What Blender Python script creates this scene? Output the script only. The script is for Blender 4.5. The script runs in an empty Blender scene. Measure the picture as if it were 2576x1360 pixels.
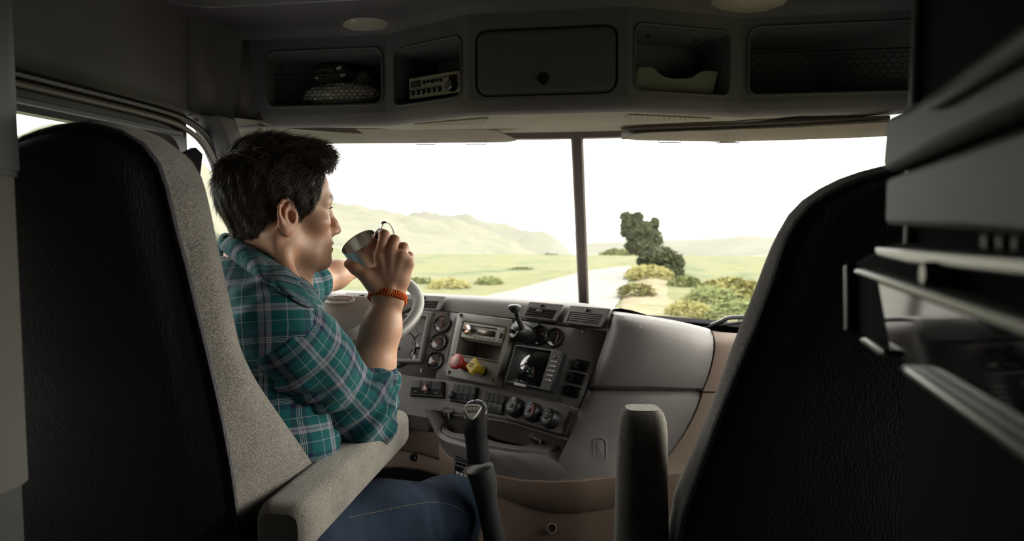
import bpy, bmesh, math, random
import numpy as np
from mathutils import Vector, Matrix, Euler

random.seed(7); rng = np.random.default_rng(7)
scene = bpy.context.scene
COL = scene.collection
PI = math.pi

# ------------------------------------------------------------------ camera
YAW, FPX, ZC, XC = math.radians(9.0), 1717.0, 1.25, 0.157
PITCH = math.atan(112.0 / FPX)
cam_data = bpy.data.cameras.new('camera')
cam_data.sensor_width = 36.0
cam_data.lens = FPX / 2576.0 * 36.0
cam_data.clip_start = 0.02
cam_data.clip_end = 6000.0
cam_data.dof.use_dof = True
cam_data.dof.focus_distance = 1.30
cam_data.dof.aperture_fstop = 5.0
cam = bpy.data.objects.new('camera', cam_data)
COL.objects.link(cam)
cam.location = (XC, 0.0, ZC)
cam.rotation_euler = Euler((PI / 2 - PITCH, 0, YAW), 'XYZ')
scene.camera = cam

# ------------------------------------------------------------------ world, light, exposure
scene.view_settings.view_transform = 'Standard'
scene.view_settings.look = 'None'
scene.view_settings.gamma = 1.0
scene.view_settings.use_curve_mapping = False
scene.view_settings.exposure = 1.85
world = bpy.data.worlds.new('overcast_sky')
scene.world = world
world.use_nodes = True
wn = world.node_tree
wn.nodes['Background'].inputs['Color'].default_value = (1.0, 0.975, 0.925, 1)
wn.nodes['Background'].inputs['Strength'].default_value = 1.6
sun_d = bpy.data.lights.new('hazy_sun_offscreen', 'SUN')
sun_d.energy = 2.0
sun_d.angle = math.radians(40)
sun_d.color = (1.0, 0.93, 0.80)
sun_o = bpy.data.objects.new('hazy_sun_offscreen', sun_d)      # open sky on the passenger side, outside the frame
COL.objects.link(sun_o)
sun_o.rotation_euler = Vector((-0.80, -0.42, -0.24)).to_track_quat('-Z', 'Y').to_euler()
scene.cycles.max_bounces = 8
scene.cycles.diffuse_bounces = 5
scene.cycles.glossy_bounces = 4
scene.cycles.transparent_max_bounces = 12
scene.cycles.caustics_reflective = False
scene.cycles.caustics_refractive = False
scene.cycles.sample_clamp_indirect = 6.0

# ------------------------------------------------------------------ photograph pixel -> direction -> point
CR = Vector((math.cos(YAW), math.sin(YAW), 0))
CF0 = Vector((-math.sin(YAW), math.cos(YAW), 0))
CFW = CF0 * math.cos(PITCH) + Vector((0, 0, -math.sin(PITCH)))
CU = CF0 * math.sin(PITCH) + Vector((0, 0, math.cos(PITCH)))
CP = Vector((XC, 0, ZC))
def ray(px, py):
    return CFW + CR * ((px - 1288.0) / FPX) - CU * ((py - 680.0) / FPX)
def W(px, py, d):            # at depth d along the viewing axis
    return CP + ray(px, py) * d
def PY(px, py, y):           # where the ray meets the cross-cab plane Y = y
    r = ray(px, py); return CP + r * (y / r.y)
def PZ(px, py, z):
    r = ray(px, py); return CP + r * ((z - ZC) / r.z)
def PX(px, py, x):
    r = ray(px, py); return CP + r * ((x - XC) / r.x)
def PL(px, py, o, n):
    r = ray(px, py); return CP + r * ((o - CP).dot(n) / r.dot(n))

# ------------------------------------------------------------------ materials
MATS = {}
def mat(name, col, rough=0.5, spec=0.5, metal=0.0, bump=0.0, bscale=400.0, var=0.0, vscale=30.0,
        stretch=None, coat=0.0, sheen=0.0, trans=0.0):
    if name in MATS: return MATS[name]
    m = bpy.data.materials.new(name); m.use_nodes = True
    nt = m.node_tree; b = nt.nodes['Principled BSDF']
    b.inputs['Base Color'].default_value = (*col, 1)
    b.inputs['Roughness'].default_value = rough
    b.inputs['Specular IOR Level'].default_value = spec
    b.inputs['Metallic'].default_value = metal
    b.inputs['Coat Weight'].default_value = coat
    b.inputs['Sheen Weight'].default_value = sheen
    tc = None
    def coords(sc):
        nonlocal tc
        if tc is None: tc = nt.nodes.new('ShaderNodeTexCoord')
        mp = nt.nodes.new('ShaderNodeMapping'); nt.links.new(tc.outputs['Object'], mp.inputs['Vector'])
        mp.inputs['Scale'].default_value = sc
        return mp.outputs['Vector']
    if bump > 0:
        n = nt.nodes.new('ShaderNodeTexNoise'); n.inputs['Scale'].default_value = bscale; n.inputs['Detail'].default_value = 2
        nt.links.new(coords(stretch or (1, 1, 1)), n.inputs['Vector'])
        bp = nt.nodes.new('ShaderNodeBump'); bp.inputs['Strength'].default_value = bump; bp.inputs['Distance'].default_value = 0.002
        nt.links.new(n.outputs['Fac'], bp.inputs['Height']); nt.links.new(bp.outputs['Normal'], b.inputs['Normal'])
    if var > 0:
        n2 = nt.nodes.new('ShaderNodeTexNoise'); n2.inputs['Scale'].default_value = vscale; n2.inputs['Detail'].default_value = 4
        nt.links.new(coords(stretch or (1, 1, 1)), n2.inputs['Vector'])
        mr = nt.nodes.new('ShaderNodeMapRange')
        mr.inputs['From Min'].default_value = 0.3; mr.inputs['From Max'].default_value = 0.7
        mr.inputs['To Min'].default_value = 1 - var; mr.inputs['To Max'].default_value = 1 + var
        nt.links.new(n2.outputs['Fac'], mr.inputs['Value'])
        hs = nt.nodes.new('ShaderNodeHueSaturation'); hs.inputs['Color'].default_value = (*col, 1)
        nt.links.new(mr.outputs['Result'], hs.inputs['Value']); nt.links.new(hs.outputs['Color'], b.inputs['Base Color'])
    MATS[name] = m
    return m

def glass_mat(name, tint=(0.96, 0.98, 0.95), refl=0.04):
    m = bpy.data.materials.new(name); m.use_nodes = True; nt = m.node_tree
    for n in list(nt.nodes):
        if n.type != 'OUTPUT_MATERIAL': nt.nodes.remove(n)
    out = nt.nodes['Material Output']
    t = nt.nodes.new('ShaderNodeBsdfTransparent'); t.inputs['Color'].default_value = (*tint, 1)
    g = nt.nodes.new('ShaderNodeBsdfGlossy'); g.inputs['Roughness'].default_value = 0.02
    mx = nt.nodes.new('ShaderNodeMixShader'); mx.inputs['Fac'].default_value = refl
    nt.links.new(t.outputs[0], mx.inputs[1]); nt.links.new(g.outputs[0], mx.inputs[2]); nt.links.new(mx.outputs[0], out.inputs['Surface'])
    MATS[name] = m
    return m

def knit_mat(name, c1, c2, scale=(1000, 1000, 480), bump=0.5, rough=0.95):
    """heathered woven seat cloth: two yarn tones in short stretched flecks over a rib"""
    m = bpy.data.materials.new(name); m.use_nodes = True; nt = m.node_tree; b = nt.nodes['Principled BSDF']
    b.inputs['Roughness'].default_value = rough; b.inputs['Specular IOR Level'].default_value = 0.15
    b.inputs['Sheen Weight'].default_value = 0.25
    tc = nt.nodes.new('ShaderNodeTexCoord'); mp = nt.nodes.new('ShaderNodeMapping')
    mp.inputs['Scale'].default_value = scale
    nt.links.new(tc.outputs['Object'], mp.inputs['Vector'])
    n = nt.nodes.new('ShaderNodeTexNoise'); n.inputs['Scale'].default_value = 1.0; n.inputs['Detail'].default_value = 2
    nt.links.new(mp.outputs[0], n.inputs['Vector'])
    v = nt.nodes.new('ShaderNodeTexNoise'); v.inputs['Scale'].default_value = 14.0; v.inputs['Detail'].default_value = 3
    nt.links.new(tc.outputs['Object'], v.inputs['Vector'])
    add = nt.nodes.new('ShaderNodeMath'); add.operation = 'MULTIPLY_ADD'; add.inputs[1].default_value = 0.16
    nt.links.new(v.outputs['Fac'], add.inputs[0]); nt.links.new(n.outputs['Fac'], add.inputs[2])
    r = nt.nodes.new('ShaderNodeValToRGB')
    r.color_ramp.elements[0].position = 0.45; r.color_ramp.elements[0].color = (*c1, 1)
    r.color_ramp.elements[1].position = 0.73; r.color_ramp.elements[1].color = (*c2, 1)
    nt.links.new(add.outputs[0], r.inputs['Fac']); nt.links.new(r.outputs[0], b.inputs['Base Color'])
    bp = nt.nodes.new('ShaderNodeBump'); bp.inputs['Strength'].default_value = bump; bp.inputs['Distance'].default_value = 0.0015
    nt.links.new(n.outputs['Fac'], bp.inputs['Height']); nt.links.new(bp.outputs[0], b.inputs['Normal'])
    MATS[name] = m
    return m

DARKP = mat('charcoal_soft_plastic', (0.110, 0.108, 0.122), 0.55, 0.35, bump=0.25, bscale=700)
LINER = mat('charcoal_vinyl_liner', (0.150, 0.146, 0.172), 0.58, 0.35, bump=0.2, bscale=500, var=0.12, vscale=6)
LINERG = mat('pale_grey_headliner', (0.30, 0.29, 0.25), 0.8, 0.2, bump=0.2, bscale=500, var=0.08, vscale=9)
DASH = mat('grey_brown_dash_plastic', (0.165, 0.146, 0.143), 0.50, 0.4, bump=0.35, bscale=900)
DASHD = DASH
FASC = mat('smooth_grey_fascia', (0.175, 0.162, 0.160), 0.42, 0.4, bump=0.05, bscale=1500)
BEZEL = mat('light_grey_bezel', (0.235, 0.225, 0.205), 0.42, 0.4, bump=0.1, bscale=900)
TAN = mat('tan_trim_plastic', (0.270, 0.190, 0.150), 0.55, 0.35, bump=0.4, bscale=900)
BLACK = mat('black_plastic', (0.016, 0.015, 0.018), 0.38, 0.45)
BLACKM = mat('matt_black_plastic', (0.010, 0.009, 0.012), 1.0, 0.05)
PALE = mat('grey_sleeper_lining', (0.20, 0.195, 0.19), 0.9, 0.1, bump=0.2, bscale=200)
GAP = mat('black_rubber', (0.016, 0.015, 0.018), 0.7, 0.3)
CHROME = mat('chrome', (0.75, 0.74, 0.70), 0.12, 0.5, metal=1.0)
STEEL = mat('brushed_steel', (0.62, 0.60, 0.56), 0.24, 0.5, metal=1.0, bump=0.12, bscale=300, stretch=(1, 1, 25))
SILVER = mat('silver_plastic', (0.42, 0.41, 0.38), 0.35, 0.5, metal=0.4)
RED = mat('red_plastic', (0.50, 0.025, 0.03), 0.4)
REDB = mat('bright_red_mark', (0.62, 0.04, 0.03), 0.5)
YEL = mat('yellow_plastic', (0.62, 0.44, 0.03), 0.4)
WHITE = mat('white_print', (0.72, 0.70, 0.66), 0.6)
CREAM = mat('cream_print', (0.62, 0.58, 0.48), 0.6)
ORANGE = mat('orange_print', (0.65, 0.24, 0.03), 0.6)
BLUE = mat('blue_print', (0.06, 0.25, 0.55), 0.6)
GLASS = glass_mat('clear_window_glass')
LENS = glass_mat('gauge_lens', (0.93, 0.93, 0.93), 0.05)
KNIT = knit_mat('grey_heather_seat_cloth', (0.036, 0.031, 0.032), (0.30, 0.272, 0.248))
RIB = mat('black_ribbed_seat_velour', (0.092, 0.085, 0.100), 0.9, 0.15, bump=0.9, bscale=1.0, stretch=(420, 420, 12), sheen=0.3)

# ------------------------------------------------------------------ mesh helpers
def V(p): return p if isinstance(p, Vector) else Vector(p)
def link(o, parent=None):
    COL.objects.link(o)
    if parent is not None: o.parent = parent; o.matrix_parent_inverse = parent.matrix_world.inverted()
    return o
def mesh(name, verts, faces, m=None, parent=None, smooth=True, bevel=0.0, seg=2, sub=0, solid=0.0, angle=40, fix=True):
    me = bpy.data.meshes.new(name)
    me.from_pydata([tuple(v) for v in verts], [], [tuple(f) for f in faces])
    me.validate()
    if fix:
        bm = bmesh.new(); bm.from_mesh(me)
        bmesh.ops.remove_doubles(bm, verts=bm.verts, dist=1e-6)
        bmesh.ops.recalc_face_normals(bm, faces=bm.faces)
        if smooth:
            lim = math.radians(angle)
            for e in bm.edges:
                e.smooth = not (len(e.link_faces) == 2 and e.calc_face_angle(0) > lim)
        bm.to_mesh(me); bm.free()
    if smooth:
        me.polygons.foreach_set('use_smooth', [True] * len(me.polygons))
    if m is not None:
        for x in (m if isinstance(m, (list, tuple)) else [m]): me.materials.append(x)
    o = bpy.data.objects.new(name, me)
    link(o, parent)
    if solid:
        s = o.modifiers.new('solid', 'SOLIDIFY'); s.thickness = solid; s.offset = 0
    if bevel:
        bv = o.modifiers.new('bevel', 'BEVEL'); bv.width = bevel; bv.segments = seg; bv.limit_method = 'ANGLE'; bv.angle_limit = math.radians(35)
        bv.harden_normals = False
    if sub:
        ss = o.modifiers.new('sub', 'SUBSURF'); ss.levels = sub; ss.render_levels = sub
    return o
def empty(name, loc=(0, 0, 0)):
    o = bpy.data.objects.new(name, None); o.empty_display_size = 0.05
    COL.objects.link(o); o.location = V(loc)
    bpy.context.view_layer.update()
    return o
def tag(o, label=None, cat=None, group=None, kind=None):
    if label: o['label'] = label
    if cat: o['category'] = cat
    if group: o['group'] = group
    if kind: o['kind'] = kind
    return o

class MB:
    """collects shapes into one mesh"""
    def __init__(s): s.v = []; s.f = []; s.mi = []
    def add(s, vs, fs, mi=0):
        n = len(s.v); s.v += [tuple(v) for v in vs]
        for f in fs: s.f.append(tuple(i + n for i in f)); s.mi.append(mi)
        return s
    def box(s, o, ux, uy, uz, mi=0):          # corner o and three edge vectors
        o, ux, uy, uz = V(o), V(ux), V(uy), V(uz)
        vs = [o, o + ux, o + ux + uy, o + uy, o + uz, o + ux + uz, o + ux + uy + uz, o + uy + uz]
        return s.add(vs, [(0, 3, 2, 1), (4, 5, 6, 7), (0, 1, 5, 4), (1, 2, 6, 5), (2, 3, 7, 6), (3, 0, 4, 7)], mi)
    def cbox(s, c, ux, uy, uz, mi=0):         # centre and full-length edge vectors
        c, ux, uy, uz = V(c), V(ux), V(uy), V(uz)
        return s.box(c - ux / 2 - uy / 2 - uz / 2, ux, uy, uz, mi)
    def prism(s, loop, vec, mi=0):
        loop = [V(p) for p in loop]; vec = V(vec); n = len(loop)
        vs = loop + [p + vec for p in loop]
        fs = [tuple(range(n - 1, -1, -1)), tuple(range(n, 2 * n))] + [(i, (i + 1) % n, (i + 1) % n + n, i + n) for i in range(n)]
        return s.add(vs, fs, mi)
    def rings(s, loops, close=True, cap0=True, cap1=True, mi=0):
        n = len(loops[0]); vs = [V(p) for L in loops for p in L]; fs = []
        for a in range(len(loops) - 1):
            for i in range(n if close else n - 1):
                j = (i + 1) % n
                fs.append((a * n + i, a * n + j, (a + 1) * n + j, (a + 1) * n + i))
        if close and cap0: fs.append(tuple(range(n - 1, -1, -1)))
        if close and cap1: fs.append(tuple(range((len(loops) - 1) * n, len(loops) * n)))
        return s.add(vs, fs, mi)
    def tube(s, path, r, n=8, mi=0, cap=True, flat=None):
        path = [V(p) for p in path]; m = len(path)
        rr = r if isinstance(r, (list, tuple)) else [r] * m
        loops = []; up = None
        for i, p in enumerate(path):
            t = (path[min(i + 1, m - 1)] - path[max(i - 1, 0)]).normalized()
            if up is None:
                up = Vector((0, 0, 1)) if abs(t.z) < 0.9 else Vector((1, 0, 0))
            a = (up - t * up.dot(t)).normalized(); b = t.cross(a); up = a
            fl = flat or 1.0
            loops.append([p + (a * math.cos(2 * PI * k / n) + b * math.sin(2 * PI * k / n) * fl) * rr[i] for k in range(n)])
        return s.rings(loops, True, cap, cap, mi)
    def lathe(s, c, axis, prof, n=24, mi=0, cap0=True, cap1=True):    # prof: (radius, height along axis)
        c = V(c); ax = V(axis).normalized()
        a = ax.orthogonal().normalized(); b = ax.cross(a)
        loops = [[c + ax * h + (a * math.cos(2 * PI * k / n) + b * math.sin(2 * PI * k / n)) * max(r, 1e-5) for k in range(n)] for r, h in prof]
        return s.rings(loops, True, cap0, cap1, mi)
    def build(s, name, m=None, parent=None, **k):
        o = mesh(name, s.v, s.f, m, parent, fix=k.pop('fix', True), **k)
        if isinstance(m, (list, tuple)) and len(m) > 1 and len(o.data.polygons) == len(s.mi):
            o.data.polygons.foreach_set('material_index', s.mi)
        return o

def loft(rows, closed=False):
    """rows of equally many points -> verts, faces"""
    n = len(rows[0]); vs = [p for r in rows for p in r]; fs = []
    for a in range(len(rows) - 1):
        for i in range(n - 1 + (1 if closed else 0)):
            j = (i + 1) % n
            fs.append((a * n + i, a * n + j, (a + 1) * n + j, (a + 1) * n + i))
    return vs, fs
def resample(pts, n):
    pts = [V(p) for p in pts]
    L = [0.0]
    for a, b in zip(pts, pts[1:]): L.append(L[-1] + (b - a).length)
    out = []
    for k in range(n):
        t = L[-1] * k / (n - 1); i = 0
        while i < len(L) - 2 and L[i + 1] < t: i += 1
        q = (t - L[i]) / max(L[i + 1] - L[i], 1e-9)
        out.append(pts[i].lerp(pts[i + 1], q))
    return out
def smooth_path(pts, n=40, closed=False):
    """Catmull-Rom through points"""
    pts = [V(p) for p in pts]; m = len(pts); out = []
    segs = m if closed else m - 1
    for i in range(segs):
        p1 = pts[i]; p2 = pts[(i + 1) % m]
        p0 = pts[i - 1] if (i > 0 or closed) else p1 * 2 - p2
        p3 = pts[(i + 2) % m] if (i + 2 < m or closed) else p2 * 2 - p1
        k = max(2, n // segs)
        for j in range(k):
            t = j / k; t2 = t * t; t3 = t2 * t
            out.append(0.5 * ((2 * p1) + (p2 - p0) * t + (2 * p0 - 5 * p1 + 4 * p2 - p3) * t2 + (3 * p1 - p0 - 3 * p2 + p3) * t3))
    if not closed: out.append(pts[-1])
    return out
def rrect(w, h, r, n=6):
    """rounded rectangle loop (u, v) centred on 0"""
    out = []
    for cx, cy, a0 in ((w / 2 - r, h / 2 - r, 0), (-w / 2 + r, h / 2 - r, PI / 2), (-w / 2 + r, -h / 2 + r, PI), (w / 2 - r, -h / 2 + r, 1.5 * PI)):
        for k in range(n + 1):
            a = a0 + PI / 2 * k / n
            out.append((cx + r * math.cos(a), cy + r * math.sin(a)))
    return out

class Panel:
    """a flat face of the cab: origin, u along, v up, n out of the face"""
    def __init__(s, o, u, v):
        s.o = V(o); s.u = V(u).normalized(); s.n = s.u.cross(V(v)).normalized()
        if s.n.dot(CP - s.o) < 0: s.n = -s.n
        s.v = (V(v) - s.u * V(v).dot(s.u)).normalized()
    def p(s, u, v, w=0.0): return s.o + s.u * u + s.v * v + s.n * w
    def hit(s, px, py):
        q = PL(px, py, s.o, s.n); return (q - s.o).dot(s.u), (q - s.o).dot(s.v)
    def pt(s, px, py, w=0.0): return PL(px, py, s.o, s.n) + s.n * w
    def at(s, px, py, w=0.0):
        return Panel(s.pt(px, py, w), s.u, s.v)
    def loop(s, pts, w=0.0, ou=0.0, ov=0.0): return [s.p(a + ou, b + ov, w) for a, b in pts]
def plate(mb, pn, w, h, r, w0, w1, bev=0.0, ou=0.0, ov=0.0, mi=0):
    """rounded plate standing on a panel from height w0 to w1, edge rounded by bev"""
    L0 = rrect(w, h, r); loops = [pn.loop(L0, w0, ou, ov)]
    if bev > 0:
        loops.append(pn.loop(L0, w1 - bev, ou, ov))
        b2 = bev * 0.3
        loops.append(pn.loop(rrect(w - 2 * b2, h - 2 * b2, max(r - b2, 1e-4)), w1 - bev * 0.3, ou, ov))
        loops.append(pn.loop(rrect(w - 2 * bev, h - 2 * bev, max(r - bev, 1e-4)), w1, ou, ov))
    else:
        loops.append(pn.loop(L0, w1, ou, ov))
    mb.rings(loops, True, True, True, mi)
    return mb
def text_obj(name, body, pn, size, m, parent, ou=0.0, ov=0.0, w=0.0006):
    cu = bpy.data.curves.new(name, 'FONT'); cu.body = body; cu.size = size; cu.align_x = 'CENTER'; cu.align_y = 'CENTER'
    cu.extrude = 0.0002
    tmp = bpy.data.objects.new(name + '_t', cu); COL.objects.link(tmp)
    dg = bpy.context.evaluated_depsgraph_get()
    me = bpy.data.meshes.new_from_object(tmp.evaluated_get(dg))
    bpy.data.objects.remove(tmp)
    me.materials.clear(); me.materials.append(m)
    M = Matrix((( *pn.u, 0), (*pn.v, 0), (*pn.n, 0), (0, 0, 0, 1))).transposed()
    M.translation = pn.p(ou, ov, w)
    me.transform(M)
    o = bpy.data.objects.new(name, me)
    return link(o, parent)
# ================================================================== cab shell
def hole_ring(pn, ow, oh, oou, oov, iw, ih, ir, iou, iov, w=0.0, orad=0.0015):
    return [pn.loop(rrect(ow, oh, orad), w, oou, oov), pn.loop(rrect(iw, ih, ir), w, iou, iov)]
Z = lambda r: ZC + r
XL = -1.0

# floor, ceiling, sleeper walls: closed box of dark liner
fl = MB().box((-1.08, -1.3, -0.05), (2.16, 0, 0), (0, 4.3, 0), (0, 0, 0.05)).build('floor', mat('black_floor_mat', (0.02, 0.019, 0.02), 0.9, 0.2, bump=0.4, bscale=300), smooth=False)
tag(fl, 'black rubber cab floor', kind='structure')
wb = MB().box((-1.08, -1.35, 0), (2.16, 0, 0), (0, 0.05, 0), (0, 0, 2.3)).build('wall_back', PALE, smooth=False)
tag(wb, 'grey rear wall of the sleeper', kind='structure')
wl = MB()
wl.box((XL - 0.06, -1.3, 0), (0.06, 0, 0), (0, 1.82, 0), (0, 0, 2.3))
wl.box((XL - 0.06, 0.52, 0), (0.06, 0, 0), (0, 0.10, 0), (0, 0, Z(0.305)))
wlo = wl.build('wall_left', PALE, smooth=False)
tag(wlo, 'grey left side wall of the sleeper', kind='structure')
# upper left lining panel with a rounded pale lower lip and the seam in front of it
rows = []
for z, x in ((1.05, -0.93), (0.62, -0.985), (0.34, -1.0), (0.315, -0.997), (0.303, -0.985), (0.298, -1.0), (0.300, -1.05)):
    rows.append([Vector((x, y, Z(z))) for y in (0.45, 0.9, 1.3, 1.700)])
vs, fs = loft(rows)
o = mesh('trim_1', vs, fs, LINER, solid=0.004); tag(o, 'charcoal lining panel above the driver door window', kind='structure')
rows = []
for z, x in ((1.05, -0.93), (0.62, -0.985), (0.34, -1.0), (0.315, -0.997), (0.303, -0.985), (0.298, -1.0), (0.300, -1.05)):
    rows.append([Vector((x + (0.06 * max(0, (y - 1.74)) / 0.16) ** 1.0, y, Z(z))) for y in (1.703, 1.76, 1.82, 1.90)])
vs, fs = loft(rows)
o = mesh('trim_2', vs, fs, LINER, solid=0.004); tag(o, 'charcoal corner lining ahead of the seam', kind='structure')

o = MB().box((XL - 0.09, 0.4, Z(0.30)), (0.03, 0, 0), (0, 1.6, 0), (0, 0, 0.8)).build('wall_left_upper', LINER, smooth=False); tag(o, 'outer shell above the driver door', kind='structure')
def door(side, name, label):
    """cab door: frame with a window opening, quarter light, weather seals"""
    sx = side
    root = empty(name, (sx * 1.0, 1.2, 0)); tag(root, label, kind='structure')
    pn = Panel((sx * 1.0, 0, ZC), (0, 1, 0), (0, 0, 1)); pn.n = Vector((-sx, 0, 0))
    mb = MB()
    y0, y1 = 0.62, 1.70
    def ring(wi, ins, rad=0.05):
        return pn.loop(rrect(y1 - 0.04 - 0.66 - 2 * ins, 0.475 - 2 * ins, rad), wi, (0.66 + y1 - 0.04) / 2, -0.0125)
    outer = pn.loop(rrect(y1 - y0, 1.55, 0.002), 0.0, (y0 + y1) / 2, -0.475)
    mb.rings([outer, ring(0, -0.012, 0.058), ring(-0.006, -0.006, 0.054), ring(-0.012, 0, 0.05), ring(-0.045, 0, 0.05)], True, False, False)
    mb.build('door_frame', BLACK, root)
    g = MB().rings([ring(-0.030, -0.004), ring(-0.034, -0.004)], True, True, True).build('window_pane', GLASS, root, smooth=False)
    # horizontal rail steps above the glass
    m2 = MB()
    m2.box((sx * 1.0 - sx * 0.018, 0.62, Z(0.236)), (sx * 0.018, 0, 0), (0, 1.04, 0), (0, 0, 0.012))
    m2.build('window_rail', DARKP, root, bevel=0.003)
    # pale door seal running along the roof and down the pillar
    path = [Vector((sx * 0.985, 0.62, Z(0.270))), Vector((sx * 0.985, 1.2, Z(0.272))), Vector((sx * 0.985, 1.55, Z(0.270))), Vector((sx * 0.985, 1.68, Z(0.255))),
            Vector((sx * 0.985, 1.76, Z(0.215))), Vector((sx * 0.985, 1.83, Z(0.13))), Vector((sx * 0.985, 1.93, Z(-0.02))), Vector((sx * 0.985, 2.08, Z(-0.25)))]
    MB().tube(smooth_path(path, 60), 0.0075, 8).build('door_seal', mat('grey_rubber_seal', (0.16, 0.15, 0.15), 0.45, 0.4), root)
    path2 = [p + Vector((-sx * -0.004, 0.030, 0.020)) for p in path]
    MB().tube(smooth_path(path2, 60), 0.010, 8).build('outer_seal', BLACK, root)
    # divider post, mirror sail and quarter light
    MB().box((sx * 1.0, 1.655, Z(-1.0)), (-sx * 0.02, 0, 0), (0, 0.012, 0), (0, 0, 1.19)).build('divider_channel', BLACK, root, bevel=0.003)
    q = [(1.668, 0.19), (1.73, 0.215), (1.76, 0.20), (1.735, 0.10), (1.735, 0.055), (1.668, 0.055)]
    MB().prism([pn.p(a, b, -0.01) for a, b in q], pn.n * 0.018).build('corner_sail', BLACKM, root, bevel=0.003)
    tri = [(1.735, 0.19), (1.905, -0.06), (2.04, -0.25), (1.735, -0.25)]
    MB().prism([pn.p(a, b, -0.03) for a, b in tri], pn.n * 0.004).build('quarter_pane', GLASS, root, smooth=False)
    lowq = [(1.70, -0.25), (2.35, -0.25), (2.35, -1.25), (1.70, -1.25)]
    MB().prism([pn.p(a, b, -0.04) for a, b in lowq], pn.n * 0.04).build('door_lower', DARKP, root, bevel=0.004)
    MB().box((sx * 1.0, 1.700, Z(-0.25)), (-sx * 0.016, 0, 0), (0, 0.035, 0), (0, 0, 0.31)).build('sash_post', BLACK, root, bevel=0.003)
    return root
door(-1, 'door_1', 'black framed driver door window with a quarter light')
door(1, 'door_2', 'black framed passenger door window with a quarter light')
o = MB().box((1.0, -1.3, 0), (0.06, 0, 0), (0, 1.95, 0), (0, 0, 2.3)).build('wall_right', PALE, smooth=False)
tag(o, 'grey right side wall of the sleeper', kind='structure')
o = MB().box((0.99, 0.6, Z(0.30)), (0.06, 0, 0), (0, 1.35, 0), (0, 0, 0.8)).build('trim_3', LINER, smooth=False)
tag(o, 'charcoal lining panel above the passenger door window', kind='structure')

# A pillars
def pillar(sx, name, label):
    a = [Vector((sx * 0.975, 1.745, Z(0.305))), Vector((sx * 0.975, 1.83, Z(0.19))), Vector((sx * 0.975, 1.93, Z(0.04))), Vector((sx * 0.975, 2.18, Z(-0.30)))]
    m = MB(); loops = []
    for p in smooth_path(a, 18):
        loops.append([p + Vector((sx * x, y, 0)) for x, y in ((0.05, -0.005), (0.0, -0.012), (-0.035, 0.0), (-0.05, 0.03), (-0.05, 0.07), (0.05, 0.07))])
    o = m.rings(loops).build(name, DARKP, bevel=0.006)
    return tag(o, label, kind='structure')
pillar(-1, 'trim_4', 'charcoal windscreen pillar beside the driver')
pillar(1, 'trim_5', 'charcoal windscreen pillar on the passenger side')

# windscreen: two panes, centre post, header strip, lower frame
def wpt(x, t):      # t 0 top .. 1 bottom
    ax = abs(x)
    yt = 2.28 - 0.50 * (ax / 0.97) ** 2.2; yb = 2.84 - 0.62 * (ax / 0.97) ** 2.2
    return Vector((x, yt + (yb - yt) * t, Z(0.300 - 0.70 * t)))
for k, (xa, xb, nm, lb) in enumerate(((-0.97, -0.035, 'window_1', 'windscreen pane in front of the driver'), (0.012, 0.97, 'window_2', 'windscreen pane in front of the passenger seat'))):
    rows = [[wpt(xa + (xb - xa) * i / 16, j / 4) for i in range(17)] for j in range(5)]
    vs, fs = loft(rows)
    tag(mesh(nm, vs, fs, GLASS), lb, kind='structure')
cpm = mat('brown_centre_post', (0.075, 0.060, 0.056), 0.5, 0.3)
pt0, pt1 = PY(1451, 335, 2.26), PY(1470, 800, 2.80)
m = MB(); loops = []
for t in (0, 0.25, 0.5, 0.75, 1.0):
    p = pt0.lerp(pt1, t)
    loops.append([p + Vector((x * (1 + 0.0 * t), y, 0)) for x, y in ((-0.0205, 0), (-0.013, -0.012), (0.013, -0.012), (0.0205, 0), (0.0205, 0.03), (-0.0205, 0.03))])
tag(m.rings(loops).build('trim_6', cpm, bevel=0.002), 'dark brown post between the two windscreen panes', kind='structure')
hd = [[wpt(-0.88 + 1.76 * i / 24, 0) + Vector((0, dy, dz)) for i in range(25)] for dy, dz in ((-0.02, 0.03), (-0.028, 0.004), (-0.012, -0.012), (0.03, -0.012), (0.03, 0.03))]
vs, fs = loft(hd)
tag(mesh('trim_7', vs, fs, cpm), 'dark brown header strip along the top of the windscreen', kind='structure')
lw = [[wpt(-1.03 + 2.06 * i / 24, 1.0) + Vector((0, dy, dz)) for i in range(25)] for dy, dz in ((-0.05, 0.03), (0.0, 0.04), (0.05, 0.02), (0.06, -1.0))]
vs, fs = loft(lw)
tag(mesh('wall_front', vs, fs, BLACKM), 'black bulkhead under the windscreen', kind='structure')
# cab roof
rf = MB()
rf.box((-1.08, -1.35, 2.3), (2.16, 0, 0), (0, 3.0, 0), (0, 0, 0.05))
tag(rf.build('ceiling', LINER, smooth=False), 'charcoal cab ceiling', kind='structure')
rfo = [[wpt(-0.99 + 1.98 * i / 24, 0) + Vector((0, 0.03 + dy, dz)) for i in range(25)] for dy, dz in ((0, 0.01), (-0.02, 0.3), (-0.45, 1.1))]
vs, fs = loft(rfo)
tag(mesh('trim_12', vs, fs, LINER), 'roof shell above the windscreen', kind='structure')

for sx_c, nm_, lb_c in ((-1, 'trim_10', 'pale corner lining between the driver pillar and the sun visor'), (1, 'trim_11', 'pale corner lining between the passenger pillar and the sun visor')):
    cpts = [PY(535, 312, 1.90), PY(660, 312, 1.95), PY(668, 356, 1.99), PY(600, 360, 1.97), PY(560, 352, 1.93)]
    if sx_c > 0: cpts = [Vector((-p.x, p.y, p.z)) for p in cpts]
    tag(MB().prism(cpts, (0, 0.012, 0)).build(nm_, LINERG, bevel=0.003), lb_c, kind='structure')
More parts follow.
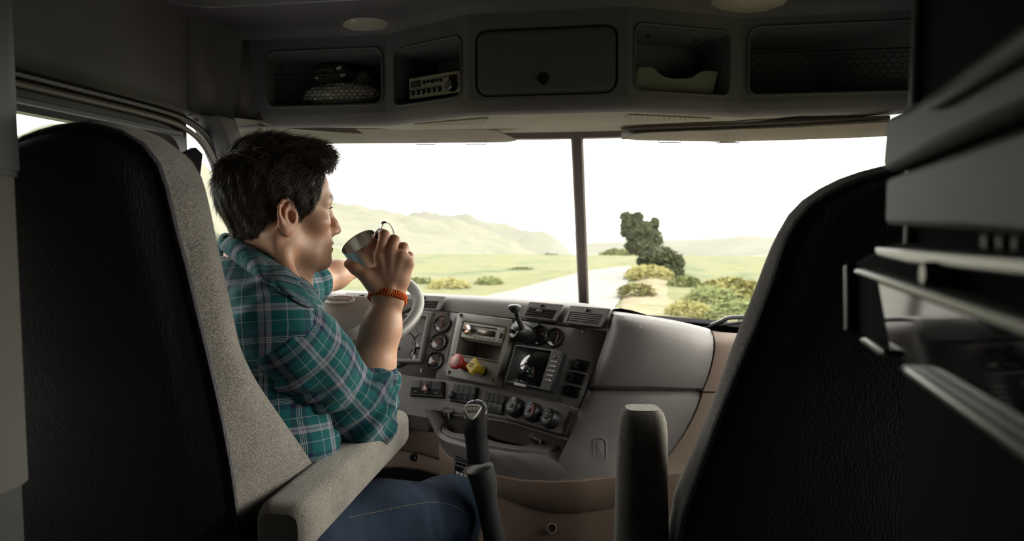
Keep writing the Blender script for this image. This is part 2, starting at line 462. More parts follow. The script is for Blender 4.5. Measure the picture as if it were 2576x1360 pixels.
# ================================================================== overhead console
KP = [(-1.0, 1.72), (-0.96, 1.83), (-0.90, 1.86), (-0.494, 1.86), (-0.227, 1.72), (0.172, 1.72), (0.465, 1.86), (0.90, 1.86), (0.96, 1.83), (1.0, 1.72)]
console = empty('overhead_console', (0, 1.8, Z(0.29)))
tag(console, 'charcoal overhead storage console with five compartments above the windscreen', 'overhead console')
HB, HT = 0.318, 0.532         # flat face span above eye level
def krow(dy, z, ins=0.0):
    return [Vector((x * (1 - ins), y + dy, Z(z))) for x, y in KP]
def dense(row):
    out = []
    for a, b in zip(row, row[1:]):
        for k in range(4): out.append(a.lerp(b, k / 4))
    return out + [row[-1]]
# lower rounded lip and pale underside
vs, fs = loft([dense(krow(dy, z)) for dy, z in ((0, HB), (0.003, 0.302), (0.014, 0.290), (0.034, 0.285))])
mesh('lower_lip', vs, fs, LINER, console)
vs, fs = loft([dense(krow(0.034, 0.285)), dense([Vector((x, (wpt(max(-0.97, min(0.97, x)), 0).y - 0.02), Z(0.305))) for x, y in KP])])
mesh('headliner_underside', vs, fs, LINERG, console)
# upper rounding, soffit, seam and rising roof lining
vs, fs = loft([dense(krow(dy, z)) for dy, z in ((0, HT), (-0.006, 0.545), (-0.022, 0.556), (-0.06, 0.560), (-0.185, 0.566))])
mesh('soffit', vs, fs, LINER, console)
vs, fs = loft([dense(krow(dy, z)) for dy, z in ((-0.187, 0.572), (-0.195, 0.566), (-0.25, 0.572), (-0.45, 0.66), (-0.75, 0.95), (-1.0, 1.045))])
tag(mesh('trim_9', vs, fs, mat('roof_lining_grey', (0.16, 0.16, 0.172), 0.7, 0.25, bump=0.2, bscale=400)), 'grey roof lining rising behind the overhead console', kind='structure')
for px, py in ((636, 54), (847, 41), (1090, 27), (1354, 9)):
    p = W(px, py, 1.80 if px < 900 else 1.70)
    p = PZ(px, py, Z(0.563))
    MB().lathe(p + Vector((0, 0, 0.004)), (0, 0, -1), [(0.010, 0), (0.010, 0.003), (0.006, 0.006), (0.003, 0.004)], 10).build('push_clip', BLACK, console)
    
def seg_panel(i):
    a, b = Vector((*KP[i], Z((HB + HT) / 2))), Vector((*KP[i + 1], Z((HB + HT) / 2)))
    return Panel((a + b) / 2, b - a, (0, 0, 1)), (b - a).length
def hole_from_px(pn, l, r, t, b):
    u0 = pn.hit(*l)[0]; u1 = pn.hit(*r)[0]; v1 = pn.hit(*t)[1]; v0 = pn.hit(*b)[1]
    return (u0 + u1) / 2, (v0 + v1) / 2, u1 - u0, v1 - v0
recm = LINER
def locker(i, l, r, t, b, rad, depth, rim=0.010, floor_mat=recm):
    pn, wlen = seg_panel(i)
    cu, cv, w, h = hole_from_px(pn, l, r, t, b)
    H = HT - HB
    MB().rings(hole_ring(pn, wlen, H, 0, 0, w, h, rad, cu, cv), True, False, False).build('console_face', LINER, console)
    rr = lambda e, wi: pn.loop(rrect(w - 2 * e, h - 2 * e, max(rad - e, 0.004)), wi, cu, cv)
    MB().rings([rr(-0.001, -0.001), rr(0.001, 0.004), rr(rim * 0.4, 0.0055), rr(rim * 0.8, 0.003), rr(rim, -0.006)], True, False, False).build('locker_rim', DARKP, console)
    MB().rings([rr(rim, -0.006), rr(rim + 0.004, -0.03), rr(rim + 0.006, -depth)], True, False, True).build('locker_recess', floor_mat, console)
    return pn, cu, cv, w, h
LA = locker(2, (668, 196), (966, 196), (820, 122), (820, 270), 0.030, 0.20)
LBx = locker(3, (990, 185), (1163, 165), (1068, 106), (1096, 256), 0.024, 0.16, 0.008)
LD = locker(5, (1593, 150), (1838, 150), (1722, 66), (1710, 238), 0.024, 0.14, 0.008)
pnE, wE = seg_panel(6)
LE = locker(6, (1878, 150), (2330, 150), (2050, 58), (2050, 240), 0.030, 0.20)
for i in (0, 1, 7, 8):
    pn, wl_ = seg_panel(i)
    MB().rings([pn.loop([(-wl_ / 2, -(HT - HB) / 2), (wl_ / 2, -(HT - HB) / 2), (wl_ / 2, (HT - HB) / 2), (-wl_ / 2, (HT - HB) / 2)]), pn.loop([(-wl_ / 2, -(HT - HB) / 2), (wl_ / 2, -(HT - HB) / 2), (wl_ / 2, (HT - HB) / 2), (-wl_ / 2, (HT - HB) / 2)], -0.004)], True, True, True).build('console_face', LINER, console)
# centre locker with its closed door
pn, wlen = seg_panel(4)
cu, cv, w, h = hole_from_px(pn, (1195, 150), (1555, 150), (1375, 66), (1375, 240))
MB().rings(hole_ring(pn, wlen, HT - HB, 0, 0, w, h, 0.032, cu, cv), True, False, False).build('console_face', LINER, console)
rr = lambda e, wi: pn.loop(rrect(w - 2 * e, h - 2 * e, max(0.032 - e, 0.004)), wi, cu, cv)
MB().rings([rr(0, 0), rr(0.001, -0.012), rr(0.006, -0.014)], True, False, True).build('door_gap', LINER, console)
dr = MB().rings([rr(0.005, -0.012), rr(0.006, -0.003), rr(0.009, 0.003), rr(0.015, 0.0055), rr(0.022, 0.006)], True, True, True).build('locker_door', mat('navy_black_locker_door', (0.110, 0.109, 0.132), 0.6, 0.3, bump=0.2, bscale=500), console)
lk = pn.at(1367, 200, 0.006)
MB().lathe(lk.o, lk.n, [(0.0155, -0.002), (0.0155, 0.003), (0.013, 0.0045), (0.0115, 0.002), (0.0085, 0.002), (0.0085, 0.004), (0.002, 0.0045)], 24).build('locker_lock', BLACK, dr)

# nets
def net(pn, cu, cv, w, h, name, m, bulge, u0, u1, v0, v1, cell, wi):
    mb = MB(); dx = cell; dy = cell * 0.62
    def P3(u, v):
        a = (u - u0) / (u1 - u0); b = (v - v0) / (v1 - v0)
        bl = bulge * max(0, math.sin(PI * min(max(a, 0), 1))) ** 0.6 * math.exp(-((b - 0.30) / 0.42) ** 2)
        return pn.p(u, v, wi + bl)
    nu = int((u1 - u0) / dx); nv = int((v1 - v0) / dy)
    for j in range(nv + 1):
        for i in range(nu):
            ou = u0 + (i + (0.5 if j % 2 else 0)) * dx; ov = v0 + j * dy
            if ou + dx > u1: continue
            c = [(ou, ov), (ou + dx * 0.25, ov + dy * 0.28), (ou + dx * 0.75, ov + dy * 0.28), (ou + dx, ov)]
            # honeycomb: flat-ish links
            mb.tube([P3(ou, ov), P3(ou + dx / 2, ov + dy * 0.36)], 0.00085, 4, cap=False)
            mb.tube([P3(ou + dx / 2, ov + dy * 0.36), P3(ou + dx, ov)], 0.00085, 4, cap=False)
            if j < nv: mb.tube([P3(ou + dx / 2, ov + dy * 0.36), P3(ou + dx / 2, ov + dy)], 0.00085, 4, cap=False)
    mb.tube([P3(u0 + (u1 - u0) * k / 16, v1 + dy * 0.2) for k in range(17)], 0.002, 5)
    o = mb.build(name, m, console, fix=False)
    return o
pn, cu, cv, w, h = LA
netm = mat('black_elastic_net', (0.012, 0.012, 0.014), 0.8, 0.2)
net(pn, cu, cv, w, h, 'cargo_net', netm, 0.016, cu - w / 2 + 0.011, cu + w / 2 - 0.011, cv - h / 2 + 0.011, cv + h * 0.10, 0.0158, -0.026)
pnE_, cuE, cvE, wE_, hE = LE
net(pnE_, cuE, cvE, wE_, hE, 'cargo_net', netm, 0.004, cuE - wE_ / 2 + 0.011, cuE + wE_ / 2 - 0.011, cvE - hE / 2 + 0.011, cvE + hE * 0.12, 0.021, -0.016)

# crumpled clear bag and folded paper behind the net
def crumple(name, c, ax, ay, az, ru, rv, rw, m, seed, amp=0.25):
    r = np.random.default_rng(seed); vs = []; fs = []; nu, nv = 30, 18
    ph = r.uniform(0, 6.28, (6, 3)); fr = r.integers(2, 7, (6, 2))
    for j in range(nv + 1):
        th = PI * j / nv
        for i in range(nu):
            a = 2 * PI * i / nu
            k = 1 + amp * sum(abs(math.sin(fr[q][0] * a + ph[q][0] + fr[q][1] * th)) - 0.6 for q in range(6)) / 6 * 2.2
            k += r.uniform(-0.05, 0.05)
            vs.append(V(c) + ax * (ru * k * math.sin(th) * math.cos(a)) + ay * (rv * k * math.cos(th)) + az * (rw * k * math.sin(th) * math.sin(a)))
    for j in range(nv):
        for i in range(nu):
            fs.append((j * nu + i, j * nu + (i + 1) % nu, (j + 1) * nu + (i + 1) % nu, (j + 1) * nu + i))
    return mesh(name, vs, fs, m, angle=15)
bagm = mat('crumpled_white_film', (0.55, 0.54, 0.50), 0.25, 0.5, coat=0.3)
bagd = mat('crumpled_smoky_film', (0.10, 0.095, 0.085), 0.25, 0.6, coat=0.4)
q = pn.pt(835, 228); 
b1 = crumple('plastic_bag', q - pn.n * 0.068, pn.u, pn.v, pn.n, 0.112, 0.034, 0.042, bagm, 3, 0.16)
tag(b1, 'white crumpled bag bulging against the black net of the overhead locker', 'bag')
b2 = crumple('film_wrapper', pn.pt(800, 170) - pn.n * 0.095, pn.u, pn.v, pn.n, 0.055, 0.030, 0.03, bagd, 9, 0.35)
tag(b2, 'smoky crumpled wrapper standing above the white bag in the overhead locker', 'wrapper')
pp = MB().prism([pn.pt(830, 180, -0.125), pn.pt(872, 152, -0.125), pn.pt(900, 176, -0.118), pn.pt(862, 205, -0.11)], pn.n * 0.004).build('folded_paper', mat('white_paper', (0.62, 0.60, 0.56), 0.8))
tag(pp, 'white folded paper corner sticking up behind the net', 'paper')

# document tray with a scooped front in the right-hand cubby
pn, cu, cv, w, h = LD
dq = [(1618, 165), (1630, 161), (1652, 162), (1662, 166), (1672, 177), (1688, 187), (1712, 191), (1745, 191), (1757, 188), (1775, 176), (1790, 171), (1824, 173), (1810, 228), (1795, 231), (1612, 222)]
MB().prism([pn.pt(a, b, -0.034) for a, b in dq], pn.n * 0.004).build('document_tray', mat('grey_tray_plastic', (0.24, 0.233, 0.225), 0.6, 0.3), console, bevel=0.001)
for px, py in ((1660, 75), (1783, 83)):
    MB().lathe(pn.pt(px, py, -0.06), (0, 0, -1), [(0.006, 0), (0.006, 0.003), (0.003, 0.003)], 10).build('push_clip', BLACK, console)

# two-way radio standing in the left cubby
pn, cu, cv, w, h = LBx
cbc = [PL(a, b, pn.o - pn.n * 0.030, pn.n) for a, b in ((1029, 198), (1154, 177), (1160, 231), (1030, 250))]
cbr = empty('two_way_radio', (cbc[2] + cbc[3]) / 2 - pn.n * 0.06); tag(cbr, 'silver-faced two-way radio with chrome knobs in the overhead cubby', 'two-way radio')
def cbp(a, b, w_=0.0): return cbc[0].lerp(cbc[1], a).lerp(cbc[3].lerp(cbc[2], a), b) + pn.n * w_
def cbb(nm, a0, a1, b0, b1, w0, w1, m, bev=0.0008):
    return MB().rings([[cbp(a0, b0, w0), cbp(a1, b0, w0), cbp(a1, b1, w0), cbp(a0, b1, w0)], [cbp(a0, b0, w1), cbp(a1, b0, w1), cbp(a1, b1, w1), cbp(a0, b1, w1)]]).build(nm, m, cbr, bevel=bev)
cbb('case', 0.01, 0.99, 0.0, 1.0, -0.10, -0.004, BLACK, 0.002)
fp = mat('satin_silver_faceplate', (0.50, 0.49, 0.44), 0.35, 0.5, metal=0.5)
cbb('faceplate', 0.0, 1.0, 0.0, 1.0, -0.004, 0.0, fp, 0.001)
cbb('lower_rail', 0.0, 1.0, 0.93, 1.0, 0.0, 0.002, fp)
cbb('signal_meter', 0.04, 0.24, 0.16, 0.46, 0.0, 0.0015, BLACK); cbb('meter_window', 0.06, 0.22, 0.24, 0.40, 0.0012, 0.0020, mat('meter_blue_grey', (0.07, 0.08, 0.09), 0.3))
cbb('channel_display', 0.80, 0.965, 0.14, 0.42, 0.0, 0.0015, mat('dark_red_display', (0.05, 0.008, 0.006), 0.2))
for k in range(5): cbb('toggle_switch', 0.30 + k * 0.082, 0.335 + k * 0.082, 0.22, 0.40 - 0.03 * (k % 2), 0.0, 0.006, BLACK)
for a in (0.70, 0.745): cbb('small_button', a, a + 0.025, 0.16, 0.23, 0.0, 0.003, BLACK)
for k in range(6):
    c = cbp(0.08 + k * 0.105, 0.72, 0.0)
    kb = MB().lathe(c, pn.n, [(0.0075, 0), (0.0072, 0.004), (0.0058, 0.011), (0.004, 0.012), (0.0015, 0.0115)], 14).build('control_knob', BLACK, cbr)
    MB().lathe(c + pn.n * 0.0085, pn.n, [(0.0062, 0), (0.0062, 0.002), (0.004, 0.004), (0.001, 0.0038)], 12).build('knob_cap', CHROME, kb)
c = cbp(0.865, 0.66, 0.0)
kb = MB().lathe(c, pn.n, [(0.0165, 0), (0.0160, 0.006), (0.0135, 0.016), (0.010, 0.018), (0.002, 0.017)], 22).build('channel_knob', BLACK, cbr)
MB().lathe(c + pn.n * 0.013, pn.n, [(0.0128, 0), (0.0128, 0.003), (0.009, 0.006), (0.002, 0.0055)], 20).build('knob_cap', CHROME, kb)

# perforated speaker grilles: thin plates with real holes, standing just below the pale underside
def hull2(P):
    P = sorted(set(P)); out = []
    for seq in (P, P[::-1]):
        h_ = []
        for p in seq:
            while len(h_) > 1 and (h_[-1][0] - h_[-2][0]) * (p[1] - h_[-2][1]) - (h_[-1][1] - h_[-2][1]) * (p[0] - h_[-2][0]) <= 0: h_.pop()
            h_.append(p)
        out += h_[:-1]
    return out
for (x0, x1) in ((1060, 1220), (1588, 1780)):
    cs = []
    for j in range(4):
        for i in range(15):
            t = i / 14; s_q = j / 3
            if x0 < 1300: px, py = x0 + (x1 - x0) * t - 10 * s_q, 314 - 14 * t ** 1.2 + 12 * s_q * t
            else: px, py = x0 + (x1 - x0) * t, 291 + 9 * t + (1 - t) * 15 * s_q
            c = PZ(px, py, Z(0.2830)); c = (c.x, c.y)
            if all((c[0] - a) ** 2 + (c[1] - b) ** 2 > 0.0085 ** 2 for a, b in cs): cs.append(c)
    rim_ = hull2([(a + 0.010 * math.cos(k * PI / 4), b + 0.010 * math.sin(k * PI / 4)) for a, b in cs for k in range(8)])
    zp = Z(0.2830); circ = lambda a, b, z: [Vector((a + 0.0028 * math.cos(k * PI / 4), b + 0.0028 * math.sin(k * PI / 4), z)) for k in range(8)]
    bm = bmesh.new(); edges = []
    for L in [[Vector((a, b, zp)) for a, b in rim_]] + [circ(a, b, zp) for a, b in cs]:
        vv_ = [bm.verts.new(p) for p in L]; edges += [bm.edges.new((vv_[k], vv_[(k + 1) % len(vv_)])) for k in range(len(vv_))]
    bmesh.ops.triangle_fill(bm, use_beauty=True, use_dissolve=False, edges=edges)
    holes_ = [e for e in bm.edges if len(e.link_faces) == 1]
    ex = bmesh.ops.extrude_edge_only(bm, edges=holes_)                 # hole walls and plate edge reach up to the underside
    for v in ex['geom']:
        if isinstance(v, bmesh.types.BMVert): v.co.z += 0.007
    bmesh.ops.recalc_face_normals(bm, faces=bm.faces)
    me = bpy.data.meshes.new('speaker_grille'); bm.to_mesh(me); bm.free(); me.materials.append(LINERG)
    link(bpy.data.objects.new('speaker_grille', me), console)

# ================================================================== dome lamps
LAMPL = glass_mat('prismatic_lamp_lens', (0.95, 0.94, 0.88), 0.12)
_nt = LAMPL.node_tree; _d = _nt.nodes.new('ShaderNodeBsdfDiffuse'); _d.inputs['Color'].default_value = (0.85, 0.82, 0.72, 1)
_w = _nt.nodes.new('ShaderNodeTexWave'); _w.inputs['Scale'].default_value = 60; _tc = _nt.nodes.new('ShaderNodeTexCoord'); _nt.links.new(_tc.outputs['Object'], _w.inputs['Vector'])
_mr = _nt.nodes.new('ShaderNodeMapRange'); _mr.inputs['To Min'].default_value = 0.35; _mr.inputs['To Max'].default_value = 0.75; _nt.links.new(_w.outputs['Fac'], _mr.inputs['Value'])
_mx = _nt.nodes.new('ShaderNodeMixShader'); _old = _nt.nodes['Material Output'].inputs['Surface'].links[0].from_socket
_nt.links.new(_mr.outputs['Result'], _mx.inputs[0]); _nt.links.new(_old, _mx.inputs[1]); _nt.links.new(_d.outputs[0], _mx.inputs[2]); _nt.links.new(_mx.outputs[0], _nt.nodes['Material Output'].inputs['Surface'])
def dome_lamp(px, py, lab, rad, zz):
    c = PZ(px, py, Z(zz)) + Vector((0, 0, 0.004))
    root = empty('dome_lamp', c); tag(root, lab, 'lamp', 'dome lamps in the overhead console')
    ax = Vector((0, 0, -1))
    MB().lathe(c, ax, [(rad * 1.06, -0.004), (rad * 1.06, 0.002), (rad * 1.0, 0.003), (rad * 0.95, 0.002)], 40, cap0=True, cap1=False).build('bezel', BLACK, root)
    MB().lathe(c, ax, [(rad * 0.95, 0.001), (rad * 0.9, 0.002)], 40).build('backing', mat('lamp_reflector', (0.80, 0.77, 0.68), 0.35, 0.5), root)
    for k, (dx, rr_, mm) in enumerate(((-0.55, 0.30, CHROME), (0.0, 0.42, mat('frosted_lamp_bowl', (0.78, 0.75, 0.66), 0.3, 0.5)), (0.55, 0.30, CHROME))):
        MB().lathe(c + Vector((dx * rad, 0, -0.001)), ax, [(rr_ * rad, 0.001), (rr_ * rad * 0.96, 0.007), (rr_ * rad * 0.5, 0.003), (0.01 * rad, 0.002)], 24).build('reflector', mm, root)
        MB().lathe(c + Vector((dx * rad, 0.01, -0.003)), ax, [(0.006, 0), (0.0075, 0.004), (0.005, 0.008), (0.001, 0.009)], 12).build('bulb', mat('amber_bulb_glass', (0.55, 0.20, 0.10), 0.2, 0.5) if k == 2 else CREAM, root)
    for dx in (-0.27, 0.27):
        MB().cbox(c + Vector((dx * rad, 0, -0.005)), (0.004, 0, 0), (0, rad * 1.6, 0), (0, 0, 0.008)).build('divider', SILVER, root, bevel=0.001)
    MB().lathe(c, ax, [(rad * 0.96, 0.002), (rad * 0.88, 0.011), (rad * 0.60, 0.019), (rad * 0.25, 0.022), (0.001, 0.023)], 40, cap0=False).build('lens', LAMPL, root)
dome_lamp(937, 68, 'clear round dome lamp above the two-way radio cubby', 0.092, 0.560)
dome_lamp(1877, 6, 'clear round dome lamp above the document tray cubby', 0.104, 0.560)

# ================================================================== sun visors
VIS = mat('sage_grey_visor', (0.33, 0.32, 0.28), 0.75, 0.25, bump=0.2, bscale=600, var=0.06, vscale=12)
def visor(name, lab, top, bot, clips, yv):
    """tilted-up flap: top and bottom edges as pixel polylines on their own depth"""
    T = [PY(a, b, y) for a, b, y in top]; B_ = [PY(a, b, y) for a, b, y in bot]
    n = 40; T = resample(T, n); B_ = resample(B_, n)
    root = empty(name, (T[n // 2] + B_[n // 2]) / 2); tag(root, lab, 'sun visor', 'sun visors')
    rows = []
    for t, off in ((0, 0.0), (0.06, 0.005), (0.5, 0.008), (0.94, 0.005), (1, 0.0)):
        rows.append([T[i].lerp(B_[i], t) + Vector((0, -off, -off * 0.3)) for i in range(n)])
    for t, off in ((0.94, 0.005), (0.5, 0.006), (0.06, 0.005)):
        rows.append([T[i].lerp(B_[i], t) + Vector((0, off, off * 0.3)) for i in range(n)])
    vs, fs = loft(rows + [rows[0]])
    fs.append(tuple(k * n for k in range(len(rows)))); fs.append(tuple(k * n + n - 1 for k in range(len(rows))))
    mesh('visor_flap', vs, fs, VIS, root)
    for (xa, xb, py, y) in clips:
        a, b = PY(xa, py, y), PY(xb, py, y)
        mb = MB(); u = (b - a)
        mb.tube([a + Vector((0, 0, 0.006)), a + Vector((0, 0, -0.001)), a + u * 0.16, b - u * 0.16 , b + Vector((0, 0, -0.001)), b + Vector((0, 0, 0.006))], 0.0022, 6)
        mb.build('visor_clip', mat('pale_clip', (0.30, 0.29, 0.26), 0.5), root)
    return root
visor('sun_visor', 'sage grey sun visor folded up in front of the driver',
      [(598, 330, 1.95), (640, 324, 1.97), (760, 320, 2.02), (1000, 322, 2.06), (1225, 323, 2.10), (1250, 326, 2.10), (1300, 350, 2.12)],
      [(598, 352, 1.98), (640, 358, 2.02), (760, 362, 2.09), (1000, 361, 2.14), (1225, 359, 2.17), (1280, 358, 2.17), (1298, 354, 2.15)],
      ((1047, 1096, 363, 2.145), (1173, 1222, 362.5, 2.165)), 2.1)
visor('sun_visor', 'sage grey sun visor folded up in front of the passenger seat',
      [(1572, 346, 2.12), (1588, 336, 2.10), (1650, 331, 2.09), (1830, 324, 2.04), (2010, 317, 1.98), (2216, 305, 1.88), (2300, 300, 1.85)],
      [(1574, 350, 2.14), (1600, 353, 2.16), (1680, 355, 2.16), (1830, 357, 2.11), (2010, 352, 2.04), (2180, 346, 1.95), (2300, 338, 1.90)],
      ((1657, 1712, 358, 2.155), (1803, 1859, 358.5, 2.115)), 2.1)
# dark slot behind the passenger visor
s0 = [PY(1563, 322, 2.085), PY(1640, 318, 2.07), PY(1830, 311, 2.02), PY(2010, 303, 1.96), PY(2240, 292, 1.87)]
s1 = [PY(1563, 350, 2.20), PY(1640, 345, 2.19), PY(1830, 340, 2.14), PY(2010, 332, 2.07), PY(2240, 322, 1.97)]
vs, fs = loft([resample(s0, 20), resample(s1, 20)])
tag(mesh('trim_8', vs, fs, cpm, solid=0.004), 'dark brown visor recess in front of the passenger seat', kind='structure')
# ================================================================== dashboard
class Quad:
    """four corner points of a face; s runs left-right, t top-bottom, w out of the face"""
    def __init__(s, tl, tr, br, bl):
        s.c = [V(tl), V(tr), V(br), V(bl)]
        n = (s.c[1] - s.c[0]).cross(s.c[3] - s.c[0]).normalized()
        if n.dot(CP - s.c[0]) < 0: n = -n
        s.n = n
    def p(s, a, b, w=0.0):
        return s.c[0].lerp(s.c[1], a).lerp(s.c[3].lerp(s.c[2], a), b) + s.n * w
    def sub(s, a0, a1, b0, b1, w=0.0): return Quad(s.p(a0, b0, w), s.p(a1, b0, w), s.p(a1, b1, w), s.p(a0, b1, w))
    def panel(s, a=0.5, b=0.5, w=0.0):
        return Panel(s.p(a, b, w), s.p(1, b) - s.p(0, b), s.p(a, 0) - s.p(a, 1))
    def size(s): return (s.p(1, 0.5) - s.p(0, 0.5)).length, (s.p(0.5, 1) - s.p(0.5, 0)).length
def qbox(mb, q, a0, a1, b0, b1, w0, w1, mi=0, ta=0.0, tb=0.0):
    """box on a quad, its outer face drawn in by ta, tb"""
    lo = [q.p(a0, b0, w0), q.p(a1, b0, w0), q.p(a1, b1, w0), q.p(a0, b1, w0)]
    hi = [q.p(a0 + ta, b0 + tb, w1), q.p(a1 - ta, b0 + tb, w1), q.p(a1 - ta, b1 - tb, w1), q.p(a0 + ta, b1 - tb, w1)]
    mb.rings([lo, hi]); return mb
def qframe(mb, q, o, i, w0, w1, iw=None):
    """frame between outer fractions o and inner fractions i (a0,a1,b0,b1)"""
    f = lambda r, w: [q.p(r[0], r[2], w), q.p(r[1], r[2], w), q.p(r[1], r[3], w), q.p(r[0], r[3], w)]
    iw = w0 if iw is None else iw
    mb.rings([f(o, w0), f(o, w1), f(i, w1), f(i, iw)], True, False, False); return mb

dash = empty('dashboard', (-0.1, 2.0, 0.6))
tag(dash, 'grey brown moulded truck dashboard with gauges, vents and switches', 'dashboard')
zr = lambda lst: [PZ(a, b, Z(c)) for a, b, c in lst]
NS = 48
# ---- crown: windscreen edge, top, rounded lip
c_back = [Vector((-0.96, 2.12, Z(-0.33))), Vector((-0.7, 2.42, Z(-0.33))), Vector((-0.3, 2.62, Z(-0.33))), Vector((0.0, 2.64, Z(-0.33))), Vector((0.2, 2.55, Z(-0.33))), Vector((0.3, 2.45, Z(-0.33)))]
c_top = zr([(560, 727, -.215), (640, 729, -.215), (820, 734, -.215), (1000, 740, -.215), (1120, 746, -.215), (1300, 757, -.216), (1420, 768, -.219), (1500, 778, -.2215), (1538, 785, -.222)])
c_lip = zr([(560, 762, -.25), (640, 764, -.25), (820, 767, -.25), (1000, 773, -.252), (1120, 784, -.257), (1300, 803, -.262), (1420, 818, -.268), (1490, 829, -.271), (1528, 835, -.272)])
A, B_, C_ = (resample(x, NS) for x in (c_back, c_top, c_lip))
rows = [A, [a.lerp(b, 0.75) + Vector((0, 0, 0.02)) for a, b in zip(A, B_)], [b + Vector((0, 0.05, 0.004)) for b in B_], B_,
        [b.lerp(c, 0.25) + Vector((0, -0.003, 0.004)) for b, c in zip(B_, C_)], [b.lerp(c, 0.6) + Vector((0, -0.004, 0.002)) for b, c in zip(B_, C_)], C_,
        [c + Vector((0.004, 0.012, -0.004)) for c in C_]]
vs, fs = loft(rows)
mesh('crown_pad', vs, fs, DASH, dash, sub=1)
# ---- fascia strips: driver cluster, radio panel, monitor panel
fas_t = [W(560, 768, 2.30), W(815, 768, 2.18), W(1085, 780, 2.05), W(1135, 786, 2.03), W(1300, 805, 1.915), W(1528, 837, 1.76)]
fas_b = [W(560, 905, 2.20), W(800, 905, 2.08), W(1040, 945, 1.985), W(1095, 952, 1.955), W(1262, 977, 1.845), W(1455, 1026, 1.715)]
T_, F_ = fas_t, fas_b
qc = Quad(T_[1], T_[2], F_[2], F_[1])
vs, fs = loft([[T_[0], T_[1], T_[2], T_[3]], [F_[0], F_[1], F_[2], F_[3]]])
mesh('cluster_fascia', vs, fs, mat('purple_grey_fascia', (0.175, 0.155, 0.155), 0.5, 0.35), dash, solid=0.003)
qk = Quad(T_[3], T_[4], F_[4], F_[3])
MB().rings([[qk.p(a, b) for a, b in ((0, 0), (1, 0), (1, 1), (0, 1))], [qk.p(a, b) for a, b in ((0.12, 0.10), (0.93, 0.10), (0.93, 0.66), (0.12, 0.66))]], True, False, False).build('radio_backplate', FASC, dash, solid=0.003)
vs, fs = loft([[T_[4], T_[5]], [F_[4], F_[5]]])
mesh('monitor_fascia', vs, fs, FASC, dash, solid=0.003)
qg = Quad(T_[2], T_[3], F_[3], F_[2])
qm = Quad(T_[4], T_[5], F_[5], F_[4])
PM = qm.panel(); PD = qc.panel()
# ---- slab carrying the switches
def interp(x, xs, ys):
    return float(np.interp(x, xs, ys))
sx_ = [560, 1000, 1030, 1120, 1250, 1300, 1440, 1456]
s_ty = [900, 936, 943, 956, 974, 984, 1023, 1028]; s_td = [2.19, 2.0, 1.985, 1.935, 1.85, 1.82, 1.722, 1.713]
s_by = [985, 1022, 1028, 1042, 1058, 1068, 1112, 1116]; s_bd = [2.12, 1.945, 1.93, 1.88, 1.79, 1.762, 1.655, 1.646]
def slab(px, py, w=0.0):
    t = (py - interp(px, sx_, s_ty)) / (interp(px, sx_, s_by) - interp(px, sx_, s_ty))
    return W(px, py, interp(px, sx_, s_td) * (1 - t) + interp(px, sx_, s_bd) * t - w)
px_l = np.linspace(1000, 1456, 40)
r0 = [W(x, interp(x, sx_, s_ty), interp(x, sx_, s_td) + 0.012) for x in px_l]
r1 = [W(x, interp(x, sx_, s_ty) + 2, interp(x, sx_, s_td)) for x in px_l]
r2 = [W(x, interp(x, sx_, s_by), interp(x, sx_, s_bd)) for x in px_l]
dk = [max(0.0, min(1.0, (1112 - x) / 30)) for x in px_l]        # full lip only left of the tray
r3 = [p + Vector((-0.004, -0.012, -0.012)) * k + Vector((0, 0.004, -0.004)) * (1 - k) for p, k in zip(r2, dk)]
r4 = [p + Vector((-0.004, -0.012, -0.05)) * k + Vector((0, 0.010, -0.008)) * (1 - k) for p, k in zip(r2, dk)]
r5 = [p + Vector((0.03, 0.05, -0.075)) * k + Vector((0.0, 0.03, -0.06)) * (1 - k) for p, k in zip(r2, dk)]
vs, fs = loft([r0, r1, [a.lerp(b, 0.5) for a, b in zip(r1, r2)], r2, r3, r4, r5])
mesh('switch_slab', vs, fs, DASHD, dash)
# left end of the slab beside the steering column
MB().rings([[a, a + Vector((0.0, 0.02, 0)), b + Vector((0.0, 0.02, 0)), b] for a, b in ((r0[0], r4[0]), (r0[0] + Vector((-0.03, 0.05, -0.01)), r4[0] + Vector((-0.03, 0.05, 0))))]).build('slab_end', BLACK, dash)

# ---- tan lower panels left of the console
def strip(name, top, bot, m, n=24, bulge=0.0, solid=0.003):
    t, b = resample(top, n), resample(bot, n)
    rows = [[p.lerp(q, k / 6) + Vector((0, -bulge * math.sin(PI * k / 6), 0)) for p, q in zip(t, b)] for k in range(7)]
    vs, fs = loft(rows); return mesh(name, vs, fs, m, dash, solid=solid)
strip('knee_panel', [W(960, 1062, 1.98), W(1010, 1068, 1.96), W(1060, 1076, 1.925), W(1112, 1090, 1.89)], [W(960, 1130, 1.99), W(1010, 1135, 1.97), W(1060, 1142, 1.94), W(1112, 1158, 1.90)], TAN, bulge=0.006)
strip('knee_lower_panel', [W(960, 1130, 2.0), W(1010, 1130, 1.97), W(1060, 1136, 1.945), W(1112, 1152, 1.915)], [W(960, 1178, 1.98), W(1010, 1176, 1.965), W(1060, 1182, 1.94), W(1112, 1198, 1.91)], TAN, bulge=0.008)
MB().lathe(W(1040, 1150, 1.945), (W(1040, 1150, 1.9) - W(1040, 1150, 1.94)).normalized(), [(0.011, 0), (0.011, 0.008), (0.008, 0.009), (0.007, 0.003)], 16).build('panel_plug', GAP, dash)

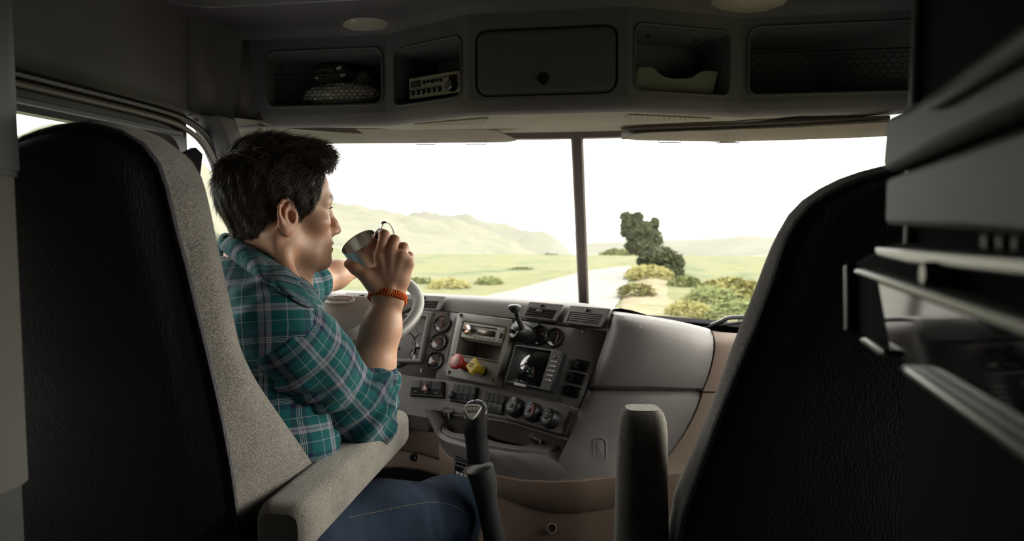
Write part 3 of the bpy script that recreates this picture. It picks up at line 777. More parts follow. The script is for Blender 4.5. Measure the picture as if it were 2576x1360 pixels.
# ---- console body: tray, skirt, tan bands
zt = -0.552
tray_px = [(1113, 1084), (1116, 1066), (1132, 1049), (1165, 1041), (1205, 1042), (1250, 1049), (1290, 1062), (1340, 1079), (1385, 1092), (1408, 1104), (1412, 1116), (1396, 1129), (1360, 1135), (1300, 1133), (1230, 1122), (1165, 1107), (1128, 1096)]
tl = smooth_path([PZ(a, b, Z(zt)) for a, b in tray_px], 68, True)
cup_px = [(1121, 1074), (1128, 1060), (1148, 1052), (1176, 1053), (1195, 1062), (1198, 1078), (1184, 1088), (1158, 1090), (1134, 1085)]
bin_px = [(1228, 1062), (1258, 1062), (1280, 1074), (1312, 1090), (1343, 1099), (1352, 1106), (1334, 1115), (1316, 1121), (1280, 1117), (1238, 1108), (1222, 1098), (1218, 1078)]
cup = smooth_path([PZ(a, b, Z(zt)) for a, b in cup_px], 36, True)
bn = smooth_path([PZ(a, b, Z(zt)) for a, b in bin_px], 48, True)
def fill_holes(name, outer, holes, m, parent):
    bm = bmesh.new(); edges = []
    for L in [outer] + holes:
        vs_ = [bm.verts.new(p) for p in L]
        edges += [bm.edges.new((vs_[i], vs_[(i + 1) % len(vs_)])) for i in range(len(vs_))]
    bmesh.ops.triangle_fill(bm, use_beauty=True, use_dissolve=False, edges=edges)
    me = bpy.data.meshes.new(name); bmesh.ops.recalc_face_normals(bm, faces=bm.faces); bm.to_mesh(me); bm.free()
    me.materials.append(m); o = bpy.data.objects.new(name, me); return link(o, parent)
def inset(L, k, dz=0.0):
    c = sum(L, Vector()) / len(L)
    return [c + (p - c) * k + Vector((0, 0, dz)) for p in L]
tr_top = inset(tl, 0.975)
fill_holes('tray_top', tr_top, [cup, bn], DASHD, dash)
MB().rings([tr_top, inset(tl, 0.985, 0.004), inset(tl, 1.0, 0.003), inset(tl, 1.012, -0.004)], True, False, False).build('tray_rim', DASH, dash)
for L, nm in ((cup, 'cup_holder'), (bn, 'tray_bin')):
    MB().rings([L, inset(L, 0.99, -0.004), inset(L, 0.95, -0.05 if nm == 'tray_bin' else -0.075)], True, False, True).build(nm, DASHD, dash)
MB().lathe(PZ(1265, 1108, Z(zt - 0.03)), (0, 0, 1), [(0.006, -0.02), (0.006, 0.012), (0.004, 0.016), (0.002, 0.016)], 10).build('bin_peg', DASH, dash)
# ledge behind the tray up to the slab
lb = [W(a, b, interp(a, sx_, s_bd) - 0.006) for a, b in ((1080, 1040), (1112, 1044), (1165, 1048), (1250, 1060), (1330, 1080), (1400, 1100), (1440, 1113))]
lf = [PZ(a, b, Z(zt - 0.012)) + Vector((0, 0.03, 0)) for a, b in ((1110, 1092), (1118, 1098), (1180, 1100), (1260, 1100), (1340, 1110), (1400, 1120), (1440, 1138))]
tb_px = [tl[k] for k in range(68)]
back = [p for p in tl]
hb = [PZ(a, b, Z(zt - 0.001)) for a, b in ((1098, 1094), (1116, 1066), (1132, 1049), (1165, 1041), (1205, 1042), (1250, 1049), (1290, 1062), (1340, 1079), (1385, 1092), (1408, 1104), (1440, 1120))]
lb = [W(a, b, interp(a, sx_, s_bd) - 0.002) for a, b in ((1066, 1028), (1090, 1030), (1112, 1034), (1160, 1038), (1205, 1041), (1250, 1048), (1290, 1059), (1340, 1076), (1385, 1090), (1410, 1101), (1446, 1112))]
vs, fs = loft([resample(lb, 30), resample(hb, 30)]); mesh('tray_ledge', vs, fs, DASHD, dash)
# skirt
sk_t = [PZ(a, b, Z(zt - 0.002)) for a, b in ((1128, 1050), (1108, 1072), (1109, 1088), (1126, 1100), (1165, 1112), (1230, 1127), (1300, 1138), (1362, 1141), (1405, 1134), (1440, 1128))]
sk_b = [W(a, b, d) for a, b, d in ((1122, 1090, 1.93), (1106, 1105, 1.88), (1108, 1122, 1.83), (1130, 1146, 1.79), (1170, 1168, 1.745), (1235, 1190, 1.69), (1310, 1204, 1.65), (1390, 1208, 1.625), (1460, 1205, 1.61), (1560, 1193, 1.615))]
t, b = resample(sk_t, 40), resample(sk_b, 40)
rows = [t, [p + Vector((0, 0, -0.006)) + (p - Vector((-0.1, 2.0, p.z))).normalized() * 0.012 for p in t]]
for k in (0.3, 0.6, 0.85, 1.0):
    rows.append([p.lerp(q, k) + (p - Vector((-0.1, 2.0, p.z))).normalized() * 0.016 * (1 - k) for p, q in zip(t, b)])
vs, fs = loft(rows); mesh('console_skirt', vs, fs, DASHD, dash)
b1_ = [W(a, b_, d) for a, b_, d in ((1122, 1150, 1.95), (1106, 1165, 1.90), (1108, 1180, 1.85), (1130, 1205, 1.81), (1170, 1218, 1.765), (1235, 1240, 1.71), (1310, 1270, 1.67), (1390, 1287, 1.645), (1460, 1288, 1.63), (1560, 1274, 1.635))]
b1 = resample(b1_, 40)
rows = [[p.lerp(q, k) + Vector((0, -0.007 * math.sin(PI * min(1, k * 1.15 + 0.05)) - 0.004 * (0 < k < 1), 0)) for p, q in zip(b, b1)] for k in (0, 0.04, 0.3, 0.6, 0.9, 1.0)]
vs, fs = loft(rows); mesh('tan_band', vs, fs, TAN, dash)
b2_ = [W(a, b_, d) for a, b_, d in ((1122, 1450, 2.0), (1106, 1460, 1.95), (1108, 1480, 1.90), (1130, 1500, 1.86), (1170, 1520, 1.82), (1235, 1540, 1.78), (1310, 1560, 1.75), (1390, 1560, 1.73), (1460, 1560, 1.72), (1560, 1560, 1.72))]
b2 = resample(b2_, 40)
rows = [[p.lerp(q, k) + Vector((0, 0.006 - 0.014 * math.sin(PI * k * 0.8), 0)) for p, q in zip(b1, b2)] for k in (0, 0.02, 0.12, 0.2, 0.28, 0.6, 1.0)]
vs, fs = loft(rows); mesh('tan_base', vs, fs, TAN, dash)
pl = W(1388, 1328, 1.655)
MB().lathe(pl, (CP - pl).normalized(), [(0.0125, -0.01), (0.0125, 0.004), (0.0095, 0.005), (0.0085, -0.004)], 20).build('plug_rim', TAN, dash)
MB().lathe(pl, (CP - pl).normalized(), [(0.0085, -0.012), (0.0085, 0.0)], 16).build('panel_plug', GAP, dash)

# ---- passenger-side pad in two leaves split by the seam
cols = [[(1538, 785, 1.772), (1532, 815, 1.765), (1524, 850, 1.75), (1505, 905, 1.74), (1477, 984, 1.728), (1456, 1030, 1.712), (1436, 1100, 1.66), (1404, 1150, 1.64), (1392, 1207, 1.627)],
        [(1552, 788, 1.735), (1550, 818, 1.712), (1545, 850, 1.70), (1530, 905, 1.695), (1503, 984, 1.69), (1482, 1035, 1.68), (1466, 1105, 1.65), (1440, 1155, 1.63), (1430, 1208, 1.615)],
        [(1600, 795, 1.725), (1600, 822, 1.688), (1597, 855, 1.678), (1590, 910, 1.675), (1572, 985, 1.676), (1560, 1040, 1.668), (1544, 1110, 1.648), (1510, 1160, 1.63), (1500, 1203, 1.61)],
        [(1660, 804, 1.735), (1660, 832, 1.69), (1657, 862, 1.678), (1652, 915, 1.676), (1638, 985, 1.678), (1624, 1045, 1.672), (1604, 1112, 1.655), (1570, 1160, 1.64), (1560, 1193, 1.615)],
        [(1730, 817, 1.76), (1732, 845, 1.712), (1729, 875, 1.698), (1722, 925, 1.693), (1704, 986, 1.694), (1684, 1050, 1.69), (1656, 1115, 1.675), (1620, 1165, 1.66), (1600, 1190, 1.64)],
        [(1792, 832, 1.79), (1796, 862, 1.745), (1794, 890, 1.73), (1784, 935, 1.724), (1765, 987, 1.722), (1742, 1050, 1.718), (1702, 1118, 1.71), (1660, 1170, 1.70), (1640, 1195, 1.69)]]
grid = [[W(*q) for q in c] for c in cols]           # columns
def dens(rowpts, n=30): return smooth_path(rowpts, n)
rows_all = [dens([grid[c][r] for c in range(6)]) for r in range(9)]
topb = [p + Vector((0, 0.10, -0.004)) for p in rows_all[0]]; topc = [p + Vector((0.02, 0.6, -0.08)) for p in rows_all[0]]
vs, fs = loft([topc, topb] + rows_all[:4] + [[p.lerp(q, 0.985) for p, q in zip(rows_all[3], rows_all[4])], [p + Vector((0, 0.032, 0)) for p in rows_all[4]]])
mesh('passenger_pad_upper', vs, fs, DASH, dash, sub=1)
low0 = [p.lerp(q, 0.06) for p, q in zip(rows_all[4], rows_all[5])]
vs, fs = loft([[p + Vector((0, 0.032, 0)) for p in low0], low0] + rows_all[5:])
mesh('passenger_pad_lower', vs, fs, DASH, dash, sub=1)
vs, fs = loft([[p + Vector((0, 0.030, 0.012)) for p in rows_all[4]], [p + Vector((0, 0.030, -0.016)) for p in rows_all[4]]]); mesh('pad_seam', vs, fs, DASH, dash)
# tan wing beyond the pad
edge = [grid[5][r] for r in range(9)]
rowsT = []
for dx, dy in ((0.001, 0.012), (0.004, 0.004), (0.03, 0.006), (0.09, 0.03), (0.25, 0.10), (0.56, 0.16)):
    rowsT.append([p + Vector((dx, dy - 0.02 * (dx > 0.2), -0.012 * min(dx / 0.1, 1) * (1 if k == 0 else 0))) for k, p in enumerate(edge)])
up_w, lo_w = [], []
for r in rowsT:
    a = smooth_path(r[:4] + [r[4] + Vector((0, 0, 0.0025))], 12); up_w.append(a + [a[-1] + Vector((0, 0.035, 0))])
    b = smooth_path([r[4] - Vector((0, 0, 0.0025))] + r[5:], 12); lo_w.append([b[0] + Vector((0, 0.035, 0))] + b)
for leaf in (up_w, lo_w):
    vs, fs = loft(leaf); mesh('tan_wing', vs, fs, TAN, dash)
fr = smooth_path([r[0] for r in rowsT], 20)
vs, fs = loft([fr, [p + Vector((0, 0.5, -0.08)) for p in fr]]); mesh('tan_wing_top', vs, fs, TAN, dash)
sm = resample([r[4] + Vector((0, 0.034, 0)) for r in rowsT], 12)
vs, fs = loft([[p + Vector((0, 0, 0.012)) for p in sm], [p - Vector((0, 0, 0.012)) for p in sm]]); mesh('wing_seam', vs, fs, TAN, dash)
# below the wing
bw = [rowsT[k][8] for k in range(6)]
vs, fs = loft([bw, [p + Vector((0.02, 0.05, -0.5)) for p in bw]]); mesh('tan_kick_panel', vs, fs, TAN, dash)
# door-release style latch recess
lp = Panel(W(1508, 1132, 1.642), grid[2][6] - grid[1][6], grid[2][5] - grid[2][7])
s_ = 1.642 / FPX
MB().rings([lp.loop(rrect(40 * s_, 66 * s_, 18 * s_), -0.002), lp.loop(rrect(39 * s_, 65 * s_, 18 * s_), 0.004), lp.loop(rrect(32 * s_, 58 * s_, 14 * s_), 0.005), lp.loop(rrect(26 * s_, 52 * s_, 11 * s_), 0.001)], True, False, True).build('latch_bezel', DASHD, dash)
lt = plate(MB(), lp, 22 * s_, 48 * s_, 9 * s_, -0.001, 0.004, 0.002).build('latch_handle', DASH, dash)
MB().lathe(lp.p(0, -15 * s_, 0.003), lp.n, [(0.0085, 0), (0.0085, 0.0016), (0.006, 0.002), (0.003, 0.0012)], 18).build('latch_dimple', DASHD, lt)

# ---- vents
def vent(name_, q, nslat, m_frame, m_slat, open_=True, tab=0.5, tabt=0.30):
    vv = MB(); qframe(vv, q, (0, 1, 0, 1), (0.085, 0.90, 0.36, 0.93), -0.001, 0.004, -0.012)
    fr_ = vv.build('vent_frame', m_frame, dash, bevel=0.0012)
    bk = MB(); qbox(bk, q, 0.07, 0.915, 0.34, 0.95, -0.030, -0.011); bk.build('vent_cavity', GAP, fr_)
    for k in range(nslat):
        b0 = 0.37 + 0.56 * (k + 0.12) / nslat; b1 = 0.37 + 0.56 * (k + (0.60 if open_ else 0.92)) / nslat
        sl = MB(); qbox(sl, q, 0.095, 0.89, b0, b1, -0.008, 0.003, ta=0.0, tb=0.012); sl.build('vent_slat', m_slat, fr_, bevel=0.0008)
    tb_ = MB(); qbox(tb_, q, tab - 0.07, tab + 0.07, 0.46 if open_ else 0.78, 0.62 if open_ else 0.86, 0.0, 0.008, ta=0.01, tb=0.02); tb_.build('vent_tab', m_slat if not open_ else DASHD, fr_, bevel=0.001)
    th = MB(); qbox(th, q, tab - 0.075, tab + 0.065, 0.17, 0.215, 0.003, 0.007); th.lathe(q.p(tab, 0.22, 0.003), q.n, [(0.0045, 0), (0.0045, 0.006), (0.002, 0.007)], 10)
    th.build('vent_thumbwheel', BLACK, fr_)
def crown_d(px, py):     # depth on the crown face
    dt = interp(px, [560, 820, 1000, 1120, 1300, 1420, 1538], [2.36, 2.225, 2.146, 2.07, 1.963, 1.88, 1.757])
    dl = interp(px, [560, 820, 1000, 1120, 1300, 1420, 1528], [2.28, 2.16, 2.11, 2.042, 1.914, 1.84, 1.758])
    y0 = interp(px, [560, 820, 1000, 1120, 1300, 1420, 1538], [727, 734, 740, 746, 757, 768, 785]); y1 = interp(px, [560, 820, 1000, 1120, 1300, 1420, 1528], [762, 767, 773, 784, 803, 818, 835])
    return dt + (dl - dt) * (py - y0) / (y1 - y0)
def cq(*pts, lift=0.012):
    return Quad(*[W(a, b, crown_d(a, b) - lift) for a, b in pts])
VSL = mat('dark_vent_slat', (0.055, 0.050, 0.050), 0.5, 0.35)
vent('v', cq((690, 731), (834, 735), (826, 768), (684, 765)), 4, DASH, VSL)
vent('v', cq((872, 737), (958, 740), (945, 776), (856, 771)), 4, DASH, VSL)
vent('v', cq((1018, 741), (1122, 747), (1106, 781), (1006, 776)), 4, DASH, VSL)
vent('v', cq((1334, 760), (1420, 768), (1398, 808), (1311, 798), lift=0.014), 4, DASH, VSL, tab=0.42)
vent('v', cq((1437, 769), (1537, 778), (1514, 824), (1417, 812), lift=0.016), 5, DASH, DASH, open_=False, tab=0.48)

# ---- gauges
DIAL = mat('black_dial', (0.018, 0.017, 0.019), 0.5)
def gauge(c_px, q_or_p, r, ang, ring_m=BLACK, face=DIAL, major=9, red_arc=None, needle=REDB, tall=0.010, tick=CREAM, a0=-140, a1=140):
    pn = q_or_p.at(*c_px)
    g = MB().lathe(pn.o, pn.n, [(r, -0.002), (r, tall * 0.8), (r * 0.94, tall), (r * 0.86, tall * 0.85), (r * 0.80, 0.002)], 32, cap1=False).build('gauge', ring_m, dash)
    MB().lathe(pn.o, pn.n, [(r * 0.83, 0.0), (r * 0.83, 0.0015)], 28).build('gauge_dial', face, g)
    tk = MB()
    for k in range(major * 2 - 1):
        a = math.radians(a0 + (a1 - a0) * k / (major * 2 - 2)); big = k % 2 == 0
        d = Vector((math.sin(a), math.cos(a))); e = Vector((d.y, -d.x))
        ri, ro = r * (0.60 if big else 0.68), r * 0.76; hw = r * (0.022 if big else 0.012)
        tk.prism([pn.p(*(d * ri + e * hw), 0.0016), pn.p(*(d * ro + e * hw), 0.0016), pn.p(*(d * ro - e * hw), 0.0016), pn.p(*(d * ri - e * hw), 0.0016)], pn.n * 0.0004)
    tk.build('gauge_ticks', tick, g, smooth=False)
    if red_arc:
        mb = MB(); loops = []
        for k in range(14):
            a = math.radians(red_arc[0] + (red_arc[1] - red_arc[0]) * k / 13); d = Vector((math.sin(a), math.cos(a)))
            loops.append([pn.p(*(d * r * 0.70), 0.0018), pn.p(*(d * r * 0.80), 0.0018), pn.p(*(d * r * 0.80), 0.0022), pn.p(*(d * r * 0.70), 0.0022)])
        mb.rings(loops).build('gauge_red_zone', REDB, g, smooth=False)
    a = math.radians(ang); d = Vector((math.sin(a), math.cos(a))); e = Vector((d.y, -d.x))
    MB().prism([pn.p(*(d * r * 0.62), 0.0035), pn.p(*(e * r * 0.06), 0.0035), pn.p(*(-d * r * 0.22), 0.0035), pn.p(*(-e * r * 0.06), 0.0035)], pn.n * 0.001).build('gauge_needle', needle, g, smooth=False)
    MB().lathe(pn.o, pn.n, [(r * 0.12, 0.002), (r * 0.11, 0.0055), (r * 0.03, 0.006)], 14).build('gauge_hub', BLACK, g)
    MB().lathe(pn.o, pn.n, [(r * 0.85, tall * 0.78), (r * 0.5, tall * 0.9), (0.0005, tall * 0.95)], 24, cap0=False).build('gauge_lens', LENS, g)
    return g
PGp = qg.panel()
gsc = lambda d: d / FPX
gauge((1114, 816), PGp, 22.5 * gsc(2.02), -128, BLACK)
gauge((1105, 861), PGp, 22.5 * gsc(2.0), -132)
gauge((1097, 908), PGp, 22.5 * gsc(1.98), -132)
# instrument cluster behind the wheel
cl = Quad(W(815, 772, 2.165), W(1088, 786, 2.04), W(1062, 915, 1.985), W(800, 905, 2.075))
cm = MB(); qframe(cm, cl, (0, 1, 0, 1), (0.04, 0.965, 0.10, 0.93), -0.002, 0.010, -0.015); cm.build('cluster_bezel', FASC, dash, bevel=0.004)
cb = MB(); qbox(cb, cl, 0.03, 0.975, 0.08, 0.95, -0.026, -0.014); cb.build('cluster_backing', mat('purple_grey_fascia', (0.175, 0.155, 0.155), 0.5, 0.35), dash)
pc = cl.panel(w=-0.013)
gauge((838, 791), pc, 19 * gsc(2.14), -60, SILVER)
gauge((905, 812), pc, 44 * gsc(2.1), -100, BLACK)
sp = gauge((1003, 878), pc, 50 * gsc(2.04), -60, BLACK, major=10, a0=-135, a1=120)
gauge((1066, 825), pc, 19 * gsc(2.03), 95, BLACK)
gauge((1059, 861), pc, 20 * gsc(2.02), 85, BLACK, red_arc=(-120, 10))
gauge((1051, 893), pc, 20 * gsc(2.01), 135, BLACK, red_arc=(-110, -10))
MB().lathe(pc.at(1034, 845).o, pc.n, [(0.005, 0), (0.005, 0.004), (0.003, 0.004)], 12).build('trip_button', BLACK, dash)
spn = pc.at(1003, 878)
R_ = 50 * gsc(2.04)
for tx, a in (('5', -126), ('15', -98), ('25', -70), ('35', -40), ('45', -8), ('55', 22), ('65', 52), ('75', 85), ('85', 118)):
    d = (math.sin(math.radians(a)) * R_ * 0.56, math.cos(math.radians(a)) * R_ * 0.56)
    text_obj('speed_number', tx, spn, R_ * 0.24, CREAM, sp, *d, w=0.002)
for a in (60, 80, 100, 120):
    d = (math.sin(math.radians(a)) * R_ * 0.34, math.cos(math.radians(a)) * R_ * 0.34)
    text_obj('metric_number', str(a), spn, R_ * 0.13, ORANGE, sp, *d, w=0.002)
def screw(pn, px, py, w=0.0, r=0.0042):
    q = pn.at(px, py, w)
    s = MB().lathe(q.o, q.n, [(r * 1.5, -0.001), (r * 1.5, 0.0012), (r, 0.0015), (r, 0.0035), (r * 0.5, 0.004), (r * 0.4, 0.002)], 12).build('screw', mat('dark_screw', (0.10, 0.095, 0.09), 0.35, 0.5, metal=0.6), dash)
    return s
screw(PGp, 1093, 792); screw(PGp, 1063, 931, r=0.005); screw(pc, 866, 781, 0.014, 0.0045)

# ---- radio bezel
q_b = Quad(W(1152, 785, 2.005), W(1298, 804, 1.895), W(1247, 971, 1.83), W(1119, 945, 1.925))
pb = q_b.panel()
bz = MB(); 
ring_o = [q_b.p(a, b) for a, b in ((0.0, 0.02), (0.02, 0.0), (0.98, 0.0), (1.0, 0.02), (1.0, 0.98), (0.98, 1.0), (0.02, 1.0), (0.0, 0.98))]
def qloop(w, e=0.0): return [q_b.p(a, b, w) for a, b in ((e, 0.03 + e), (0.03 + e, e), (0.97 - e, e), (1 - e, 0.03 + e), (1 - e, 0.97 - e), (0.97 - e, 1 - e), (0.03 + e, 1 - e), (e, 0.97 - e))]
def hloop(w, e=0.0):
    a0, a1, b0, b1 = 0.13 - e, 0.91 + e, 0.125 - e, 0.645 + e
    return [q_b.p(a, b, w) for a, b in ((a0, b0 + 0.02), (a0 + 0.02, b0), (a1 - 0.02, b0), (a1, b0 + 0.02), (a1, b1 - 0.02), (a1 - 0.02, b1), (a0 + 0.02, b1), (a0, b1 - 0.02))]
bz.rings([qloop(-0.02), qloop(-0.001), qloop(0.002, 0.012), hloop(0.002, 0.008), hloop(0.0), hloop(-0.095)], True, False, False)
bz.build('radio_bezel', BEZEL, dash)
bx = MB(); bx.rings([hloop(-0.094, 0.01), hloop(-0.10, 0.01)]).build('radio_pocket', BEZEL, dash)
lipm = MB(); qbox(lipm, q_b, 0.06, 0.93, 0.645, 0.675, 0.0, 0.008, tb=0.008); lipm.build('pocket_lip', BEZEL, dash, bevel=0.002)
for px, py in ((1160, 793), (1291, 808), (1130, 936), (1241, 958)): screw(pb, px, py, 0.002)

# ---- car radio (own thing)
q_r = Quad(q_b.p(0.145, 0.135, -0.010), q_b.p(0.90, 0.135, -0.010), q_b.p(0.90, 0.385, -0.010), q_b.p(0.145, 0.385, -0.010))
radio = empty('car_radio', q_r.p(0.5, 1)); tag(radio, 'silver car radio with a disc slot in the radio bezel', 'radio')
m = MB(); qbox(m, q_r, 0, 1, 0, 1, -0.02, 0.012, ta=0.008, tb=0.03); m.build('radio_body', mat('champagne_radio_face', (0.46, 0.44, 0.38), 0.40, 0.5), radio, bevel=0.002)
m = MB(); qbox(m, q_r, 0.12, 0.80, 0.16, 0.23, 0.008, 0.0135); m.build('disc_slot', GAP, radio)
m = MB(); qbox(m, q_r, 0.38, 0.78, 0.36, 0.70, 0.010, 0.0140); m.build('display_frame', BLACK, radio)
m = MB(); qbox(m, q_r, 0.40, 0.76, 0.41, 0.66, 0.0138, 0.0146); m.build('display', mat('amber_lcd', (0.16, 0.12, 0.075), 0.25, 0.5), radio)
kn = q_r.panel(0.16, 0.52, 0.012)
MB().lathe(kn.o, kn.n, [(0.0145, 0), (0.0150, 0.004), (0.0135, 0.012), (0.012, 0.0145), (0.004, 0.013)], 24).build('volume_knob', CHROME, radio)
for k in range(6):
    m = MB(); qbox(m, q_r, 0.30 + k * 0.085, 0.372 + k * 0.085, 0.78, 0.90, 0.010, 0.0155, ta=0.006, tb=0.02); m.build('preset_button', SILVER, radio, bevel=0.0006)
for a0 in (0.82, 0.895):
    m = MB(); qbox(m, q_r, a0, a0 + 0.065, 0.12, 0.27, 0.010, 0.0155, ta=0.006, tb=0.02); m.build('eject_button', WHITE, radio, bevel=0.0006)
m = MB(); qbox(m, q_r, 0.90, 0.95, 0.40, 0.72, 0.010, 0.0155); m.build('rocker_button', BLACK, radio, bevel=0.0006)
m = MB(); qbox(m, q_r, 0.29, 0.33, 0.40, 0.62, 0.010, 0.0150); m.build('source_button', BLACK, radio, bevel=0.0006)
m = MB(); qbox(m, q_r, 0.90, 0.93, 0.80, 0.88, 0.010, 0.0150); m.build('blue_button', BLUE, radio, bevel=0.0006)

# ---- brake valve knobs (own things)
def pull_knob(px, py, bx_, by_, shape, m, lab, txt, cat):
    base = pb.pt(bx_, by_, 0.002)
    ax = (pb.n + CR * -0.18 + Vector((0, 0, 0.06))).normalized(); head = base + ax * 0.040
    root = empty('brake_knob', base); tag(root, lab, cat)
    MB().lathe(base, ax, [(0.016, -0.002), (0.016, 0.002), (0.012, 0.003)], 20).build('collar', BLACK, root)
    MB().tube([base, base + ax * 0.02, head - ax * 0.004], [0.0125, 0.0125, 0.0115], 16).build('stem', m, root)
    a = (pb.u - ax * pb.u.dot(ax)).normalized(); b = ax.cross(a)
    if shape == 8: L = [(math.cos(PI / 8 + k * PI / 4) * 0.0225, math.sin(PI / 8 + k * PI / 4) * 0.0225) for k in range(8)]
    else: L = [(0.0245 * math.cos(k * PI / 2 + 0.12), 0.0245 * math.sin(k * PI / 2 + 0.12)) for k in range(4)]
    lo = [head + a * x + b * y - ax * 0.006 for x, y in L]; lo2 = [head + a * x * 1.04 + b * y * 1.04 + ax * 0.002 for x, y in L]; hi = [head + a * x * 0.9 + b * y * 0.9 + ax * 0.006 for x, y in L]
    MB().rings([lo, lo2, hi]).build('knob_head', m, root, bevel=0.002, smooth=True)
    tp = Panel(head + ax * 0.0062, a, b); tp.n = ax
    for i, t_ in enumerate(txt):
        tv = tp.v if tp.v.z > 0 else -tp.v
        tq = Panel(tp.o, pb.u, pb.v); tq.n = ax
        text_obj('knob_print', t_, tq, 0.0056, WHITE if shape == 8 else BLACK, root, 0, 0.0035 - i * 0.0065, 0.0004)
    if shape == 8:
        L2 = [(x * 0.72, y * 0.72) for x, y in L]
        MB().rings([[head + a * x + b * y + ax * 0.0055 for x, y in [(u * 0.80, v * 0.80) for u, v in L]], [head + a * x + b * y + ax * 0.0064 for x, y in [(u * 0.78, v * 0.78) for u, v in L]]]).build('knob_face', mat('pale_pink_face', (0.62, 0.35, 0.33), 0.5), root)  # smaller pale pink octagon over the red knob head
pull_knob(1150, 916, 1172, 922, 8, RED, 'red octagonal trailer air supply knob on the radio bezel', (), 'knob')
pull_knob(1192, 927, 1214, 934, 4, YEL, 'yellow diamond parking brake knob on the radio bezel', ('PARKING', 'BRAKE'), 'knob')

# ---- trailer brake lever (own thing)
tb0 = PM.pt(1325, 848, 0.0)
lev = empty('trailer_brake_lever', tb0); tag(lev, 'black trailer brake hand lever with a flat paddle tip above the monitor', 'lever')
MB().tube([PM.pt(1334, 846, 0.0), PM.pt(1328, 846, 0.03), PM.pt(1318, 845, 0.055)], [0.026, 0.027, 0.024], 20).build('valve_body', BLACK, lev, bevel=0.002)
hs = PM.pt(1318, 840, 0.045)
MB().tube([hs, W(1312, 822, 1.80), W(1303, 800, 1.79), W(1299, 782, 1.785)], [0.011, 0.0095, 0.008, 0.010], 12, flat=0.8).build('lever_arm', BLACK, lev)
tip = W(1296, 774, 1.785)
tp = []
for k in range(16):
    a = 2 * PI * k / 16; tp.append((math.cos(a), math.sin(a)))
MB().rings([[tip + CR * (0.010 * x) + CF0 * (0.012 * y) - Vector((0, 0, 0.012)) for x, y in tp], [tip + CR * (0.018 * x - 0.002) + CF0 * (0.015 * y) for x, y in tp], [tip + CR * (0.017 * x - 0.002) + CF0 * (0.014 * y) + Vector((0, 0, 0.006)) for x, y in tp], [tip + CR * (0.010 * x - 0.002) + CF0 * (0.008 * y) + Vector((0, 0, 0.009)) for x, y in tp]]).build('paddle_tip', BLACK, lev)
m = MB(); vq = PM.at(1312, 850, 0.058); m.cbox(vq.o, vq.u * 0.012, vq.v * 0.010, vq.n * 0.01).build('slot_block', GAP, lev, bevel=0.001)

# ---- monitor-panel details
gauge((1358, 845), PM, 26.5 * gsc(1.83), 30, BLACK, needle=REDB, tall=0.012)
g2 = PM.at(1398, 851)
gg = gauge((1398, 851), PM, 26.0 * gsc(1.81), 200, BLACK, needle=BLACK, tall=0.014)
MB().cbox(g2.p(0.006, 0.0, 0.004), g2.u * 0.003, g2.v * 0.020, g2.n * 0.001).build('gauge_bar', WHITE, gg)
MB().cbox(g2.p(0.008, 0.014, 0.004), g2.u * 0.007, g2.v * 0.005, g2.n * 0.001).build('gauge_red_mark', REDB, gg)
MB().cbox(g2.p(-0.010, -0.013, 0.004), g2.u * 0.006, g2.v * 0.004, g2.n * 0.001).build('gauge_amber_mark', YEL, gg)
for px, py in ((1354, 816), (1469, 833), (1292, 979), (1408, 1007)): screw(PM, px, py, 0.0015)
def monitor():
    TL, TR, BR, BL = PM.pt(1297, 866, 0.0), PM.pt(1412, 884, 0.0), PM.pt(1381, 984, 0.0), PM.pt(1270, 962, 0.0)
    q0 = Quad(W(1297, 866, 1.80), W(1416, 883, 1.705), W(1384, 985, 1.67), W(1268, 962, 1.765))
    root = empty('dash_monitor', q0.p(0.5, 1, -0.03)); tag(root, 'black flat dash monitor with a glossy screen and silver side buttons', 'monitor')
    m = MB(); qbox(m, q0, 0, 1, 0, 1, -0.026, 0.0); m.build('monitor_case', BLACK, root, bevel=0.003)
    m = MB(); qframe(m, q0, (0.015, 0.80, 0.02, 0.965), (0.027, 0.790, 0.035, 0.95), 0.0, 0.0022, 0.0); m.build('screen_trim', mat('dark_silver_trim', (0.20, 0.195, 0.185), 0.4, 0.5, metal=0.3), root, bevel=0.0005)
    m = MB(); qbox(m, q0, 0.025, 0.792, 0.033, 0.952, 0.0, 0.0012); m.build('screen', mat('glossy_black_screen', (0.010, 0.010, 0.013), 0.06, 0.8), root)
    m = MB(); qbox(m, q0, 0.80, 0.985, 0.01, 0.99, 0.0, 0.003); m.build('button_strip', mat('grey_button_strip', (0.085, 0.080, 0.080), 0.45), root, bevel=0.001)
    for k in range(5):
        b = 0.27 + k * 0.115
        m = MB(); qbox(m, q0, 0.84, 0.965, b, b + 0.038, 0.002, 0.0065, ta=0.01, tb=0.006); m.build('side_button', WHITE, root, bevel=0.0006)
    m = MB(); qbox(m, q0, 0.87, 0.93, 0.16, 0.215, 0.002, 0.0045); m.build('status_led', mat('dark_red_led', (0.12, 0.03, 0.03), 0.3), root)
    m = MB(); qbox(m, q0, 0.25, 0.50, 0.955, 1.02, 0.0, 0.006); m.build('tilt_tab', SILVER, root, bevel=0.001)
    m = MB(); pmid = q0.p(0.5, 0.5, -0.024); m.tube([pmid, PM.pt(1345, 922, 0.0)], 0.022, 12); m.build('monitor_mount', BLACK, root)
monitor()
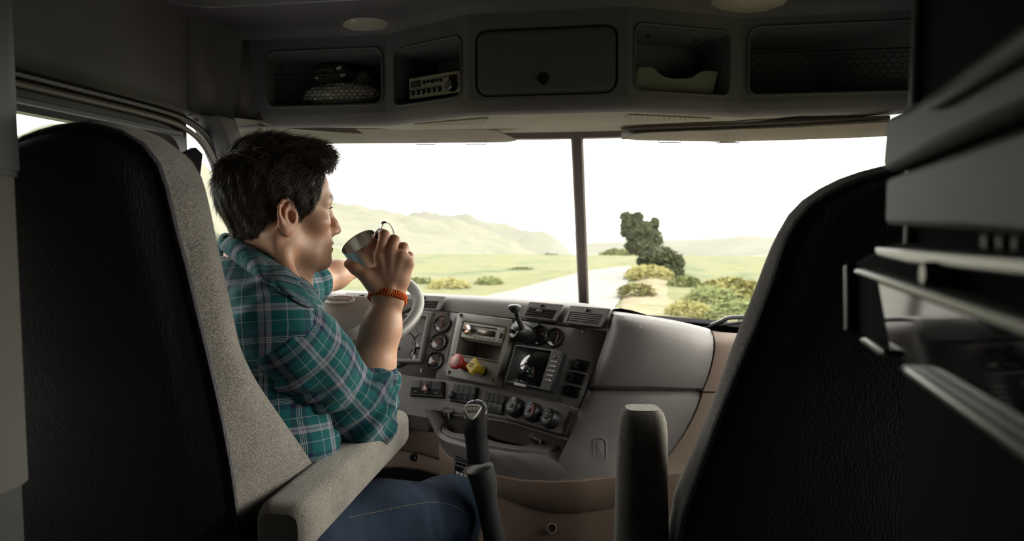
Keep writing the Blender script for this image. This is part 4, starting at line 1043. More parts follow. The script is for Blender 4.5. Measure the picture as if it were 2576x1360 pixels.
for k, (px, py) in enumerate(((1462, 921), (1451, 953), (1440, 986))):
    q0 = Quad(PM.pt(px - 15, py - 17), PM.pt(px + 24, py - 8), PM.pt(px + 16, py + 17), PM.pt(px - 23, py + 8))
    m = MB(); qbox(m, q0, 0, 1, 0, 1, -0.002, 0.006, ta=0.01, tb=0.02); of = m.build('power_outlet', BLACK, dash, bevel=0.0015)
    m = MB(); qbox(m, q0, 0.46, 0.90, 0.22, 0.86, 0.005, 0.013, ta=0.02, tb=0.03); m.build('outlet_plug', BLACKM, of, bevel=0.002)
    m = MB(); qbox(m, q0, 0.16, 1.02, -0.03, 0.07, 0.004, 0.014); m.build('outlet_hood', BLACK, of, bevel=0.001)
    pq = q0.panel(0.24, 0.5, 0.0062)
    for i in range(5):
        lb_ = MB(); lb_.cbox(pq.p(0.001 * (i % 2), 0.007 - i * 0.0034, 0), pq.u * (0.012 - 0.002 * (i % 3)), pq.v * 0.0011, pq.n * 0.0003); lb_.build('outlet_print', mat('grey_print', (0.24, 0.23, 0.22), 0.6), of)

# ---- rocker switch banks on the slab
def sq(tl, tr, br, bl, lift=0.001):
    return Quad(*[slab(a, b, lift) for a, b in (tl, tr, br, bl)])
ROCK = mat('rocker_black', (0.032, 0.030, 0.034), 0.35, 0.5)
ROCKL = ROCK
def bank(q, n, hazard=False, lab=''):
    m = MB(); qbox(m, q, 0, 1, 0, 1, -0.006, 0.006, ta=0.015, tb=0.04); base = m.build('switch_bank', BLACK, dash, bevel=0.003, seg=3)
    for k in range(n):
        a0 = 0.05 + 0.90 * k / n; a1 = 0.05 + 0.90 * (k + 0.95) / n
        up = MB(); up.rings([[q.p(a0, 0.06, 0.005), q.p(a1, 0.06, 0.005), q.p(a1, 0.46, 0.005), q.p(a0, 0.46, 0.005)], [q.p(a0, 0.08, 0.012), q.p(a1, 0.08, 0.012), q.p(a1, 0.46, 0.008), q.p(a0, 0.46, 0.008)]]); r = up.build('rocker_switch', ROCK, base, bevel=0.0012)
        lo = MB(); lo.rings([[q.p(a0, 0.46, 0.005), q.p(a1, 0.46, 0.005), q.p(a1, 0.95, 0.004), q.p(a0, 0.95, 0.004)], [q.p(a0, 0.48, 0.013), q.p(a1, 0.48, 0.013), q.p(a1, 0.93, 0.005), q.p(a0, 0.93, 0.005)]]); lo.build('rocker_lower', ROCK, r, bevel=0.0012)
        ed = MB(); qbox(ed, q, a0 + 0.01, a1 - 0.01, 0.47, 0.545, 0.0115, 0.0142, tb=0.01); ed.build('rocker_ridge', ROCKL, r, bevel=0.0006)
        pr = MB(); qbox(pr, q, a0 + (a1 - a0) * 0.36, a0 + (a1 - a0) * 0.64, 0.72, 0.78, 0.0085, 0.0092); pr.build('rocker_print', mat('grey_print', (0.24, 0.23, 0.22), 0.6), r)
    return base
b0 = bank(sq((1036, 954), (1120, 959), (1119, 1003), (1031, 997)), 3)
hz = sq((1036, 954), (1120, 959), (1119, 1003), (1031, 997))
tri = [hz.p(0.50, 0.20, 0.014), hz.p(0.595, 0.74, 0.014), hz.p(0.375, 0.71, 0.014)]
MB().prism(tri, hz.n * 0.003).build('hazard_triangle', mat('dark_red_triangle', (0.20, 0.012, 0.03), 0.4), b0, bevel=0.001)
c3 = sum(tri, Vector()) / 3
MB().prism([c3 + (p - c3) * 0.42 + hz.n * 0.0030 for p in tri], hz.n * 0.0006).build('hazard_symbol', WHITE, b0, smooth=False)
b1s = bank(sq((1145, 965), (1206, 974), (1197, 1019), (1130, 1010)), 4)
bq = sq((1145, 965), (1206, 974), (1197, 1019), (1130, 1010))
MB().lathe(bq.p(0.10, 0.66, 0.008), bq.n, [(0.011, 0), (0.011, 0.006), (0.009, 0.010), (0.004, 0.011)], 16).build('dimmer_knob', BLACK, b1s)
bank(sq((1223, 984), (1280, 996), (1265, 1046), (1210, 1034)), 4)
# ---- heater panel
q_h = sq((1293, 1000), (1442, 1038), (1422, 1098), (1274, 1054), 0.002)
m = MB(); qbox(m, q_h, 0, 1, 0, 1, -0.006, 0.005, ta=0.006, tb=0.02); hp = m.build('heater_panel', DASHD, dash, bevel=0.002)
m = MB(); qbox(m, q_h, 0.0, 1.0, 0.955, 1.02, -0.004, 0.006); m.build('heater_panel_edge', BLACK, hp, bevel=0.001)
m = MB(); qbox(m, q_h, 0.955, 1.015, 0.0, 1.0, -0.004, 0.007); m.build('heater_panel_cap', BLACK, hp, bevel=0.001)
hpn = q_h.panel(0.5, 0.5, 0.005)
for k, (px, py) in enumerate(((1302, 1028), (1346, 1040), (1390, 1056))):
    a = hpn.at(px, py); ax = (a.n + CR * -0.42).normalized()
    r = 24.5 * 1.74 / FPX
    kb = MB().lathe(a.o, ax, [(r * 1.06, 0), (r * 1.04, 0.006), (r * 0.98, 0.020), (r * 0.93, 0.024), (r * 0.86, 0.0255), (r * 0.3, 0.026)], 36).build('heater_knob', BLACK, hp)
    kp = Panel(a.o + ax * 0.0262, a.u - ax * a.u.dot(ax), a.v); kp.n = ax; kp.v = ax.cross(kp.u).normalized(); kp.v = kp.v if kp.v.z > 0 else -kp.v
    MB().lathe(kp.o, ax, [(r * 0.27, -0.001), (r * 0.26, 0.003), (r * 0.2, 0.004), (r * 0.05, 0.0035)], 20).build('knob_cap', DASHD, kb)
    if k == 1:
        for (aa, bb, mm, nm) in ((-70, 12, BLUE, 'cold_arc'), (20, 120, REDB, 'warm_arc')):
            loops = []
            for i in range(12):
                t = math.radians(aa + (bb - aa) * i / 11); d = (math.sin(t), math.cos(t))
                loops.append([kp.p(d[0] * r * q_, d[1] * r * q_, w_) for q_, w_ in ((0.66, 0), (0.78, 0), (0.78, 0.0005), (0.66, 0.0005))])
            MB().rings(loops).build(nm, mm, kb, smooth=False)
    else:
        for i in range(6 if k == 2 else 4):
            t = math.radians(-110 + i * (44 if k == 2 else 62)); d = (math.sin(t) * r * 0.68, math.cos(t) * r * 0.68)
            MB().lathe(kp.p(d[0], d[1], -0.0004), ax, [(r * 0.085, 0), (r * 0.085, 0.0009), (r * 0.05, 0.001)], 10).build('knob_symbol', mat('grey_print', (0.24, 0.23, 0.22), 0.6), kb)
        text_obj('knob_letter', 'O' if k == 0 else 'A/C', kp, r * 0.24, mat('grey_print', (0.24, 0.23, 0.22), 0.6), kb, 0, 0, 0.0042)
screw(hpn, 1425, 1067, 0.0); screw(hpn, 1278, 1039, 0.0, 0.0035)
# ---- lighter caps
def lighter(px, py, zz, r, lab):
    c = PZ(px, py, Z(zz)); ax = (Vector((0, 0, 1)) + CF0 * -0.25).normalized()
    root = MB().lathe(c - ax * 0.006, ax, [(r, 0), (r, 0.006), (r * 1.05, 0.007), (r * 1.05, 0.009), (r * 0.95, 0.010), (r * 0.95, 0.013)], 22).build('socket_ring', BLACK, dash)
    MB().lathe(c + ax * 0.008, ax, [(r * 0.98, 0), (r * 1.02, 0.003), (r * 0.9, 0.006), (r * 0.2, 0.007)], 22).build('socket_cap', DASH, root)
    t = (-CR * 0.9 + CF0 * -0.1).normalized()
    MB().tube([c + ax * 0.011, c + ax * 0.012 + t * r * 1.0, c + ax * 0.009 + t * r * 1.45], [r * 0.6, r * 0.5, r * 0.25], 10, flat=0.35).build('cap_tab', DASH, root)
    MB().tube([c + CF0 * -r - ax * 0.01, c + CF0 * -r * 1.1 + ax * 0.006], 0.0025, 6).build('cap_tether', SILVER, root)
    if lab:
        tq = Panel(c + ax * 0.0155, CR, CF0); tq.n = ax
        for i, s in enumerate(lab): text_obj('cap_print', s, tq, 0.0068, mat('grey_print', (0.24, 0.23, 0.22), 0.6), root, 0, 0.004 - 0.007 * i, 0.0)
lighter(1358, 1106, zt + 0.006, 0.0195, ('12V', '20A'))
lighter(1130, 1040, -0.515, 0.0150, ())

# ================================================================== steering wheel and column
sw_c = Vector((-0.55, 1.60, Z(-0.215))); tl_ = math.radians(24)
su = Vector((1, 0, 0)); sv = Vector((0, math.cos(tl_), math.sin(tl_))); sn = su.cross(sv).normalized()
if sn.z < 0: sn = -sn
R_w = 0.215
sw = empty('steering_wheel', sw_c); tag(sw, 'grey four-spoke steering wheel with an oval emblem on its hub', 'steering wheel')
rim = [sw_c + su * (R_w * math.cos(2 * PI * k / 64)) + sv * (R_w * math.sin(2 * PI * k / 64)) for k in range(65)]
mb = MB(); loops = []
for k in range(64):
    c = (rim[k] - sw_c).normalized()
    loops.append([rim[k] + (c * math.cos(t) + sn * math.sin(t)) * 0.0145 for t in [2 * PI * j / 12 for j in range(12)]])
mb.rings(loops + [loops[0]], True, False, False).build('wheel_rim', mat('grey_wheel_leather', (0.16, 0.152, 0.142), 0.45, 0.4, bump=0.15, bscale=700), sw)
hub_c = sw_c - sn * 0.030
hm = mat('grey_hub_plastic', (0.19, 0.18, 0.165), 0.5, 0.35, bump=0.15, bscale=700)
def hubloop(s, w):
    pts = [(-0.075, 0.085), (-0.03, 0.092), (0.03, 0.092), (0.075, 0.085), (0.108, 0.045), (0.108, 0.0), (0.09, -0.06), (0.05, -0.095), (-0.05, -0.095), (-0.09, -0.06), (-0.108, 0.0), (-0.108, 0.045)]
    return smooth_path([hub_c + su * (a * s) + sv * (b * s) + sn * w for a, b in pts], 48, True)
MB().rings([hubloop(0.92, -0.03), hubloop(1.0, -0.01), hubloop(1.0, 0.016), hubloop(0.95, 0.028), hubloop(0.80, 0.033), hubloop(0.5, 0.034)]).build('hub_pad', hm, sw)
for ang in (18, 162, 228, 312):
    d = su * math.cos(math.radians(ang)) + sv * math.sin(math.radians(ang)); e = sn.cross(d)
    mb = MB(); loops = []
    for t, wd, hh in ((0.075, 0.038, -0.006), (0.12, 0.030, -0.006), (0.17, 0.022, 0.010), (0.212, 0.022, 0.028)):
        p = hub_c + d * t + sn * hh
        loops.append([p + e * wd + sn * 0.004, p - e * wd + sn * 0.004, p - e * wd * 0.9 - sn * 0.008, p + e * wd * 0.9 - sn * 0.008])
    mb.rings(loops).build('spoke', hm, sw, bevel=0.003)
ep = hub_c + sn * 0.034 + sv * 0.052
ov = lambda k, w: [ep + su * (0.040 * k * math.cos(a)) + sv * (0.0215 * k * math.sin(a)) + sn * w for a in [2 * PI * i / 32 for i in range(32)]]
em = MB().rings([ov(1.0, -0.004), ov(1.0, 0.0015), ov(0.93, 0.0035), ov(0.88, 0.0022)]).build('emblem', mat('emblem_grey', (0.30, 0.285, 0.255), 0.35, 0.5), sw)
tq = Panel(ep, su, sv); tq.n = sn
text_obj('emblem_print', 'FREIGHTLINER', tq, 0.0088, BLACK, em, 0, 0, 0.0026)
MB().tube([hub_c - sn * 0.02, hub_c - sn * 0.10, hub_c - sn * 0.24, hub_c - sn * 0.36 + Vector((0, 0.1, 0))], [0.05, 0.055, 0.06, 0.06], 16).build('column', BLACK, sw)

# ================================================================== gear shifter
sh_b = W(1262, 1500, 1.50); 
shf = empty('gear_shifter', sh_b); tag(shf, 'black gear shift lever with a silver shift pattern plate on its knob', 'gear lever')
k0 = W(1196, 1050, 1.455); k1 = W(1203, 1160, 1.455); k2 = W(1218, 1215, 1.46); k3 = W(1245, 1360, 1.48)
MB().tube([k1 + (k2 - k1) * 0.3, k2, W(1226, 1270, 1.47), k3, sh_b], [0.0295, 0.0285, 0.0225, 0.0230, 0.024], 20).build('lever_boot', mat('rubber_sleeve', (0.030, 0.029, 0.032), 0.6, 0.3), shf)
grip = smooth_path([W(1192, 1040, 1.455), W(1194, 1065, 1.455), W(1198, 1110, 1.455), W(1204, 1160, 1.455)], 18)
loops = []
gm = mat('satin_black_grip', (0.020, 0.019, 0.022), 0.32, 0.5)
up_ = (grip[0] - grip[-1]).normalized(); ga = CR - up_ * CR.dot(up_); ga.normalize(); gb = up_.cross(ga)
def gl(c, ra, rb, n=24, tilt=0.0): return [c + ga * (ra * math.cos(2 * PI * i / n)) + gb * (rb * math.sin(2 * PI * i / n)) + up_ * (tilt * math.sin(2 * PI * i / n)) for i in range(n)]
seq = [(grip[-1], .0240, .0240, 0), (W(1203, 1152, 1.455), .0245, .0245, 0), (W(1200, 1120, 1.455), .0238, .0238, 0), (W(1197, 1092, 1.455), .0242, .0242, 0), (W(1196.5, 1090, 1.455), .0250, .0250, 0),
       (W(1195, 1068, 1.455), .0258, .0265, 0), (W(1194, 1048, 1.455), .0270, .0285, 0.002), (W(1195, 1036, 1.456), .0275, .0290, 0.006), (W(1195, 1028, 1.458), .0262, .0272, 0.010), (W(1195, 1022, 1.461), .0225, .0225, 0.011), (W(1195, 1018, 1.464), .0150, .0150, 0.009), (W(1195, 1016.5, 1.466), .006, .006, 0.004)]
MB().rings([gl(c, a, b, 28, t) for c, a, b, t in seq]).build('shift_knob', gm, shf)
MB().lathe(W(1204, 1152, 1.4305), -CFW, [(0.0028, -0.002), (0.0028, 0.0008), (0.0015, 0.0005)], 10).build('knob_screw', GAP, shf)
# pattern plate, set on the sloped crown facing the driver side
pc0 = W(1189, 1036, 1.4305)
pq = Panel(pc0, CR, CU * 0.66 + CFW * 0.75); pq.n = (CU * 0.75 - CFW * 0.66).normalized(); pq.v = (CU * 0.66 + CFW * 0.75).normalized()
shield = [(-0.0185, 0.0125), (-0.010, 0.0180), (0.006, 0.0190), (0.0165, 0.0150), (0.0175, 0.010), (0.009, -0.008), (0.001, -0.0175), (-0.006, -0.0165), (-0.0130, -0.006)]
MB().prism([pq.p(a, b, 0.0) for a, b in smooth_path([(x, y, 0) for x, y in shield], 36, True) for a, b in [(a, b)]] if False else [pq.p(q.x, q.y, -0.004) for q in smooth_path([(x, y, 0) for x, y in shield], 36, True)], pq.n * 0.006).build('pattern_plate', SILVER, shf, bevel=0.0008)
for i, xx in enumerate((-0.008, 0.0, 0.008)):
    m = MB(); m.cbox(pq.p(xx, 0.0035, 0.0022), pq.u * 0.005, pq.v * 0.0025, pq.n * 0.0004); m.cbox(pq.p(xx, 0.0125, 0.0022), pq.u * 0.005, pq.v * 0.0016, pq.n * 0.0004); m.build('gear_mark', BLACK, shf)
text_obj('maker_print', 'EATON', pq, 0.0052, BLACK, shf, -0.0005, -0.0015, 0.0022)
# switch plate on the tan console beside the lever
q_t = Quad(W(1143, 1148, 1.755), W(1180, 1160, 1.735), W(1188, 1255, 1.75), W(1150, 1240, 1.77))
m = MB(); qbox(m, q_t, 0, 1, 0, 1, -0.01, 0.004); pl_ = m.build('shift_placard', BLACK, dash, bevel=0.002)
for j in range(2):
    for i in range(3):
        m = MB(); qbox(m, q_t, 0.10 + i * 0.29, 0.33 + i * 0.29, 0.36 + j * 0.12, 0.455 + j * 0.12, 0.003, 0.0048); m.build('placard_cell', WHITE, pl_)
m = MB(); qframe(m, q_t, (0.08, 0.92, 0.06, 0.20), (0.14, 0.86, 0.085, 0.175), 0.003, 0.0047); m.build('placard_logo', mat('grey_print', (0.24, 0.23, 0.22), 0.6), pl_)
m = MB(); qbox(m, q_t, 0.35, 0.95, 0.78, 0.82, 0.003, 0.0047); m.build('placard_line', ORANGE, pl_)
# ================================================================== seats
def seat_back(name, label, pn, rear_px, front, cloth_side, nn=72, dome=0.03, cx=None):
    """high back: dark ribbed rear panel, heathered side gusset, front cushion. rear/front are open paths over the top"""
    root = empty(name, (pn.o.x, pn.o.y + 0.3, 0.0)); tag(root, label, 'seat', 'cab seats')
    R = smooth_path(rear_px, 160); Fp = smooth_path(front, 160)
    R, Fp = resample(R, nn), resample(Fp, nn)
    fwd = -pn.n
    # gusset with a slight bulge
    rows = []
    for k in range(9):
        t = k / 8
        rows.append([a.lerp(b, t) for a, b in zip(R, Fp)])
    cen = sum(R, Vector()) / nn
    for k in range(1, 8):
        bl = 0.010 * math.sin(PI * k / 8)
        rows[k] = [p + (p - cen - fwd * (p - cen).dot(fwd)).normalized() * bl for p in rows[k]]
    vs, fs = loft(rows); g = mesh('side_gusset', vs, fs, KNIT, root)
    # rolled seam
    sm = [p + pn.n * 0.002 + (p - cen).normalized() * 0.001 for p in R]
    MB().tube(sm, 0.0042, 6).build('seam_piping', RIB, g)
    # rear panel: strips between left and right half of the path
    half = nn // 2
    Lh = R[:half]; Rh = R[::-1][:half]
    rows = []
    for a, b in zip(Lh, Rh):
        row = []
        for k in range(21):
            t = k / 20; e = min(t, 1 - t)
            up = 1 - (1 - min(e / 0.16, 1)) ** 2
            row.append(a.lerp(b, t) + pn.n * (dome * 0.55 * up + dome * 0.45 * math.sin(PI * t)))
        rows.append(row)
    vs, fs = loft(rows); mesh('rear_panel', vs, fs, RIB, root)
    rows = []
    for a, b in zip(Fp[:half], Fp[::-1][:half]):
        rows.append([a.lerp(b, k / 20) - pn.n * 0.02 * math.sin(PI * k / 20) for k in range(21)])
    vs, fs = loft(rows); mesh('front_cushion', vs, fs, KNIT, root)
    return root
pS = Panel((-0.478, 0.73, ZC), (1, 0, 0), (0, -0.42, 1))
rear_px = [(616, 1460), (603, 1351), (588, 1228), (572, 1129), (551, 1022), (519, 882), (490, 763), (468, 666), (445, 582), (428, 512), (410, 441), (384, 388), (340, 350), (290, 330), (230, 320), (160, 322), (100, 337), (45, 362), (5, 405), (-25, 480), (-50, 600), (-80, 780), (-110, 1000), (-130, 1200), (-150, 1460)]
rear = [pS.pt(a, b) for a, b in rear_px]
fr_px = [(840, 1330), (800, 1205), (779, 1155), (700, 1040), (640, 950), (603, 868), (588, 800), (561, 680), (540, 580), (522, 495), (505, 440), (480, 402), (430, 365)]
front = [PX(a, b, -0.360 + (0.0 if b > 500 else -0.0012 * (500 - b) * 0.35)) for a, b in fr_px]
tf = [PL(a, b, pS.o - pS.n * 0.055, pS.n) for a, b in ((330, 326), (270, 319), (225, 319), (160, 322), (100, 337), (45, 362), (5, 405))]
lf_ = [pS.pt(a, b) - pS.n * w for a, b, w in ((-25, 480, .06), (-50, 600, .08), (-80, 780, .10), (-110, 1000, .12), (-130, 1200, .15), (-150, 1460, .18))]
seat = seat_back('driver_seat', 'high-back driver seat with a black ribbed rear and grey heather cloth sides', pS, rear, front + tf + lf_, KNIT)
# seat base hidden low in the cab
sb = MB(); sb.box((-0.74, 0.95, 0.46), (0.46, 0, 0), (0, 0.52, 0), (0, 0, 0.14)); sb.build('seat_cushion', KNIT, seat, bevel=0.03, seg=3)
sb = MB(); sb.box((-0.68, 1.0, 0.0), (0.34, 0, 0), (0, 0.42, 0), (0, 0, 0.46)); sb.build('seat_pedestal', BLACKM, seat, bevel=0.01)
# driver armrest
def armrest(parent, c0, c1, wd, ht, m, up, side, r=0.02, name='armrest', taper=1.0):
    ax = (c1 - c0).normalized(); L = (c1 - c0).length; mb = MB(); loops = []
    for t, k in ((0.0, 0.72), (0.006, 0.86), (0.016, 0.95), (0.03, 1.0), (L * 0.5, 1.0), (L - 0.035, 1.0), (L - 0.018, 0.96), (L - 0.007, 0.86), (L, 0.70)):
        q = t / L; kk = k * (1 + (taper - 1) * q)
        loops.append([c0 + ax * t + side * (x * kk) + up * (y * kk) for x, y in rrect(wd, ht, r, 5)])
    return mb.rings(loops).build(name, m, parent)
tl0, tr0 = PZ(672, 1258, Z(-0.405)), PZ(748, 1284, Z(-0.405))
tl1, tr1 = PZ(950, 1018, Z(-0.402)), PZ(1014, 1034, Z(-0.402))
c0 = (tl0 + tr0) / 2 + Vector((0, -0.012, -0.036)); c1 = (tl1 + tr1) / 2 + Vector((0.004, 0.012, -0.040))
side = Vector((1, 0, 0)); upv = Vector((0, 0, 1))
KNITA = knit_mat('grey_heather_armrest_cloth', (0.048, 0.042, 0.040), (0.37, 0.338, 0.305), scale=(800, 800, 1500))
armrest(seat, c0, c1, 0.082, 0.078, KNITA, upv, side, 0.022)
MB().tube([c0 + Vector((-0.03, 0.0, -0.03)), c0 + Vector((-0.08, 0.0, -0.08))], 0.02, 10).build('armrest_pivot', BLACK, seat)

# passenger seat
pP = Panel((0.5, 0.80, ZC), (1, 0, 0), (0, -0.35, 1))
prear_px = [(1690, 1460), (1706, 1360), (1728, 1270), (1765, 1170), (1806, 1060), (1858, 930), (1905, 820), (1950, 700), (1972, 630), (1995, 578), (2035, 525), (2095, 485), (2160, 458), (2230, 440), (2330, 428), (2450, 424), (2570, 435), (2680, 480), (2760, 580), (2830, 760), (2900, 980), (2960, 1200), (3020, 1460)]
pfr_px = [(1640, 1460), (1688, 1285), (1692, 1245), (1720, 1180), (1755, 1105), (1806, 985), (1856, 850), (1900, 745), (1932, 660), (1966, 590), (1990, 548), (2034, 508), (2098, 472), (2165, 448), (2238, 431), (2332, 420), (2450, 415), (2570, 425), (2690, 470), (2770, 570), (2840, 760), (2910, 980), (2960, 1200), (3020, 1460)]
prear = [pP.pt(a, b) for a, b in prear_px]
pfront = [PL(a, b, pP.o - pP.n * 0.09, pP.n) for a, b in pfr_px]
pseat = seat_back('passenger_seat', 'high-back passenger seat with a black rear and pale cloth edge', pP, prear, pfront, KNIT, dome=0.02)
sb = MB(); sb.box((0.28, 0.97, 0.40), (0.46, 0, 0), (0, 0.50, 0), (0, 0, 0.14)); sb.build('seat_cushion', KNIT, pseat, bevel=0.03, seg=3)
sb = MB(); sb.box((0.33, 1.0, 0.0), (0.34, 0, 0), (0, 0.40, 0), (0, 0, 0.40)); sb.build('seat_pedestal', BLACKM, pseat, bevel=0.01)
a0, a1 = W(1611, 1480, 1.0), W(1616, 1024, 1.0)
armrest(pseat, a0, a1, 0.080, 0.062, KNITA, CF0, CR, 0.022, taper=0.86)

# ================================================================== left sleeper partition
e_x = PY(26, 300, 0.60).x
def part(z0, z1, m, nm, x_edge, parent, r=0.02):
    L = [(-1.0, 0.50), (x_edge - r, 0.50), (x_edge - 0.006, 0.508), (x_edge, 0.525), (x_edge, 0.600), (x_edge - 0.006, 0.614), (x_edge - r, 0.62), (-1.0, 0.62)]
    return MB().rings([[Vector((x, y, z)) for x, y in L] for z in (z0, z1)]).build(nm, m, parent)
lp_ = empty('wall_sleeper_left', (-0.8, 0.56, 0)); tag(lp_, 'sleeper partition edge behind the driver seat', kind='structure')
zA = PY(30, 432, 0.60).z; zB = PY(36, 1218, 0.60).z
part(zA + 0.002, 2.3, mat('slate_blue_partition', (0.050, 0.055, 0.060), 0.5, 0.35), 'partition_upper', e_x, lp_)
part(zA - 0.004, zA + 0.002, mat('slate_blue_partition', (0.050, 0.055, 0.060)), 'partition_groove', e_x - 0.003, lp_)
part(zB, zA - 0.004, mat('pale_grey_partition', (0.090, 0.086, 0.078), 0.7, 0.25, bump=0.2, bscale=500), 'partition_middle', PY(30, 700, 0.60).x, lp_)
part(0.0, zB - 0.002, mat('slate_partition_base', (0.045, 0.047, 0.050), 0.7, 0.25), 'partition_lower', PY(41, 1300, 0.60).x, lp_)

# ================================================================== right cabinet with a microwave
ce = PY(2222, 300, 0.50)
f7 = math.radians(7.0)
cdir = Vector((math.sin(f7), math.cos(f7), 0)); cn = Vector((-math.cos(f7), math.sin(f7), 0))
pC = Panel(Vector((ce.x, ce.y, ZC)), -cdir, (0, 0, 1)); pC.n = cn
def cpt(px, py, w=0.0): return PL(px, py, pC.o, pC.n) + pC.n * w
cab = empty('wall_cabinet', (ce.x, ce.y, 0)); tag(cab, 'dark sleeper cabinet beside the passenger seat', kind='structure')
MB().box(Vector((ce.x, ce.y, 0)) - cn * 0.02, -cdir * 1.3, -cn * 0.55, (0, 0, 2.3)).build('cabinet_box', BLACKM, cab, smooth=False)
MB().tube([Vector((ce.x, ce.y, Z(-0.02))) - cn * 0.018 - cdir * 0.004, Vector((ce.x, ce.y, 2.29)) - cn * 0.018 - cdir * 0.004], 0.004, 10).build('door_edge', mat('green_grey_edge_strip', (0.075, 0.085, 0.075), 0.3, 0.5), cab)
greyc = mat('soft_grey_cabinet_vinyl', (0.090, 0.089, 0.080), 0.65, 0.3, bump=0.1, bscale=300)
def cprism(nm, pts, w0, w1, m, parent, bev=0.003):
    return MB().prism([cpt(a, b, w0) for a, b in pts], pC.n * (w1 - w0)).build(nm, m, parent, bevel=bev)
cprism('shelf_fascia', [(2226, 292), (2290, 258), (2349, 220), (2460, 135), (2640, -10), (2640, 255), (2400, 352), (2214, 434)], -0.02, 0.0, greyc, cab, 0.006)
cprism('shelf_ridge', [(2352, 258), (2372, 244), (2640, 100), (2640, 128), (2380, 275), (2360, 278)], -0.002, 0.006, greyc, cab, 0.003)
cprism('cabinet_panel', [(2212, 448), (2400, 372), (2640, 278), (2640, 610), (2400, 580), (2208, 566)], -0.02, -0.004, greyc, cab, 0.004)
for k in range(5):
    cprism('vent_slot', [(2392 + k * 34, 588 + k * 2), (2408 + k * 34, 589 + k * 2), (2408 + k * 34, 632 + k * 2), (2392 + k * 34, 630 + k * 2)], -0.02, -0.012, greyc, cab, 0.001)
mw = empty('microwave_oven', cpt(2350, 1150)); tag(mw, 'black microwave oven with silver trim bars and a glossy door beside the passenger seat', 'microwave')
cprism('oven_case', [(2130, 655), (2205, 612), (2700, 640), (2700, 1210), (2576, 1128), (2303, 944), (2126, 836)], -0.30, -0.006, BLACKM, mw, 0.004)
slv = mat('brushed_silver_bar', (0.17, 0.167, 0.148), 0.38, 0.5, metal=0.7)
cprism('top_trim_bar', [(2206, 620), (2290, 624), (2700, 650), (2700, 712), (2290, 664), (2212, 645)], -0.006, 0.002, slv, mw, 0.002)
cprism('handle_bar', [(2184, 676), (2200, 674), (2700, 808), (2700, 872), (2200, 696), (2186, 692)], -0.006, 0.010, slv, mw, 0.003)
cprism('door_glass', [(2196, 700), (2700, 868), (2700, 1190), (2300, 930), (2228, 880)], -0.006, -0.003, mat('mirror_black_glass', (0.008, 0.008, 0.010), 0.06, 0.5), mw, 0.0)
cprism('bottom_trim_bar', [(2292, 918), (2310, 922), (2700, 1170), (2700, 1222), (2310, 952), (2294, 938)], -0.004, 0.006, slv, mw, 0.003)
cprism('door_latch', [(2176, 850), (2190, 848), (2238, 880), (2240, 894), (2226, 896), (2178, 862)], -0.004, 0.004, slv, mw, 0.003)
cprism('door_rail', [(2126, 668), (2136, 662), (2138, 832), (2128, 836)], -0.006, 0.002, mat('slate_rail', (0.022, 0.022, 0.026), 0.5, 0.3), mw, 0.002)
kp_ = Panel(cpt(2364, 690, 0.0), pC.u, pC.v); kp_.n = pC.n
MB().lathe(kp_.o, pC.n, [(0.0068, -0.006), (0.0066, 0.006), (0.005, 0.008), (0.001, 0.008)], 20).build('timer_knob', slv, mw)
# ================================================================== outdoors
GZ = -1.25          # road level: eye is 2.5 m above it
def terrain(name, rows_px, m, label, n=60, seed=1, amp=0.15):
    rows = []
    r = np.random.default_rng(seed)
    for row in rows_px:
        pts = [W(a, b, d) if d is not None else PZ(a, b, GZ) for a, b, d in row]
        rows.append(smooth_path(pts, n)[:]) 
    rows = [resample(x, n) for x in rows]
    # subdivide between rows
    full = []
    for a, b in zip(rows, rows[1:]):
        for k in range(6): full.append([p.lerp(q, k / 6) for p, q in zip(a, b)])
    full.append(rows[-1])
    out = []
    for j, row in enumerate(full):
        out.append([p + Vector((0, 0, (amp * p.y / 60.0) * (math.sin(p.x * 0.35 + seed) * math.cos(p.y * 0.21 + 2 * seed) + 0.6 * r.uniform(-1, 1)) if 0 < j else 0)) for p in row])
    vs, fs = loft(out)
    o = mesh(name, vs, fs, m, angle=80)
    return tag(o, label, kind='structure')
def field_mat(name, cols, scale=0.4):
    m = bpy.data.materials.new(name); m.use_nodes = True; nt = m.node_tree; b = nt.nodes['Principled BSDF']
    b.inputs['Roughness'].default_value = 0.95; b.inputs['Specular IOR Level'].default_value = 0.1
    tc = nt.nodes.new('ShaderNodeTexCoord'); n = nt.nodes.new('ShaderNodeTexNoise'); n.inputs['Scale'].default_value = scale; n.inputs['Detail'].default_value = 6; n.inputs['Roughness'].default_value = 0.65
    nt.links.new(tc.outputs['Object'], n.inputs['Vector'])
    r = nt.nodes.new('ShaderNodeValToRGB'); el = r.color_ramp.elements
    while len(el) < len(cols): el.new(0.5)
    for i, c in enumerate(cols): el[i].position = 0.33 + 0.34 * i / (len(cols) - 1); el[i].color = (*c, 1)
    nt.links.new(n.outputs['Fac'], r.inputs['Fac']); nt.links.new(r.outputs[0], b.inputs['Base Color'])
    return m
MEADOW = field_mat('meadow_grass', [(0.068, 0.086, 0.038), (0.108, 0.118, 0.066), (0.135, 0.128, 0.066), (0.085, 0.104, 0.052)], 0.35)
HILL = field_mat('hazed_dry_hill_grass', [(0.110, 0.114, 0.082), (0.136, 0.134, 0.102), (0.100, 0.108, 0.078)], 0.06)  # dry grass colour, paled to carry some of the distance haze
RIDGE = field_mat('hazed_ridge_scrub', [(0.115, 0.116, 0.094), (0.138, 0.136, 0.112)], 0.03)  # scrub colour greyed and paled to stand in for distance haze
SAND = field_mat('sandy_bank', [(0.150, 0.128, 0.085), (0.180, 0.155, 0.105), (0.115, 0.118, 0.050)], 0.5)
SEA = mat('pale_sea', (0.165, 0.162, 0.148), 0.6, 0.2)
